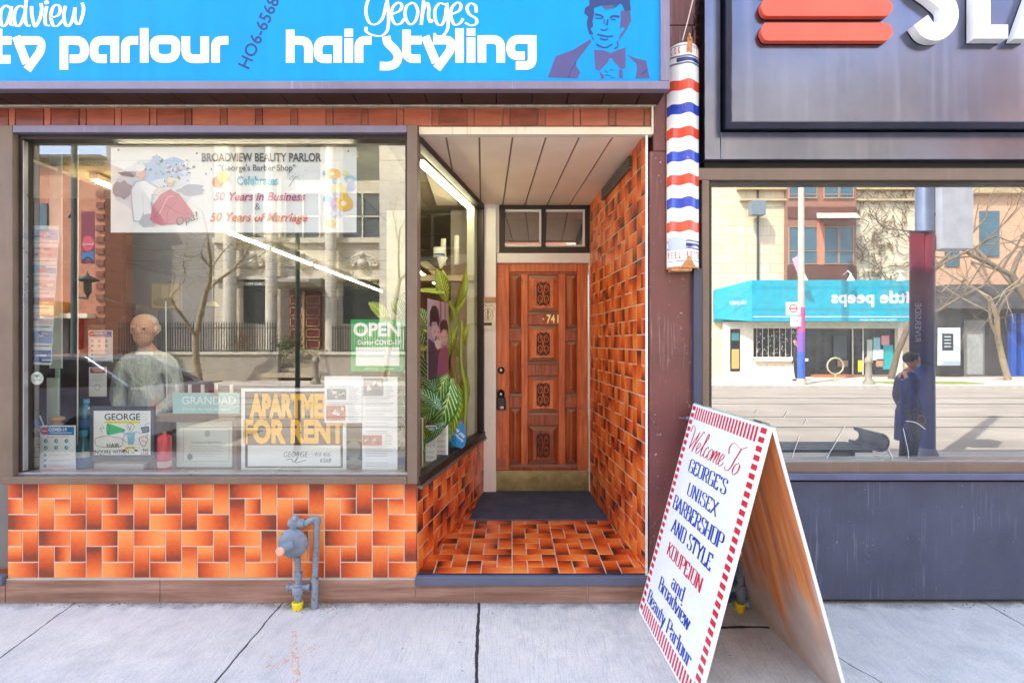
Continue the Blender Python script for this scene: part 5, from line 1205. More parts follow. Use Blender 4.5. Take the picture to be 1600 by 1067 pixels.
def leaf(k, base, tip, w, nrm, bend=.15, mi=0):
    base, tip, nrm = Vector(base), Vector(tip), Vector(nrm).normalized(); ax = tip - base; L_ = ax.length; sd_ = ax.cross(nrm).normalized(); nn = sd_.cross(ax).normalized(); N = 9; vs = []; fs = []; us = []
    k.mat(LM[mi])
    for i in range(N + 1):
        t = i / N; wd = w * math.sin(math.pi * min(1, t * .96 + .03)) ** .75 * (1.12 - t * .35); c = base + ax * t + nn * (math.sin(t * math.pi) * bend * L_) - Vector((0, 0, 1)) * (t * t * .12 * L_); tw = math.sin(t * 2.2 + L_ * 40) * .5; sd2 = sd_ * math.cos(tw) + nn * math.sin(tw)
        for j, s_ in enumerate((-1, -.5, 0, .5, 1)): vs.append(c + sd2 * wd * s_ * .5 + nn * abs(s_) ** 1.5 * wd * .16 + nn * (math.sin(i * 1.9 + j * 2.3) * .035 * wd * abs(s_)))
    for i in range(N):
        for j in range(4):
            a = i * 5 + j; fs.append((a, a + 1, a + 6, a + 5)); us.append([(j / 4, i / N), ((j + 1) / 4, i / N), ((j + 1) / 4, (i + 1) / N), (j / 4, (i + 1) / N)])
    o = k.sm; k.sm = True; k.add(vs, fs, us); k.sm = o
pt = empty('potted_plant', (-.62, .9, .735), 'large leafy plant with pale veined yellow green leaves behind the slanted side window', 'plant')
k = MB(); c = W(.85)
for (bx, by, tx, ty, w, mi, yy) in ((697, 472, 683, 412, .15, 0, .80), (700, 462, 692, 415, .10, 0, .9), (695, 458, 645, 448, .12, 0, .75), (712, 480, 727, 412, .10, 0, 1.15), (705, 500, 728, 458, .10, 0, 1.2), (722, 640, 730, 580, .13, 0, 1.2), (712, 700, 728, 560, .15, 0, 1.25), (690, 620, 646, 470, .16, 1, .55), (680, 610, 644, 545, .18, 2, .42), (700, 560, 700, 480, .12, 0, .8),
      (708, 560, 716, 500, .09, 0, .95), (700, 585, 655, 660, .20, 1, .5), (706, 590, 676, 668, .22, 1, .62), (712, 600, 700, 680, .2, 0, .8), (690, 640, 646, 600, .17, 2, .4), (695, 660, 650, 690, .16, 2, .5), (670, 560, 650, 500, .16, 1, .45), (668, 640, 648, 560, .18, 1, .5), (724, 540, 734, 500, .08, 0, 1.25), (716, 640, 712, 590, .1, 0, .9)):
    q = W(yy); leaf(k, q(bx, by), q(tx, ty), w * .74, (.35 + random.uniform(-.7, .7), -1, random.uniform(-.4, .7)), random.uniform(-.12, .28), mi)
for i in range(90):
    yy = random.uniform(.35, 1.3); q = W(yy); xx = random.uniform(-.95, -.50 + (yy - .3) * .17); p0 = Vector((xx, yy, random.uniform(.85, 1.75))); d = Vector((random.uniform(-.2, .14), random.uniform(-.12, .12), random.uniform(-.16, .24)))
    if (p0 + d).x > XC + (p0.y + d.y) * .189 - .05: continue
    leaf(k, p0, p0 + d, random.uniform(.06, .12), (random.uniform(-.2, .6), -1, random.uniform(-.3, .5)), .1, random.choice((0, 1, 1, 2)))
k.build('foliage', pt)
k = MB().mat(M('plant_stem', '#8a9a3c', .5))
for q0 in ([(712, 700), (716, 620), (709, 560), (712, 500), (702, 470)], [(722, 700), (728, 620), (720, 560), (722, 500)], [(706, 700), (700, 640), (703, 590)]): k.tube([W(.95)(*p) for p in cr(q0, 4)], .014, 8)
k.mat(M('dry_stem', '#b08a5a', .7)); k.tube([W(.9)(*p) for p in cr([(714, 690), (706, 640), (712, 600), (708, 560), (715, 525)], 4)], .012, 8); k.build('stem', pt)
k = MB().mat(M('clay_pot', '#5a3f30', .7)); k.lathe((-.60, .95, .737), [(.10, 0), (.13, .16), (.14, .16), (.14, .19), (.12, .19), (.11, .17), (.0, .17)], (0, 0, 1), 20); k.build('pot', pt)
# photo of two boys
bpz = Pl(Vector((XC - .03, 0, 0)) + Vector((.189, 1, 0)) * (.26 - 668 * .44 / 33) + Vector((0, 0, 1.565 + 533 / 225)), Vector((.189, 1, 0)) * (.44 / 33), (0, 0, -1 / 225), Vector((1, -.189, 0)).normalized())
k = sheet('boys_photo', 0, (668, 470, 701, 590), 'tall purplish photo of two dark haired boys hanging in front of the leaves', 'photo', '#b79ab0', .002, pl=bpz)
k.mat('#c9b3c4'); k.rect(668, 470, 701, 505); k.mat('#8c6f8a'); k.rect(686, 470, 689, 515); k.rect(694, 470, 696, 505)
k.mat('#433a52'); k.poly([(669, 590), (669, 528), (676, 534), (683, 540), (688, 545), (684, 590)]); k.mat('#9c5c88'); k.poly([(682, 590), (684, 556), (688, 545), (694, 540), (701, 546), (701, 583)])
k.mat('#e6d8dc'); k.poly([(678, 532), (688, 530), (688, 542), (683, 546), (679, 540)]); blob(k, 680, 519, 6.5, 12, '#d9b8c0', 1, 18, .04); blob(k, 693, 527, 6.5, 12, '#e4c8cc', 2, 18, .04)
k.mat('#2a2634'); k.poly([(671, 510), (671, 490), (674, 480), (680, 478), (684, 484), (686, 500), (684, 512), (681, 503), (674, 504), (673, 512)]); k.poly([(687, 520), (687, 504), (691, 498), (698, 499), (700, 508), (700, 520), (698, 514), (692, 513), (688, 520)])
k.mat('#5a3c4c'); k.ell(678, 518, 1.4, .8); k.ell(684, 518, 1.2, .8); k.ell(690, 526, 1.3, .8); k.ell(696, 526, 1.3, .8); k.rib([(680, 528), (684, 528)], .8); k.rib([(691, 535), (696, 535)], .8); k.done()
covid('leaflet', W(.48), (665, 664, 682, 728), 'white leaflet with blue header leaning at the bottom of the side window')
covid('leaflet', W(.62), (682, 645, 700, 712), 'taller white leaflet with blue header leaning beside the blue heart card')
k = MB(W(.85)).mat(M('heart_blue', '#1788c8', .4)); pts = cr([(722, 700), (706, 694), (699, 672), (705, 655), (716, 651), (724, 662), (728, 680), (727, 694), (722, 700)], 5)[:-1]; k.pprism(pts, -.006, 0); k.mat('#eef6fb'); k.lay = .001; k.text('Thank you', 714, 674, 5.5, .8, .02, rot=R(-42)); k.text('community', 715, 683, 4, .8, .01, rot=R(-42)); k.mat('#d8505a'); k.ell(717, 660, 2.4, 3); k.build('heart_card', None, label='blue rounded heart card with white writing in the side window', cat='card')
k = sheet('dark_picture', .2, (652, 652, 661, 728), 'narrow dark teal picture with pale wood edge next to the corner post', 'picture', '#30525c', .012); k.mat('#d3c59a'); k.rect(659, 652, 661.4, 728); k.rect(652, 652, 661, 654); k.done()
# mug and rolls on the shelf
k = MB(); c = W(1.5).__call__; k.mat(M('mug_white', '#d9dcdc', .3)); b = W(1.5)(685, 419); k.lathe(W(1.5)(686, 402), [(.045, 0), (.05, .005), (.05, .085), (.045, .085), (.043, .01), (0, .01)], (0, 0, 1), 16); k.lathe(W(1.5)(689, 419), [(.012, 0), (.05, .10), (.048, .10)], (.1, 0, 1), 14)
k.mat('#2c4a9a'); k.lathe(W(1.5)(686, 399), [(.051, 0), (.051, .012)], (0, 0, 1), 16); k.build('mug', None, label='white mug with blue ring on the shelf above the plant', cat='mug')
for a, b0, lab in ((693, 373, 'white paper roll standing just behind the mug'), (713.5, 368, 'slimmer white roll standing right of the mug')):
    k = MB().mat(M('roll_white', '#cfd0c8', .5)); B_ = W(1.53)(a, 414); k.lathe(B_, [(.024, 0), (.024, (414 - b0) / F * 4.65), (.018, (414 - b0) / F * 4.65), (.018, .05)], (0, 0, 1), 14); k.build('paper_roll', None, label=lab, cat='roll', group='white rolls on the shelf')
# --- fluorescent lights
tube_m = lamp_mat('tube_glow', '#fff3cf', 7); fixm = M('fixture_white', '#cfcba8', .5)
def tube_light(p, q, label, w=.035, e=None):
    p, q = Vector(p), Vector(q); r = empty('fluorescent_light', p, label, 'ceiling light', 'fluorescent ceiling lights in the barber shop')
    d = (q - p).normalized(); s_ = Vector((-d.y, d.x, 0)) * w; up = Vector((0, 0, .05))
    k = MB().mat(fixm); k.hexa([p + s_ + up * .3, p - s_ + up * .3, q - s_ + up * .3, q + s_ + up * .3], [p + s_ + up, p - s_ + up, q - s_ + up, q + s_ + up]); k.build('fixture', r)
    k = MB().mat(tube_m); k.tube([p + d * .03, q - d * .03], .015, 10); k.build('tube', r)
    return r
for i, (y0, y1) in enumerate(((.75, 2.1), (2.2, 3.55), (3.65, 5.0), (5.1, 6.45), (6.55, 7.9), (8.0, 9.35))):
    tube_light((-3.12, y0, 2.76), (-3.12, y1, 2.76), '%s lit tube, counted from the window, of the long ceiling row' % ('first', 'second', 'third', 'fourth', 'fifth', 'sixth')[i])
tube_light((-2.55, .22, 2.745), (-1.0, .22, 2.745), 'lit tube running along the top of the big window above the banner')
tube_light((-.615, .30, 2.745), (-.375, 1.50, 2.745), 'lit tube following the slanted side window above the plant')
tube_light((-1.6, 5.2, 2.76), (-1.6, 7.6, 2.76), 'short lit tube deep in the shop on the right side')
k = MB().mat(M('shade_cream', '#e6dca0', .5)); B_ = W(5.0)(332, 478); k.lathe(B_, [(.10, 0), (.07, .05), (.02, .08)], (0, 0, 1), 16); k.tube([B_ + Vector((0, 0, .08)), Vector((B_.x, B_.y, 2.8))], .005, 5); k.build('pendant_lamp', None, label='small cream pendant lamp hanging deep in the shop', cat='lamp')
# shop fittings inside: mirrors and counter, chair
k = MB().mat(M('counter_brown', '#6b4a38', .5)); k.box(-6.4, -5.9, 2.0, 9.5, .05, .95); k.build('counter', None, label='brown counter running along the left wall inside the shop', cat='counter', bevel=.01)
k = MB().mat(M('mirror', '#9aa0a0', .05, 1.0)); 
for y, w_ in ((2.4, 'nearest'), (4.4, 'middle'), (6.4, 'farthest')): k = MB().mat(MATS['mirror']); k.box(-6.49, -6.46, y, y + 1.4, 1.1, 2.2); k.build('wall_mirror', None, label=w_ + ' wall mirror above the brown counter inside the shop', cat='mirror', group='mirrors above the counter')
# white gauze curtains at left edge
k = MB(); k.mat(M('blind_white', '#c9d6d4', .7)); 
for a0, a1, y0, y1, Y in ((77, 96, 237, 575, .35), (44, 49, 540, 700, .3), (73, 90, 590, 662, .35)):
    A, B = W(Y)(a0, y1), W(Y)(a1, y0); k.box(A.x, B.x, Y, Y + .01, A.z, B.z)
k.mat(M('blind_aqua', '#9fc4bc', .7)); A, B = W(.4)(86, 662), W(.4)(92, 237); k.box(A.x, B.x, .4, .41, A.z, B.z); k.build('vertical_blind', None, label='white vertical blind strips behind the postcards', cat='blind')
k = MB().mat(M('rod_white', '#d8dccf', .4)); k.tube([W(.3)(122, 235), W(.3)(121, 740)], .004, 6); k.build('hanging_rod', None, label='thin pale upright rod beside the mask notice', cat='rod')
k = MB().mat(M('rod_white', '#d8dccf', .4)); k.tube([W(.3)(259, 470), W(.3)(261, 640)], .0035, 6); k.build('hanging_rod', None, label='thin pale upright rod to the right of the man', cat='rod')

# ================================================================== PEOPLE
def skin_obj(name, pts, edges, mt, par=None, root=0, sub=2):
    me = bpy.data.meshes.new(name); me.from_pydata([p[0] for p in pts], edges, []); o = bpy.data.objects.new(name, me); sc.collection.objects.link(o)
    sk = o.modifiers.new('skin', 'SKIN'); sk.use_smooth_shade = True
    lay = me.skin_vertices[0].data if me.skin_vertices else None
    if lay is None:
        bm = bmesh.new(); bm.from_mesh(me); bm.verts.layers.skin.verify(); bm.to_mesh(me); bm.free(); lay = me.skin_vertices[0].data
    for i, p in enumerate(pts):
        r = p[1]; lay[i].radius = (r, r) if not isinstance(r, tuple) else r; lay[i].use_root = (i == root)
    s_ = o.modifiers.new('sub', 'SUBSURF'); s_.levels = sub; s_.render_levels = sub
    me.materials.append(mt)
    dg = bpy.context.evaluated_depsgraph_get(); m2 = bpy.data.meshes.new_from_object(o.evaluated_get(dg)); o.modifiers.clear(); o.data = m2; m2.name = name
    if par is not None: parent(o, par)
    return o
def head_mesh(c, h, face, hair, fwd, mask=None, bald=False, skin=None):
    """head with brow, nose, mouth, ears; c = centre, h = height, fwd = facing"""
    fwd = Vector(fwd).normalized(); side = Vector((0, 0, 1)).cross(fwd).normalized()
    P = lambda s_, f, u: Vector(c) + side * s_ * h + fwd * f * h + Vector((0, 0, 1)) * u * h
    def ell3(k, s0, f0, u0, rs, rf, ru, n=14, m=9):
        vs = []; fs = []
        for i in range(m + 1):
            th_ = math.pi * i / m
            for j in range(n):
                a = 2 * math.pi * j / n; vs.append(P(s0 + rs * math.sin(th_) * math.cos(a), f0 + rf * math.sin(th_) * math.sin(a), u0 - ru * math.cos(th_)))
        for i in range(m):
            for j in range(n): fs.append((i * n + j, i * n + (j + 1) % n, (i + 1) * n + (j + 1) % n, (i + 1) * n + j))
        k.sm = True; k.add(vs, fs); k.sm = False
    k = MB().mat(skin); ell3(k, 0, 0, .08, .36, .42, .42); ell3(k, 0, .06, -.20, .27, .31, .31); ell3(k, 0, .40, -.04, .055, .11, .12); ell3(k, 0, .42, -.10, .075, .07, .045)
    for s_ in (-1, 1): ell3(k, s_ * .365, -.03, -.02, .04, .07, .11); ell3(k, s_ * .14, .355, .075, .10, .05, .028)
    ell3(k, 0, .335, -.24, .12, .045, .022)
    k.mat(M('lip', '#a8685a', .5)); ell3(k, 0, .352, -.235, .10, .04, .014, 10, 5)
    k.mat(M('eye_dark', '#2a211c', .3))
    for s_ in (-1, 1): ell3(k, s_ * .14, .365, .02, .05, .035, .02, 10, 5)
    hk = MB().mat(hair)
    if bald:
        for s_ in (-1, 1): ell3(hk, s_ * .30, -.10, .06, .10, .25, .17)
        ell3(hk, 0, -.20, .02, .32, .25, .28); ell3(hk, 0, -.06, .22, .355, .385, .29)
    else: ell3(hk, 0, -.07, .17, .40, .43, .38); ell3(hk, 0, .10, .34, .33, .30, .18)
    for s_ in (-1, 1): ell3(hk, s_ * .14, .385, .10, .085, .025, .016, 10, 5)
    mk = None
    if mask: mk = MB().mat(mask); ell3(mk, 0, .17, -.20, .29, .29, .22)
    return k, hk, mk
def hand(k, w, d, side, s_=1.0):
    """relaxed hand: palm, four bent fingers of unequal length, thumb from the side"""
    w = Vector(w); d = Vector(d).normalized(); sd_ = Vector(side).normalized(); nn = d.cross(sd_)
    k.tube([w, w + d * .045 * s_, w + d * .085 * s_], [.022 * s_, .032 * s_, .03 * s_], 10)
    for i, L_ in enumerate((.068, .078, .072, .056)):
        b = w + d * .08 * s_ + sd_ * (.028 - .0185 * i) * s_; k.tube([b, b + d * L_ * .5 * s_, b + d * L_ * .8 * s_ + nn * .012 * s_, b + d * L_ * .95 * s_ + nn * .028 * s_], [.0095 * s_, .009 * s_, .0085 * s_, .007 * s_], 7)
    b = w + d * .025 * s_ + sd_ * .028 * s_; k.tube([b, b + sd_ * .028 * s_ + d * .025 * s_, b + sd_ * .034 * s_ + d * .055 * s_], [.012 * s_, .011 * s_, .009 * s_], 7)
def person(loc, H, fwd, label, skin, hair, top, legs, bald=False, coat=0, mask=None, arms=None, group=None, shoe=None):
    r = empty('person', loc, label, 'person', group); fwd = Vector(fwd).normalized(); side = Vector((0, 0, 1)).cross(fwd); O = Vector(loc)
    P = lambda s_, f, u: O + side * s_ * H + fwd * f * H + Vector((0, 0, u * H))
    hh = H / 7.4; sr = H / 1.75
    J = [(P(0, 0, .53), (.115 * sr, .09 * sr)), (P(0, .01, .63), (.11 * sr, .085 * sr)), (P(0, .01, .74), (.125 * sr, .09 * sr)), (P(0, -.005, .81), (.11 * sr, .07 * sr)), (P(0, .0, .85), (.055 * sr, .055 * sr)), (P(0, .02, .89), (.05 * sr, .05 * sr))]
    E_ = [(0, 1), (1, 2), (2, 3), (3, 4), (4, 5)]
    ar = arms or [((.092, 0, .80), (.118, -.02, .635), (.11, .04, .49)), ((-.092, 0, .80), (-.118, -.02, .635), (-.11, .04, .49))]
    wr = []
    for a in ar:
        i0 = len(J); J += [(P(*a[0]), .06 * sr), (P(*a[1]), .045 * sr), (P(*a[2]), .028 * sr)]; E_ += [(3, i0), (i0, i0 + 1), (i0 + 1, i0 + 2)]; wr.append((P(*a[1]), P(*a[2]), a[2][0]))
    for s_ in (-1, 1):
        i0 = len(J); J += [(P(s_ * .05, 0, .48), .09 * sr), (P(s_ * .055, .015, .27), .06 * sr), (P(s_ * .055, -.01, .05), .04 * sr), (P(s_ * .06, .06, .015), .035 * sr)]; E_ += [(0, i0), (i0, i0 + 1), (i0 + 1, i0 + 2), (i0 + 2, i0 + 3)]
    body = skin_obj('body', J, E_, skin, r); ce = P(0, .02, .89) + Vector((0, 0, hh * .38)) + fwd * .02
    k, hk, mk = head_mesh(ce, hh * 1.02, 0, hair, fwd, mask, bald, skin)
    for e, w_, s_ in wr: hand(k, w_, (w_ - e), side * (-1 if s_ > 0 else 1) * 1, sr)
    o = k.build('head_and_hands', r); 
    # one continuous body: join head and hands into it
    bm = bmesh.new(); bm.from_mesh(body.data); n0 = len(body.data.materials)
    for m_ in o.data.materials:
        if m_.name not in [x.name for x in body.data.materials]: body.data.materials.append(m_)
    idx = [[x.name for x in body.data.materials].index(m_.name) for m_ in o.data.materials]
    me2 = o.data.copy(); 
    for p in me2.polygons: p.material_index = idx[p.material_index]
    bm.from_mesh(me2); bm.to_mesh(body.data); bm.free(); bpy.data.objects.remove(o)
    hk.build('hair', r)
    if mk: mk.build('face_mask', r)
    # clothing: shells a little larger than the body
    Jt = [(P(0, 0, .44), (.145 * sr, .11 * sr)), (P(0, .01, .55), (.14 * sr, .11 * sr)), (P(0, .01, .63), (.14 * sr, .108 * sr)), (P(0, .01, .74), (.138 * sr, .105 * sr)), (P(0, -.005, .805), (.12 * sr, .085 * sr)), (P(0, .0, .855), (.062 * sr, .06 * sr))]
    Et = [(0, 1), (1, 2), (2, 3), (3, 4), (4, 5)]
    for a in ar:
        i0 = len(Jt); w_ = Vector(a[1]).lerp(Vector(a[2]), .93); Jt += [(P(*a[0]), .076 * sr), (P(*a[1]), .060 * sr), (P(*w_), .042 * sr)]; Et += [(4, i0), (i0, i0 + 1), (i0 + 1, i0 + 2)]
    if coat: k = MB().mat(top); k.tube([P(0, 0, .60), P(0, 0, .52), P(0, 0, .4), P(0, 0, coat)], [.115 * sr, .15 * sr, .16 * sr, .165 * sr], 18); k.build('coat_skirt', r)
    skin_obj('jacket', Jt, Et, top, r)
    Jl = [(P(0, 0, .56), (.125 * sr, .105 * sr))]; El = []
    for s_ in (-1, 1):
        i0 = len(Jl); Jl += [(P(s_ * .05, 0, .47), .10 * sr), (P(s_ * .055, .015, .27), .072 * sr), (P(s_ * .055, -.01, .05), .056 * sr)]; El += [(0, i0), (i0, i0 + 1), (i0 + 1, i0 + 2)]
    k = MB().mat(top); k.tube([P(0, 0, .79), P(0, .0, .83), P(0, .008, .862)], [.10 * sr, .075 * sr, .058 * sr], 16); k.build('collar', r)
    skin_obj('trousers', Jl, El, legs, r)
    k = MB().mat(shoe or DK)
    for s_ in (-1, 1): c0 = P(s_ * .06, .03, .02); k.ball(c0, .05 * sr, (1.1 if abs(fwd.y) > .5 else 2.4, 2.4 if abs(fwd.y) > .5 else 1.1, .75))
    k.build('shoes', r)
    return r
skin_m = M('skin', '#c38a70', .5); skin_o = M('skin_older', '#cf9a82', .5)
gpos = W(.78)(228, 500); 
person((gpos.x, .80, .05), 1.70, (.22, -1, 0), 'elderly man with thin white hair and pale grey smock looking out of the window', skin_o, M('white_hair', '#c9bdb0', .9, var=.25, scale=40, bump=.9), M('smock_grey', '#b9c2c4', .8), M('trousers_grey', '#4c5058', .8), bald=True,
       arms=[((.088, 0, .80), (.118, .0, .64), (.05, .11, .56)), ((-.088, 0, .80), (-.118, .0, .64), (-.04, .12, .555))])
# ================================================================== THE OTHER SIDE OF THE STREET (seen mirrored in the glass)
def rbox(k, Yk, a0, b0, a1, b1, dep=.15, d0=0):
    """box standing proud of plane -Yk towards our side"""
    p = RW(Yk); A = p(a0, b1); B = p(a1, b0); return k.box(A.x, B.x, -Yk - .02 + d0, -Yk + dep + d0, A.z, B.z)
def rfront(k, Yk, a0, b0, a1, b1, depth=6):
    p = RW(Yk); A = p(a0, b1); B = p(a1, b0); return k.box(A.x, B.x, -Yk - depth, -Yk, max(A.z, -.1), B.z)
# ---- building with the teal awning
KB = 20.0; lp = empty('corner_shop_building', (12, -22, 0), 'cream stone building with teal fascia across the street mirrored in the right window', 'building')
cream = M('cream_stone', '#d0bf98', .8, scale=2); creamd = M('cream_moulding', '#b39f7a', .8)
k = MB().mat(cream); rfront(k, KB, 900, 105, 1448, 590)
k.mat(creamd); rbox(k, KB, 1150, 294, 1448, 298, .25); rbox(k, KB, 1155, 312, 1448, 315, .2); rbox(k, KB, 900, 150, 1448, 156, .35); rbox(k, KB, 900, 215, 1448, 219, .2); k.build('wall', lp)
k = MB().mat(M('brick_bay', '#8d6350', .8)); rbox(k, KB, 1225, 275, 1331, 441, .3); bay = k.build('brick_bay', lp)
for y0, y1 in ((285, 312), (357, 413)):
    for a0, a1 in ((1227, 1245), (1250, 1269), (1281, 1302), (1305, 1325)):
        k = MB().mat(M('window_blue_glass', '#3c5f6c', .15)); rbox(k, KB, a0, y0, a1, y1, .02, .31); w_ = k.build('window', lp)
        k = MB().mat(M('window_trim_tan', '#a88468', .6)); rbox(k, KB, a0 - 1, y0 - 1, a1 + 1, y0, .06, .31); rbox(k, KB, a0 - 1, y1, a1 + 1, y1 + 1.2, .06, .31); rbox(k, KB, a0 - 1, y0, a0, y1, .05, .31); rbox(k, KB, a1, y0, a1 + 1, y1, .05, .31); rbox(k, KB, a0, (y0 + y1) / 2 + 8, a1, (y0 + y1) / 2 + 9, .05, .31); k.build('frame', w_)
k = MB().mat(M('salmon_pier', '#c67a5c', .8)); rbox(k, KB, 1270, 350, 1280, 415, .04, .3); k.mat(M('brown_sill', '#5f3526', .6)); rbox(k, KB, 1225, 417, 1331, 441, .04, .3); rbox(k, KB, 1225, 326, 1331, 344, .04, .3); k.build('pier', lp)
k = MB().mat(M('awning_cream', '#e2dccb', .7)); p = RW(KB); A, B, C_, D_ = p(1250, 350, .35), p(1327, 337, .35), p(1331, 335, .35), p(1262, 346, .35)
k.hexa([p(1252, 350, 1.2), p(1316, 350, 1.2), p(1331, 336, .3), p(1270, 336, .3)], [p(1252, 349, 1.2), p(1316, 349, 1.2), p(1331, 335, .3), p(1270, 335, .3)]); k.build('small_awning', lp)
k = MB().mat(M('teal_fascia', '#0f9fb4', .5)); q = RW(KB)
k.hexa([q(1113, 498, .25), q(1160, 503, .9), q(1402, 503, .9), q(1402, 503, .1), q(1113, 503, .1)], [q(1113, 453, .25), q(1160, 441, .9), q(1402, 441, .9), q(1402, 441, .1), q(1113, 453, .1)]); fa = k.build('teal_fascia', lp)
TP = RW(KB); TP2 = Pl(TP.O + Vector((0, .905, 0)), TP.U, TP.V, TP.N)
k = MB(TP2).mat('#dfe9ea'); k.lay = .004; k.text('little peeps', 1341, 475, 17, 1.12, .03, mir=True); k.text('little peeps', 1142, 477, 7, .62, .01, mir=True, d=-.1); k.rect(1162, 495.5, 1402, 496.6); k.text('clothing furniture baby registry', 1350, 502, 3, 1, 0, mir=True); k.text('416-000-0417', 1178, 502, 3, 1, 0, mir=True) if False else None; k.build('lettering', fa)
for a in (1231, 1300, 1373):
    k = MB().mat(M('lamp_white', '#e8e4da', .5)); c = q(a, 440, 1.3); k.lathe(c, [(.16, -.1), (.05, .12), (.03, .2)], (0, 0, 1), 10); k.tube([c + Vector((0, 0, .2)), c + Vector((0, -.2, .35)), c + Vector((0, -.5, .2))], .02, 6); k.build('sign_lamp', lp)
# ground floor
k = MB().mat(M('shop_white', '#ddd3c0', .7)); rbox(k, KB, 1128, 503, 1173, 590, .25); rbox(k, KB, 1173, 557, 1251, 590, .35); rbox(k, KB, 1173, 503, 1402, 513, .3); rbox(k, KB, 1395, 513, 1402, 590, .3); k.mat(M('shop_sill', '#e6dece', .6)); rbox(k, KB, 1173, 559, 1253, 563, .5); k.build('shop_front', lp)
k = MB().mat(M('dark_glazing', '#1e2324', .2)); rbox(k, KB, 1177, 513, 1251, 557, .12); rbox(k, KB, 1251, 513, 1330, 588, .04); rbox(k, KB, 1330, 513, 1395, 584, .1); rbox(k, KB, 1137, 514, 1152, 579, .27); gl = k.build('display_window', lp)
k = MB(); rnd = random.Random(3)
for i in range(120):
    k.mat(rnd.choice(['#8a9a8a', '#c8b8a8', '#54707c', '#3c4a44', '#d8d8d0', '#7a5a60'])); a = rnd.uniform(1178, 1249); b = rnd.uniform(516, 556); k.box(*(lambda A, B: (A.x, B.x, -KB + .11 + rnd.random() * .01, -KB + .14, A.z, B.z))(q(a, b + rnd.uniform(.6, 2.6)), q(a + rnd.uniform(.6, 1.8), b)))
for a0, b0, a1, b1, c in ((1362, 527, 1372, 545, '#7cb8bc'), (1361, 545, 1378, 562, '#c3ccd4'), (1374, 524, 1386, 538, '#d98a94'), (1377, 538, 1392, 576, '#1f9fa4'), (1338, 562, 1344, 580, '#d8c41c'), (1352, 530, 1360, 560, '#a8b0a4'), (1366, 560, 1378, 572, '#b08a6c'), (1300, 525, 1320, 560, '#2c3a38'), (1306, 562, 1322, 572, '#6c5a4c'), (1139, 520, 1150, 532, '#3a7a7c'), (1139, 545, 1150, 575, '#c0a05a')):
    k.mat(c); rbox(k, KB, a0, b0, a1, b1, .03, .28 if a0 < 1160 else .1)
k.mat('#d5d0c2')
for a in range(1180, 1250, 9): rbox(k, KB, a, 513, a + .6, 557, .02, .125)
for a in (1329, 1345): rbox(k, KB, a, 513, a + 1.2, 584, .04, .1)
k.build('goods', lp)
k = MB().mat(M('bench_orange', '#b06a44', .6)); rbox(k, KB, 1265, 584, 1330, 590, .4); k.build('step', lp)
k = MB().mat(M('flood_light', '#6c7a80', .4)); c = q(1174, 330, .5); k.box(c.x - .3, c.x + .3, c.y - .15, c.y + .2, c.z - .3, c.z + .3); k.build('flood_light', lp)
k = MB().mat('#3c3c3c'); k.tube([q(1183, 275, .06), q(1183, 442, .06)], .05, 6); k.build('downpipe', lp)
# ---- grey sign board at its left
k = MB().mat(M('slate_wall', '#7d8287', .8)); rfront(k, 20.4, 700, 490, 1127, 590, 3); k.build('slate_shop_front', None, label='grey slate shop front left of the teal shop', cat='shop front')
# ---- peach brick building to the right with dark shop front
br = empty('brick_building', (20, -22, 0), 'peach brick building with dark shop front mirrored at the right edge of the window', 'building')
k = MB().mat(MATS['brick_peach']); rfront(k, KB + .3, 1449, 60, 1900, 590); k.mat(creamd); rbox(k, KB + .3, 1449, 292, 1900, 304, .3); rbox(k, KB + .3, 1449, 150, 1900, 158, .4); k.build('wall', br)
k = MB().mat(M('window_blue_glass', '#3c5f6c')); rbox(k, KB + .3, 1476, 392, 1498, 416, .06); rbox(k, KB + .3, 1530, 330, 1560, 400, .06); rbox(k, KB + .3, 1620, 330, 1660, 400, .06); k.build('window', br)
k = MB().mat(M('dark_fascia', '#4f4c4c', .6)); rbox(k, KB + .3, 1458, 447, 1900, 483, .8); k.build('dark_fascia', br)
k = MB().mat(M('dark_front', '#39332f', .6, scale=1.5)); rbox(k, KB + .3, 1458, 483, 1900, 590, .12); df = k.build('dark_front', br)
k = MB().mat(M('grey_door', '#6d6c69', .4)); rbox(k, KB + .3, 1500, 500, 1532, 588, .2); k.mat(M('door_glass_pale', '#9a9c97', .2)); rbox(k, KB + .3, 1504, 522, 1528, 584, .24); k.build('door', br)
k = MB().mat(M('blue_panel', '#1c4fa8', .5)); rbox(k, KB + .3, 1570, 490, 1578, 586, .3); rbox(k, KB + .3, 1584, 490, 1640, 586, .35); k.build('blue_panel', br)
pr_ = RW(KB - .2); k = MB(Pl(pr_.O + Vector((0, .31, 0)), pr_.U, pr_.V, pr_.N)).mat('#c9d4d8'); k.pbox(1459, 512, 1491, 570, -.1, 0); k.mat('#2a2d30'); k.rect(1463, 521, 1480, 547, .01); k.mat('#c9d4d8')
for y in (525, 530, 535, 540): k.rect(1466, y, 1476, y + 1.6, .02)
k.build('poster_case', None, label='pale framed poster case on the dark shop front across the street', cat='poster case')
# ---- between: mid brick building (mirrored behind door area)
mb_ = empty('middle_building', (2, -23, 0), 'red brick building across the street between the temple front and the cream shop', 'building')
k = MB().mat(MATS['brick_salmon']); rfront(k, 21, 650, 70, 899, 590); k.build('wall', mb_)
for a in (670, 720, 790, 850):
    for b in (150, 270, 390): k = MB().mat(MATS['window_blue_glass']); rbox(k, 21, a, b, a + 26, b + 60, .05); k.build('window', mb_)
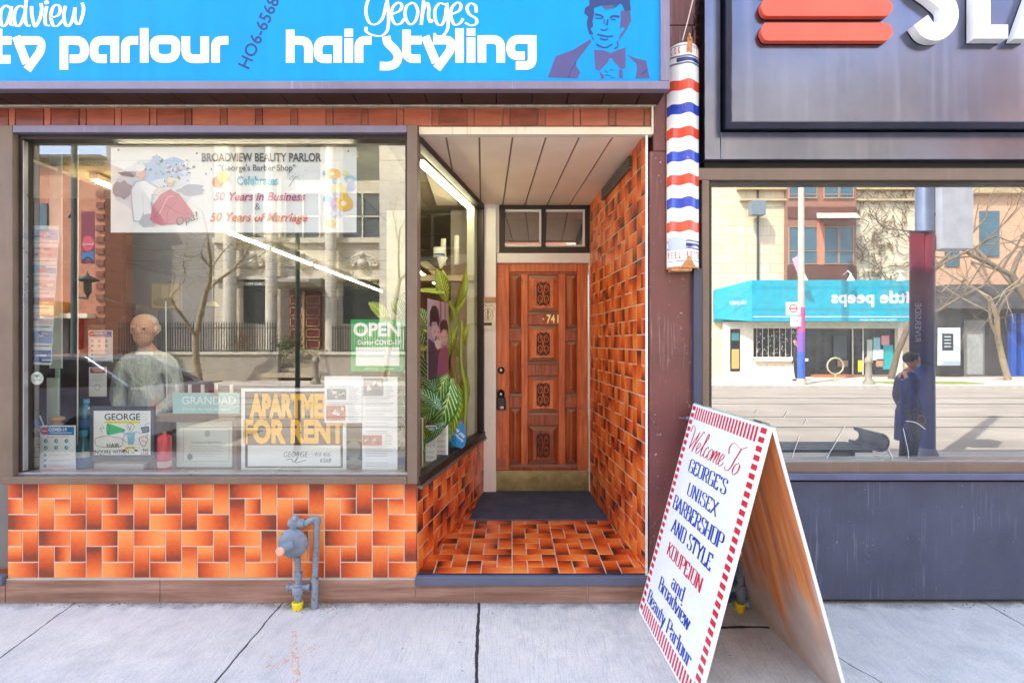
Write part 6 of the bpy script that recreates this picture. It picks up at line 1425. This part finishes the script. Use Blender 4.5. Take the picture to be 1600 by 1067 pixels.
# ---- columned stone building
cb = empty('columned_building', (-8, -23, 0), 'pale stone building with tall columns and oval carvings mirrored in the big window', 'building')
stone = M('pale_limestone', '#bcb199', .85, scale=1.5); stn2 = M('limestone_light', '#d0c8b4', .85); KC = 19.5
k = MB().mat(stone); rfront(k, KC + 1.2, 335, -80, 649, 590, 6); k.mat(M('limestone_grey', '#8f8b84', .85)); rfront(k, KC + 2.4, 166, -80, 334, 590, 5); k.mat(stn2)
rbox(k, KC + 1.2, 335, 372, 649, 380, .2); rbox(k, KC + 1.2, 335, 432, 649, 437, .25); rbox(k, KC + .2, 330, -20, 660, 40, 1.6); rbox(k, KC + .4, 330, 160, 649, 170, .9); k.build('wall', cb)
for a, w_ in ((359, 18), (424, 17), (517, 17)):
    k = MB().mat(stn2); c = RW(KC + .7); B_ = c(a, 575); T_ = c(a, 40); rr = w_ / 2 / 35 * 1.0; Hh = T_.z - B_.z; k.lathe(B_, [(rr * 1.35, -.5), (rr * 1.35, .15), (rr * 1.1, .3), (rr * 1.05, .5), (rr, Hh * .4), (rr * .86, Hh - .6), (rr * 1.05, Hh - .5), (rr * 1.3, Hh)], (0, 0, 1), 24)
    k.build('column', cb)
k = MB().mat(stn2); rbox(k, KC + .6, 600, 40, 642, 590, .8); k.mat(stone); rbox(k, KC + 1.4, 606, 300, 624, 378, .02, .55) ; k.build('pilaster', cb)
for a0, a1 in ((381, 414), (448, 500), (537, 596)):
    k = MB().mat(M('window_dark_stone', '#4a5250', .25)); rbox(k, KC + 1.2, a0, 300, a1, 378, .04); rbox(k, KC + 1.2, a0, 190, a1, 280, .04); w_ = k.build('window', cb)
    k = MB().mat(stn2); 
    for b0, b1 in ((300, 303), (338, 340), (375, 378), (190, 193)): rbox(k, KC + 1.2, a0 - 2, b0, a1 + 2, b1, .14)
    for a in (a0 - 2, (a0 + a1) / 2, a1): rbox(k, KC + 1.2, a, 303, a + 2, 375, .14)
    k.build('frame', w_)
    if a0 != 448:
        k = MB().mat(M('window_dark_deep', '#353b38', .25)); rbox(k, KC + 1.2, a0, 437, a1, 505, .04); k.build('lower_window', cb)
    cx = (a0 + a1) / 2; rx = (a1 - a0) / 2 * .8; cc = RW(KC + 1.2); k = MB(cc).mat(stn2)
    for f_ in (1, .78, .56): k.tube([cc(cx + rx * f_ * math.cos(t * .2618), 415 - 17 * f_ * math.sin(t * .2618), .06) for t in range(13)], .07, 6)
    for s_ in range(9): t = s_ * .3927; k.tube([cc(cx + rx * .5 * math.cos(t), 415 - 8 * math.sin(t), .06), cc(cx + rx * math.cos(t), 415 - 16 * math.sin(t), .1)], .05, 5)
    k.ball(cc(cx, 412, .1), .22); k.ball(cc(cx, 398, .12), .15); k.build('oval_carving', cb)
k = MB(RW(KC + 1.1)).mat('#e4e4de'); k.text('ORO FIRST', 398, 446, 5, 1, .02, mir=True, d=.12); k.build('lettering', cb)
k = MB().mat(M('door_dark_red', '#6f231c', .5)); rbox(k, KC + .9, 453, 455, 503, 545, .1); dd = k.build('double_door', cb)
k = MB().mat(M('door_tan', '#c0a070', .5)); rbox(k, KC + .9, 475, 455, 478, 545, .2)
for a0, a1 in ((455, 474), (480, 501)):
    for b in (462, 480, 497, 514, 531): rbox(k, KC + .9, a0, b, a1, b + 1, .15); rbox(k, KC + .9, a0, b + 12, a1, b + 13, .15); rbox(k, KC + .9, a0, b, a0 + 1, b + 13, .15); rbox(k, KC + .9, a1 - 1, b, a1, b + 13, .15)
k.build('door_moulding', dd)
k = MB().mat(M('canopy_stone', '#a8a294', .7)); c = RW(KC + 1.1); k.hexa([c(450, 452, 0), c(506, 452, 0), c(504, 446, 1.6), (c(458, 446, 1.6))], [c(450, 434, 0), c(506, 434, 0), c(504, 442, 1.6), c(458, 442, 1.6)]); k.build('canopy', cb)
k = MB().mat(M('step_stone', '#b5a88c', .85))
for i in range(6): rbox(k, KC - .3 + .0, 446 - i * 3, 546 + i * 6.5, 512 + i * 2, 552.5 + i * 6.5, .28 + .28 * i)
k.build('steps', cb)
# terrace wall and iron fence in front
KF = 17.9; k = MB().mat(M('terrace_wall', '#a59c8c', .85, scale=1.4)); rbox(k, KF, 225, 552, 440, 596, .35); rbox(k, KF, 505, 552, 660, 596, .35); k.mat(stn2); rbox(k, KF, 223, 549, 442, 553, .42); rbox(k, KF, 503, 549, 660, 553, .42)
k.build('terrace_wall', None, label='low stone terrace wall under the iron fence across the street', cat='wall')
k = MB().mat(M('iron_black', '#1c1c1c', .5)); c = RW(KF - .15)
for a in range(186, 432, 4): k.tube([c(a, 551), c(a, 506)], .022, 5); k.lathe(c(a, 506), [(.03, 0), (0, .12)], (0, 0, 1), 5)
for a in range(520, 650, 4): k.tube([c(a, 551), c(a, 508)], .022, 5)
for b in (512, 547): k.tube([c(184, b), c(432, b)], .025, 5); k.tube([c(518, b), c(650, b)], .025, 5)
k.build('iron_fence', None, label='black iron railing with spear tops on the stone terrace wall', cat='fence')
# shrubs and flowers
def bush(a, b, Yk, r, label, cols, n=500, cat='shrub', par=None):
    c = RW(Yk)(a, b); k = MB(); ms = [M('bush_' + x.lstrip('#'), x, .7) for x in cols]; rnd = random.Random(int(a))
    for i in range(n):
        v = Vector((rnd.gauss(0, .45), rnd.gauss(0, .4), rnd.gauss(0, .35))) * r + c; s_ = rnd.uniform(.03, .07) * (r * .9 + .3); k.mat(rnd.choice(ms)); d1 = Vector((rnd.gauss(0, 1), rnd.gauss(0, 1), rnd.gauss(0, 1))).normalized() * s_; d2 = d1.orthogonal().normalized() * s_ * .6
        k.quadm(v - d1, v - d2, v + d1, v + d2)
    if par: return k.build('foliage', par)
    return k.build('shrub', None, label=label, cat=cat)
bush(378, 533, 18.1, .5, 'low red and orange flowering shrub behind the railing', ['#b8503a', '#7a6a3a', '#4c5a28', '#c9863a'])
bush(452, 540, 18.0, .7, 'dark green shrub beside the temple steps', ['#2c4420', '#4c6428', '#6c7c34'], 700)
# ---- left brick building
lb = empty('left_brick_building', (-18, -23, 0), 'salmon brick building with dark cornice mirrored at the left of the big window', 'building')
KL = 20.2; k = MB().mat(MATS['brick_salmon']); rfront(k, KL, -500, 252, 164, 590); k.mat(M('cornice_dark', '#4c423c', .6)); rbox(k, KL, -500, 246, 167, 251, .4); rbox(k, KL, -500, 253, 165, 255, .15)
for a in range(-100, 160, 6): rbox(k, KL, a, 255, a + 3, 259, .12)
k.build('wall', lb)
k = MB().mat(MATS['brick_red']); 
for b in range(262, 500, 18): rbox(k, KL, 152, b, 164, b + 9, .08)
k.build('quoin', lb)
k = MB().mat(MATS['window_blue_glass']); rbox(k, KL, 30, 318, 75, 358, .06); rbox(k, KL, -80, 318, -35, 358, .06); k.build('window', lb)
k = MB().mat(M('cream_band', '#e2d6bc', .7)); rbox(k, KL, -200, 360, 40, 400, .1); rbox(k, KL, -400, 490, 150, 497, .5); k.mat(MATS['dark_front']); rbox(k, KL, -400, 497, 110, 585, .1); k.build('shop_band', lb)
k = MB().mat(M('red_board', '#b5241c', .5)); rbox(k, KL, 123, 500, 131, 545, .3); k.build('red_board', lb)
k = MB().mat(M('yellow_awning', '#d99a2c', .6)); rbox(k, KL, 84, 472, 108, 495, .8); k.build('yellow_awning', lb)
# ---- bare trees
bark = M('bark', '#6f6250', .9, var=.3, scale=12); barkl = M('bark_pale', '#9a8a6c', .9, var=.3, scale=12)
def tree(a, b, Yk, H, label, seed, mt=bark, lean=0, spread=.5, depth=6, r0=.13, twig=1.0):
    rnd = random.Random(seed); base = RW(Yk)(a, b); base.z = 0; t = empty('tree', base, label, 'tree', 'bare street trees'); tr = MB().mat(mt); cr_ = MB().mat(mt)
    def grow(p, d, L_, r, lv):
        q = p; n = 4; pts = [p]; rr = [r]
        for i in range(n):
            d = (d + Vector((rnd.gauss(0, .13), rnd.gauss(0, .13), rnd.gauss(0, .08) + .02))).normalized(); q = q + d * L_ / n; pts.append(q); rr.append(r * (1 - .35 * (i + 1) / n))
        (tr if lv == 0 else cr_).tube(pts, rr, 7 if lv < 2 else 4, cap=False)
        if lv >= depth: return
        for j in range(3 if lv < 5 else 2):
            ang = rnd.uniform(.3, .85) * spread * 2; ax = Vector((rnd.gauss(0, 1), rnd.gauss(0, 1), rnd.gauss(0, .5))).normalized(); nd = (d * math.cos(ang) + d.cross(ax).normalized() * math.sin(ang)).normalized()
            st = pts[-1] if j == 0 else pts[rnd.choice((2, 3, 4))]
            grow(st, nd, L_ * rnd.uniform(.6, .85) * twig, rr[-1] * rnd.uniform(.6, .8), lv + 1)
    grow(base, Vector((lean, 0, 1)).normalized(), H, r0, 0)
    tr.build('trunk', t); cr_.build('crown', t); return t
tree(312, 596, 16.6, 3.6, 'bare street tree with spreading twigs mirrored in the middle of the big window', 3, barkl, -.06, .6, 6, .14, .85)
tree(1392, 600, 18.6, 4.6, 'bare street tree mirrored left of the big blue post', 8, bark, -.03, .5, 6, .13, .8)
tree(1575, 600, 17.8, 3.7, 'bare tree with spreading limbs mirrored at the right edge', 12, barkl, -.12, .8, 6, .12, .9)
tree(1640, 600, 18.4, 4.6, 'bare tree outside the right end of the mirror view', 15, bark, -.3, .6, 6, .2, .9)
tree(600, 596, 17.0, 4.0, 'bare tree standing in front of the stone pilaster', 18, barkl, .08, .5, 5, .12, .85)
tree(40, 600, 17.4, 4.2, 'bare tree mirrored at the far left of the big window', 21, bark, .1, .5, 5, .12, .85)
# vines on the cream wall
k = MB().mat(M('vine', '#7d6c54', .9)); rnd = random.Random(44); c = RW(KB - .05)
for i in range(90):
    a, b = rnd.uniform(1335, 1420), rnd.uniform(285, 440); pts = [c(a, b)]; d = rnd.uniform(-1.2, 1.2)
    for j in range(7): a += math.sin(d) * 5; b -= abs(math.cos(d)) * 6 * rnd.choice((1, -1, 1)); d += rnd.gauss(0, .6); pts.append(c(a, b, rnd.uniform(0, .08)))
    k.tube(pts, .02, 4)
k.build('creeper', None, label='leafless creeper on the cream wall to the right of the brick bay', cat='creeper')
# ---- poles
def pole(name, a, Yk, r, top, label, mt, parts=(), zb=0, cat='pole', grp=None):
    c = RW(Yk); B_ = c(a, 533); x = B_.x; t = empty(name, (x, -Yk, zb), label, cat, grp); k = MB().mat(mt); zt = c(a, top).z
    k.lathe((x, -Yk, zb), [(r * 1.5, 0), (r * 1.5, .12), (r, .25), (r * .85, zt - zb)], (0, 0, 1), 16); k.build('shaft', t); return t, c
grn = M('lamp_green', '#1f3c38', .5); conc = M('pole_concrete', '#b3a898', .8); gal = M('pole_blue_grey', '#7484a0', .45, .3)
t, c = pole('street_lamp', 116, 15.8, .11, 200, 'dark green street lamp with round lantern and maroon banner mirrored in the big window', grn, cat='street lamp')
k = MB().mat(grn); L0 = c(137, 462); k.tube([c(116, 464), c(128, 464), c(137, 466), L0], .04, 6); k.lathe(L0, [(.04, 0), (.12, .15), (.12, .5), (.36, .56), (.33, .62), (.05, .75), (.0, .95)], (0, 0, 1), 14); k.tube([c(116, 328), c(107, 340)], .04, 6); k.build('lantern', t)
k = MB(c).mat('#7c1f38'); k.pbox(127, 330, 148, 412, -.01, .01); k.lay = .012; k.mat('#1f6cab'); k.poly([(128, 395), (147, 392), (147, 408), (128, 404)]); k.mat('#c94a60'); k.ell(138, 380, 9, 12); k.mat('#2a2433'); k.rib(cr([(128, 410), (138, 402), (147, 411)], 4), 3); k.mat('#e8c8d0'); k.text('Riverside', 138, 383, 4, .9, 0, mir=True); k.build('banner', t)
t, c = pole('utility_pole', 1252, 15.7, .115, 100, 'slim beige utility pole wrapped pink and blue at its foot', conc, cat='pole')
k = MB().mat(M('wrap_pink', '#c4488c', .6)); k.lathe((c(1252, 0).x, -15.7, 1.9), [(.125, 0), (.125, .9)], (0, 0, 1), 16); k.mat(M('wrap_blue', '#2458b8', .6)); k.lathe((c(1252, 0).x, -15.7, .2), [(.126, 0), (.126, 1.0)], (0, 0, 1), 16); k.mat(M('wrap_violet', '#7a4ab0', .6)); k.lathe((c(1252, 0).x, -15.7, 1.2), [(.126, 0), (.126, .7)], (0, 0, 1), 16); k.build('wrap', t)
k = MB(c).mat('#e6e6e2'); k.pbox(1226, 472, 1248, 492, .1, .12); k.pbox(1233, 494, 1249, 510, .1, .12); k.mat('#c22a2a'); k.lay = .125; k.rib([(1231 + 12 * .5 + 6 * math.cos(i * .63), 482 + 6 * math.sin(i * .63)) for i in range(10)], 1.4, close=True); k.rect(1232, 481, 1243, 483); k.mat('#333333'); k.text('8-9', 1241, 504, 4, 1, 0, mir=True); k.build('parking_sign', t)
k = MB(c).mat('#e0a8b8'); k.poly([(1248, 398), (1237, 404), (1246, 428), (1249, 440)], .02); k.build('pennant', t)
KP = 3.45; t, c = pole('lamp_post', 1444, KP, .105, -300, 'wide blue grey post with purple RIVERSIDE banner and white box mirrored in the right window', gal, cat='post')
wt = NT('post_wrap'); wc = wt.coord('Object'); ws = wt.n('SeparateXYZ'); wt.l(wc, ws.inputs[0]); wf_ = wt.math('ADD', wt.math('DIVIDE', ws.outputs[2], 3.0), wt.math('MULTIPLY', wt.math('SUBTRACT', wt.noise(wc, 3.5, 5, .7), .5), .5))
wt.bsdf(wt.ramp(wf_, [(.2, '#16408e'), (.45, '#1d3a86'), (.58, '#3a2c70'), (.75, '#7a2450'), (.9, '#8e2038')]), .5); MATS['post_wrap'] = wt.m
k = MB().mat(MATS['post_wrap']); k.lathe((c(1444, 0).x, -KP, .02), [(.118, 0), (.112, c(0, 365).z)], (0, 0, 1), 24); k.build('printed_wrap', t)
k = MB(c).mat(MATS['post_wrap']); k.pbox(1411, 366, 1433, 565, .10, .115); k.lay = .116; k.mat('#c9bfd4'); k.text('RIVERSIDE', 1419, 504, 9, 1.0, .0, rot=R(-90), mir=True); k.mat('#2a2c30'); k.pbox(1411, 363, 1446, 366, .09, .12); k.pbox(1411, 565, 1446, 567, .09, .12); k.build('banner', t)
k = MB(c).mat(M('box_white', '#c9d2de', .5)); k.pbox(1460, 290, 1508, 390, -.12, .12); k.mat('#6f7684'); k.pbox(1446, 333, 1460, 337, -.02, .02); k.build('sign_box', t)
k = MB(); k.mat(grn); c = RW(4.0); k.lathe((c(465, 0).x, -4.0, 0), [(.06, 0), (.06, .1), (.035, .2), (.03, c(465, 366).z)], (0, 0, 1), 12); k.build('sign_post', None, label='thin dark sign post mirrored above the rent sign', cat='post')
# bollard, bicycle ring, bin, grass strip
for a, Yk, lab in ((1357, 15.9, 'grey bollard mirrored in front of the teal shop door'), (493, 15.9, 'dark bollard mirrored by the temple steps')):
    c = RW(Yk); k = MB().mat(M('bollard_grey', '#8d8676', .6)); B_ = c(a, 533); k.lathe((B_.x, -Yk, 0), [(.19, 0), (.19, .08), (.11, .2), (.10, .75), (.14, .8), (.14, .86), (.1, .98), (0, 1.04)], (0, 0, 1), 14); k.build('bollard', None, label=lab, cat='bollard', group='bollards across the street')
c = RW(17); k = MB().mat(M('ring_cream', '#b9b08c', .5)); B_ = c(1305, 575); k.tube([B_ + Vector((math.cos(i * .5236) * .32, 0, math.sin(i * .5236) * .32 + .1)) for i in range(12)], .03, 6, close=True); k.tube([Vector((B_.x, B_.y, 0)), B_ + Vector((0, 0, -.2))], .04, 6); k.build('bicycle_stand', None, label='cream ring bicycle stand mirrored before the teal shop', cat='bicycle stand')
k = MB().mat(M('lawn', '#7c8a3a', .9, var=.3, scale=8)); c = RW(16.4); A, B = c(1378, 0).x, c(1520, 0).x; k.box(A, B, -16.9, -15.9, .002, .03); k.build('grass', kind='stuff')
k = MB().mat(M('lawn', '#7c8a3a')); A, B = c(210, 0).x, c(330, 0).x; k.box(A, B, -17.2, -16.2, .002, .03); k.build('grass', kind='stuff')
# overhead wires
k = MB().mat('#2b2b2e')
for z, y in ((7.4, -8), (7.4, -11.5), (9.3, -15.8), (8.2, -15.9)): k.tube([(-40, y, z + .3), (-15, y, z), (15, y, z + .05), (40, y, z + .4)], .012, 4)
k.build('overhead_wires', None, label='dark tram and power wires strung along the street', cat='wires')
# ---- bench
bt = empty('bench', (3.2, -2.3, 0), 'dark slatted bench with rolled end mirrored low in the right window', 'bench'); bm_ = M('bench_dark', '#5c6a80', .35, .4); k = MB().mat(bm_)
for i in range(6): k.box(2.0, 3.66, -2.12 - i * .075, -2.07 - i * .075, .44, .47)
k.build('seat', bt)
k = MB().mat(bm_)
for i in range(10):
    a = -2.1 + i * .38; c0 = Vector((3.74 + .075 * math.cos(a), 0, .54 + .075 * math.sin(a)))
    k.box(c0.x - .01, c0.x + .01, -2.50, -2.06, c0.z - .018, c0.z + .018)
for y in (-2.5, -2.3, -2.1): k.tube([Vector((3.74 + .082 * math.cos(-2.1 + i * .38), y, .54 + .082 * math.sin(-2.1 + i * .38))) for i in range(10)], .012, 6)
k.build('armrest', bt)
for x in (2.3, 3.45): k = MB().mat(bm_); k.box(x, x + .07, -2.45, -2.13, 0, .44); k.build('leg', bt)
# ---- parked car
def car(x1, y, label, paint):
    """hatchback parked along the kerb, its tail at x1, nose towards -x; y = centre line"""
    g0 = -.12; t = empty('parked_car', (x1 - 2.3, y, g0), label, 'car'); L_ = 4.6; hw = .9
    prof = [(0, .35), (.02, .62), (.1, .72), (.9, .88), (1.25, .98), (2.0, 1.42), (2.5, 1.48), (3.2, 1.44), (3.95, 1.08), (4.5, 1.02), (4.6, .85), (4.6, .35)]
    def pt(d, z, w): return Vector((x1 - 4.6 + d, y + w, g0 + z))
    k = MB().mat(paint); low = [(0.0, .3), (0.0, .6), (.1, .73), (.9, .90), (1.3, .97), (3.9, 1.03), (4.5, .98), (4.6, .8), (4.6, .3)]
    secs = [(-hw, .0, .97), (-hw * .97, .0, 1), (hw * .97, 0, 1), (hw, 0, .97)]
    rings = []
    for w, _, sc_ in secs: rings.append([pt(d, z if sc_ == 1 else .3 + (z - .3) * .86, w) for d, z in low])
    for i in range(3): k.add(rings[i] + rings[i + 1], [(j, (j + 1) % 9, 9 + (j + 1) % 9, 9 + j) for j in range(9)])
    k.add(rings[0], [tuple(range(9))]); k.add(rings[3], [tuple(range(9))])
    k.build('body', t, bevel=.03)
    cab = [(1.25, .93), (2.05, 1.40), (2.5, 1.46), (3.5, 1.43), (4.25, 1.0)]
    k = MB().mat(M('car_glass', '#1a2024', .05)); k.hexa([pt(d, z, -hw * (.93 if z < 1.1 else .74)) for d, z in cab], [pt(d, z, hw * (.93 if z < 1.1 else .74)) for d, z in cab]); k.build('window', t, bevel=.02)
    k = MB().mat(paint); k.hexa([pt(d, z, -hw * .72) for d, z in ((2.0, 1.41), (2.5, 1.48), (3.5, 1.45), (3.55, 1.40), (2.5, 1.43), (2.05, 1.38))], [pt(d, z, hw * .72) for d, z in ((2.0, 1.41), (2.5, 1.48), (3.5, 1.45), (3.55, 1.40), (2.5, 1.43), (2.05, 1.38))])
    for s_ in (-1, 1):
        for a, b in (((1.2, .95), (2.04, 1.42)), ((2.65, 1.0), (2.62, 1.46)), ((4.28, 1.02), (3.5, 1.45))): k.tube([pt(a[0], a[1], s_ * hw * .94), pt(b[0], b[1], s_ * hw * .73)], .028, 6)
    k.build('roof', t)
    for s_ in (-1, 1):
        for d in (.85, 3.65):
            k = MB().mat(M('tyre', '#161616', .8)); k.lathe(pt(d, .32, s_ * (hw - .10)), [(.2, -.1), (.31, -.1), (.33, -.07), (.33, .07), (.31, .1), (.2, .1)], (0, 1, 0), 24); w_ = k.build('wheel', t)
            k = MB().mat(SV); k.lathe(pt(d, .32, s_ * (hw - .10)), [(.0, .04 * s_), (.18, .06 * s_), (.21, .09 * s_)], (0, 1, 0), 20); k.build('rim', w_)
        k = MB().mat(M('headlamp', '#d8dde0', .1)); k.box(x1 - 4.61, x1 - 4.38, y + s_ * .72 - .14, y + s_ * .72 + .14, g0 + .58, g0 + .70); k.build('headlight', t, bevel=.02)
        k = MB().mat(paint); k.ball(pt(1.5, 1.02, s_ * 1.0), .1, (.9, 1.1, .7)); k.build('wing_mirror', t)
    k = MB().mat(DK); k.box(x1 - 4.615, x1 - 4.58, y - .45, y + .45, g0 + .42, g0 + .6); k.build('grille', t)
    for s_ in (-1, 1): k = MB().mat(M('tail_red', '#a81c1c', .2)); k.box(x1 - .12, x1 + .012, y + s_ * .74 - .12, y + s_ * .74 + .12, g0 + .68, g0 + .84); k.build('tail_light', t, bevel=.02)
    return t
car(-5.25, -5.2, 'silver blue hatchback car parked at the kerb, mirrored in the big window', M('car_paint', '#8b95a6', .2, .5, coat=.6))
# ---- pedestrians
person((RW(2.95)(1418, 0).x, -2.95, 0), 1.42, (1, .1, 0), 'pedestrian with dark hair, face mask and navy coat mirrored beside the blue grey post', skin_m, M('hair_black', '#1c1a1a', .6), M('coat_navy', '#1c2f63', .7), M('jeans_navy', '#1f2d58', .8), coat=.28, mask=M('mask_pale', '#c3d0dc', .6))
person((RW(17.5)(1246, 0).x, -17.5, 0), 1.65, (-1, 0, 0), 'pedestrian in black standing behind the beige utility pole', skin_m, M('hair_black', '#1c1a1a'), M('coat_black', '#17171a', .8), M('coat_black', '#17171a'))
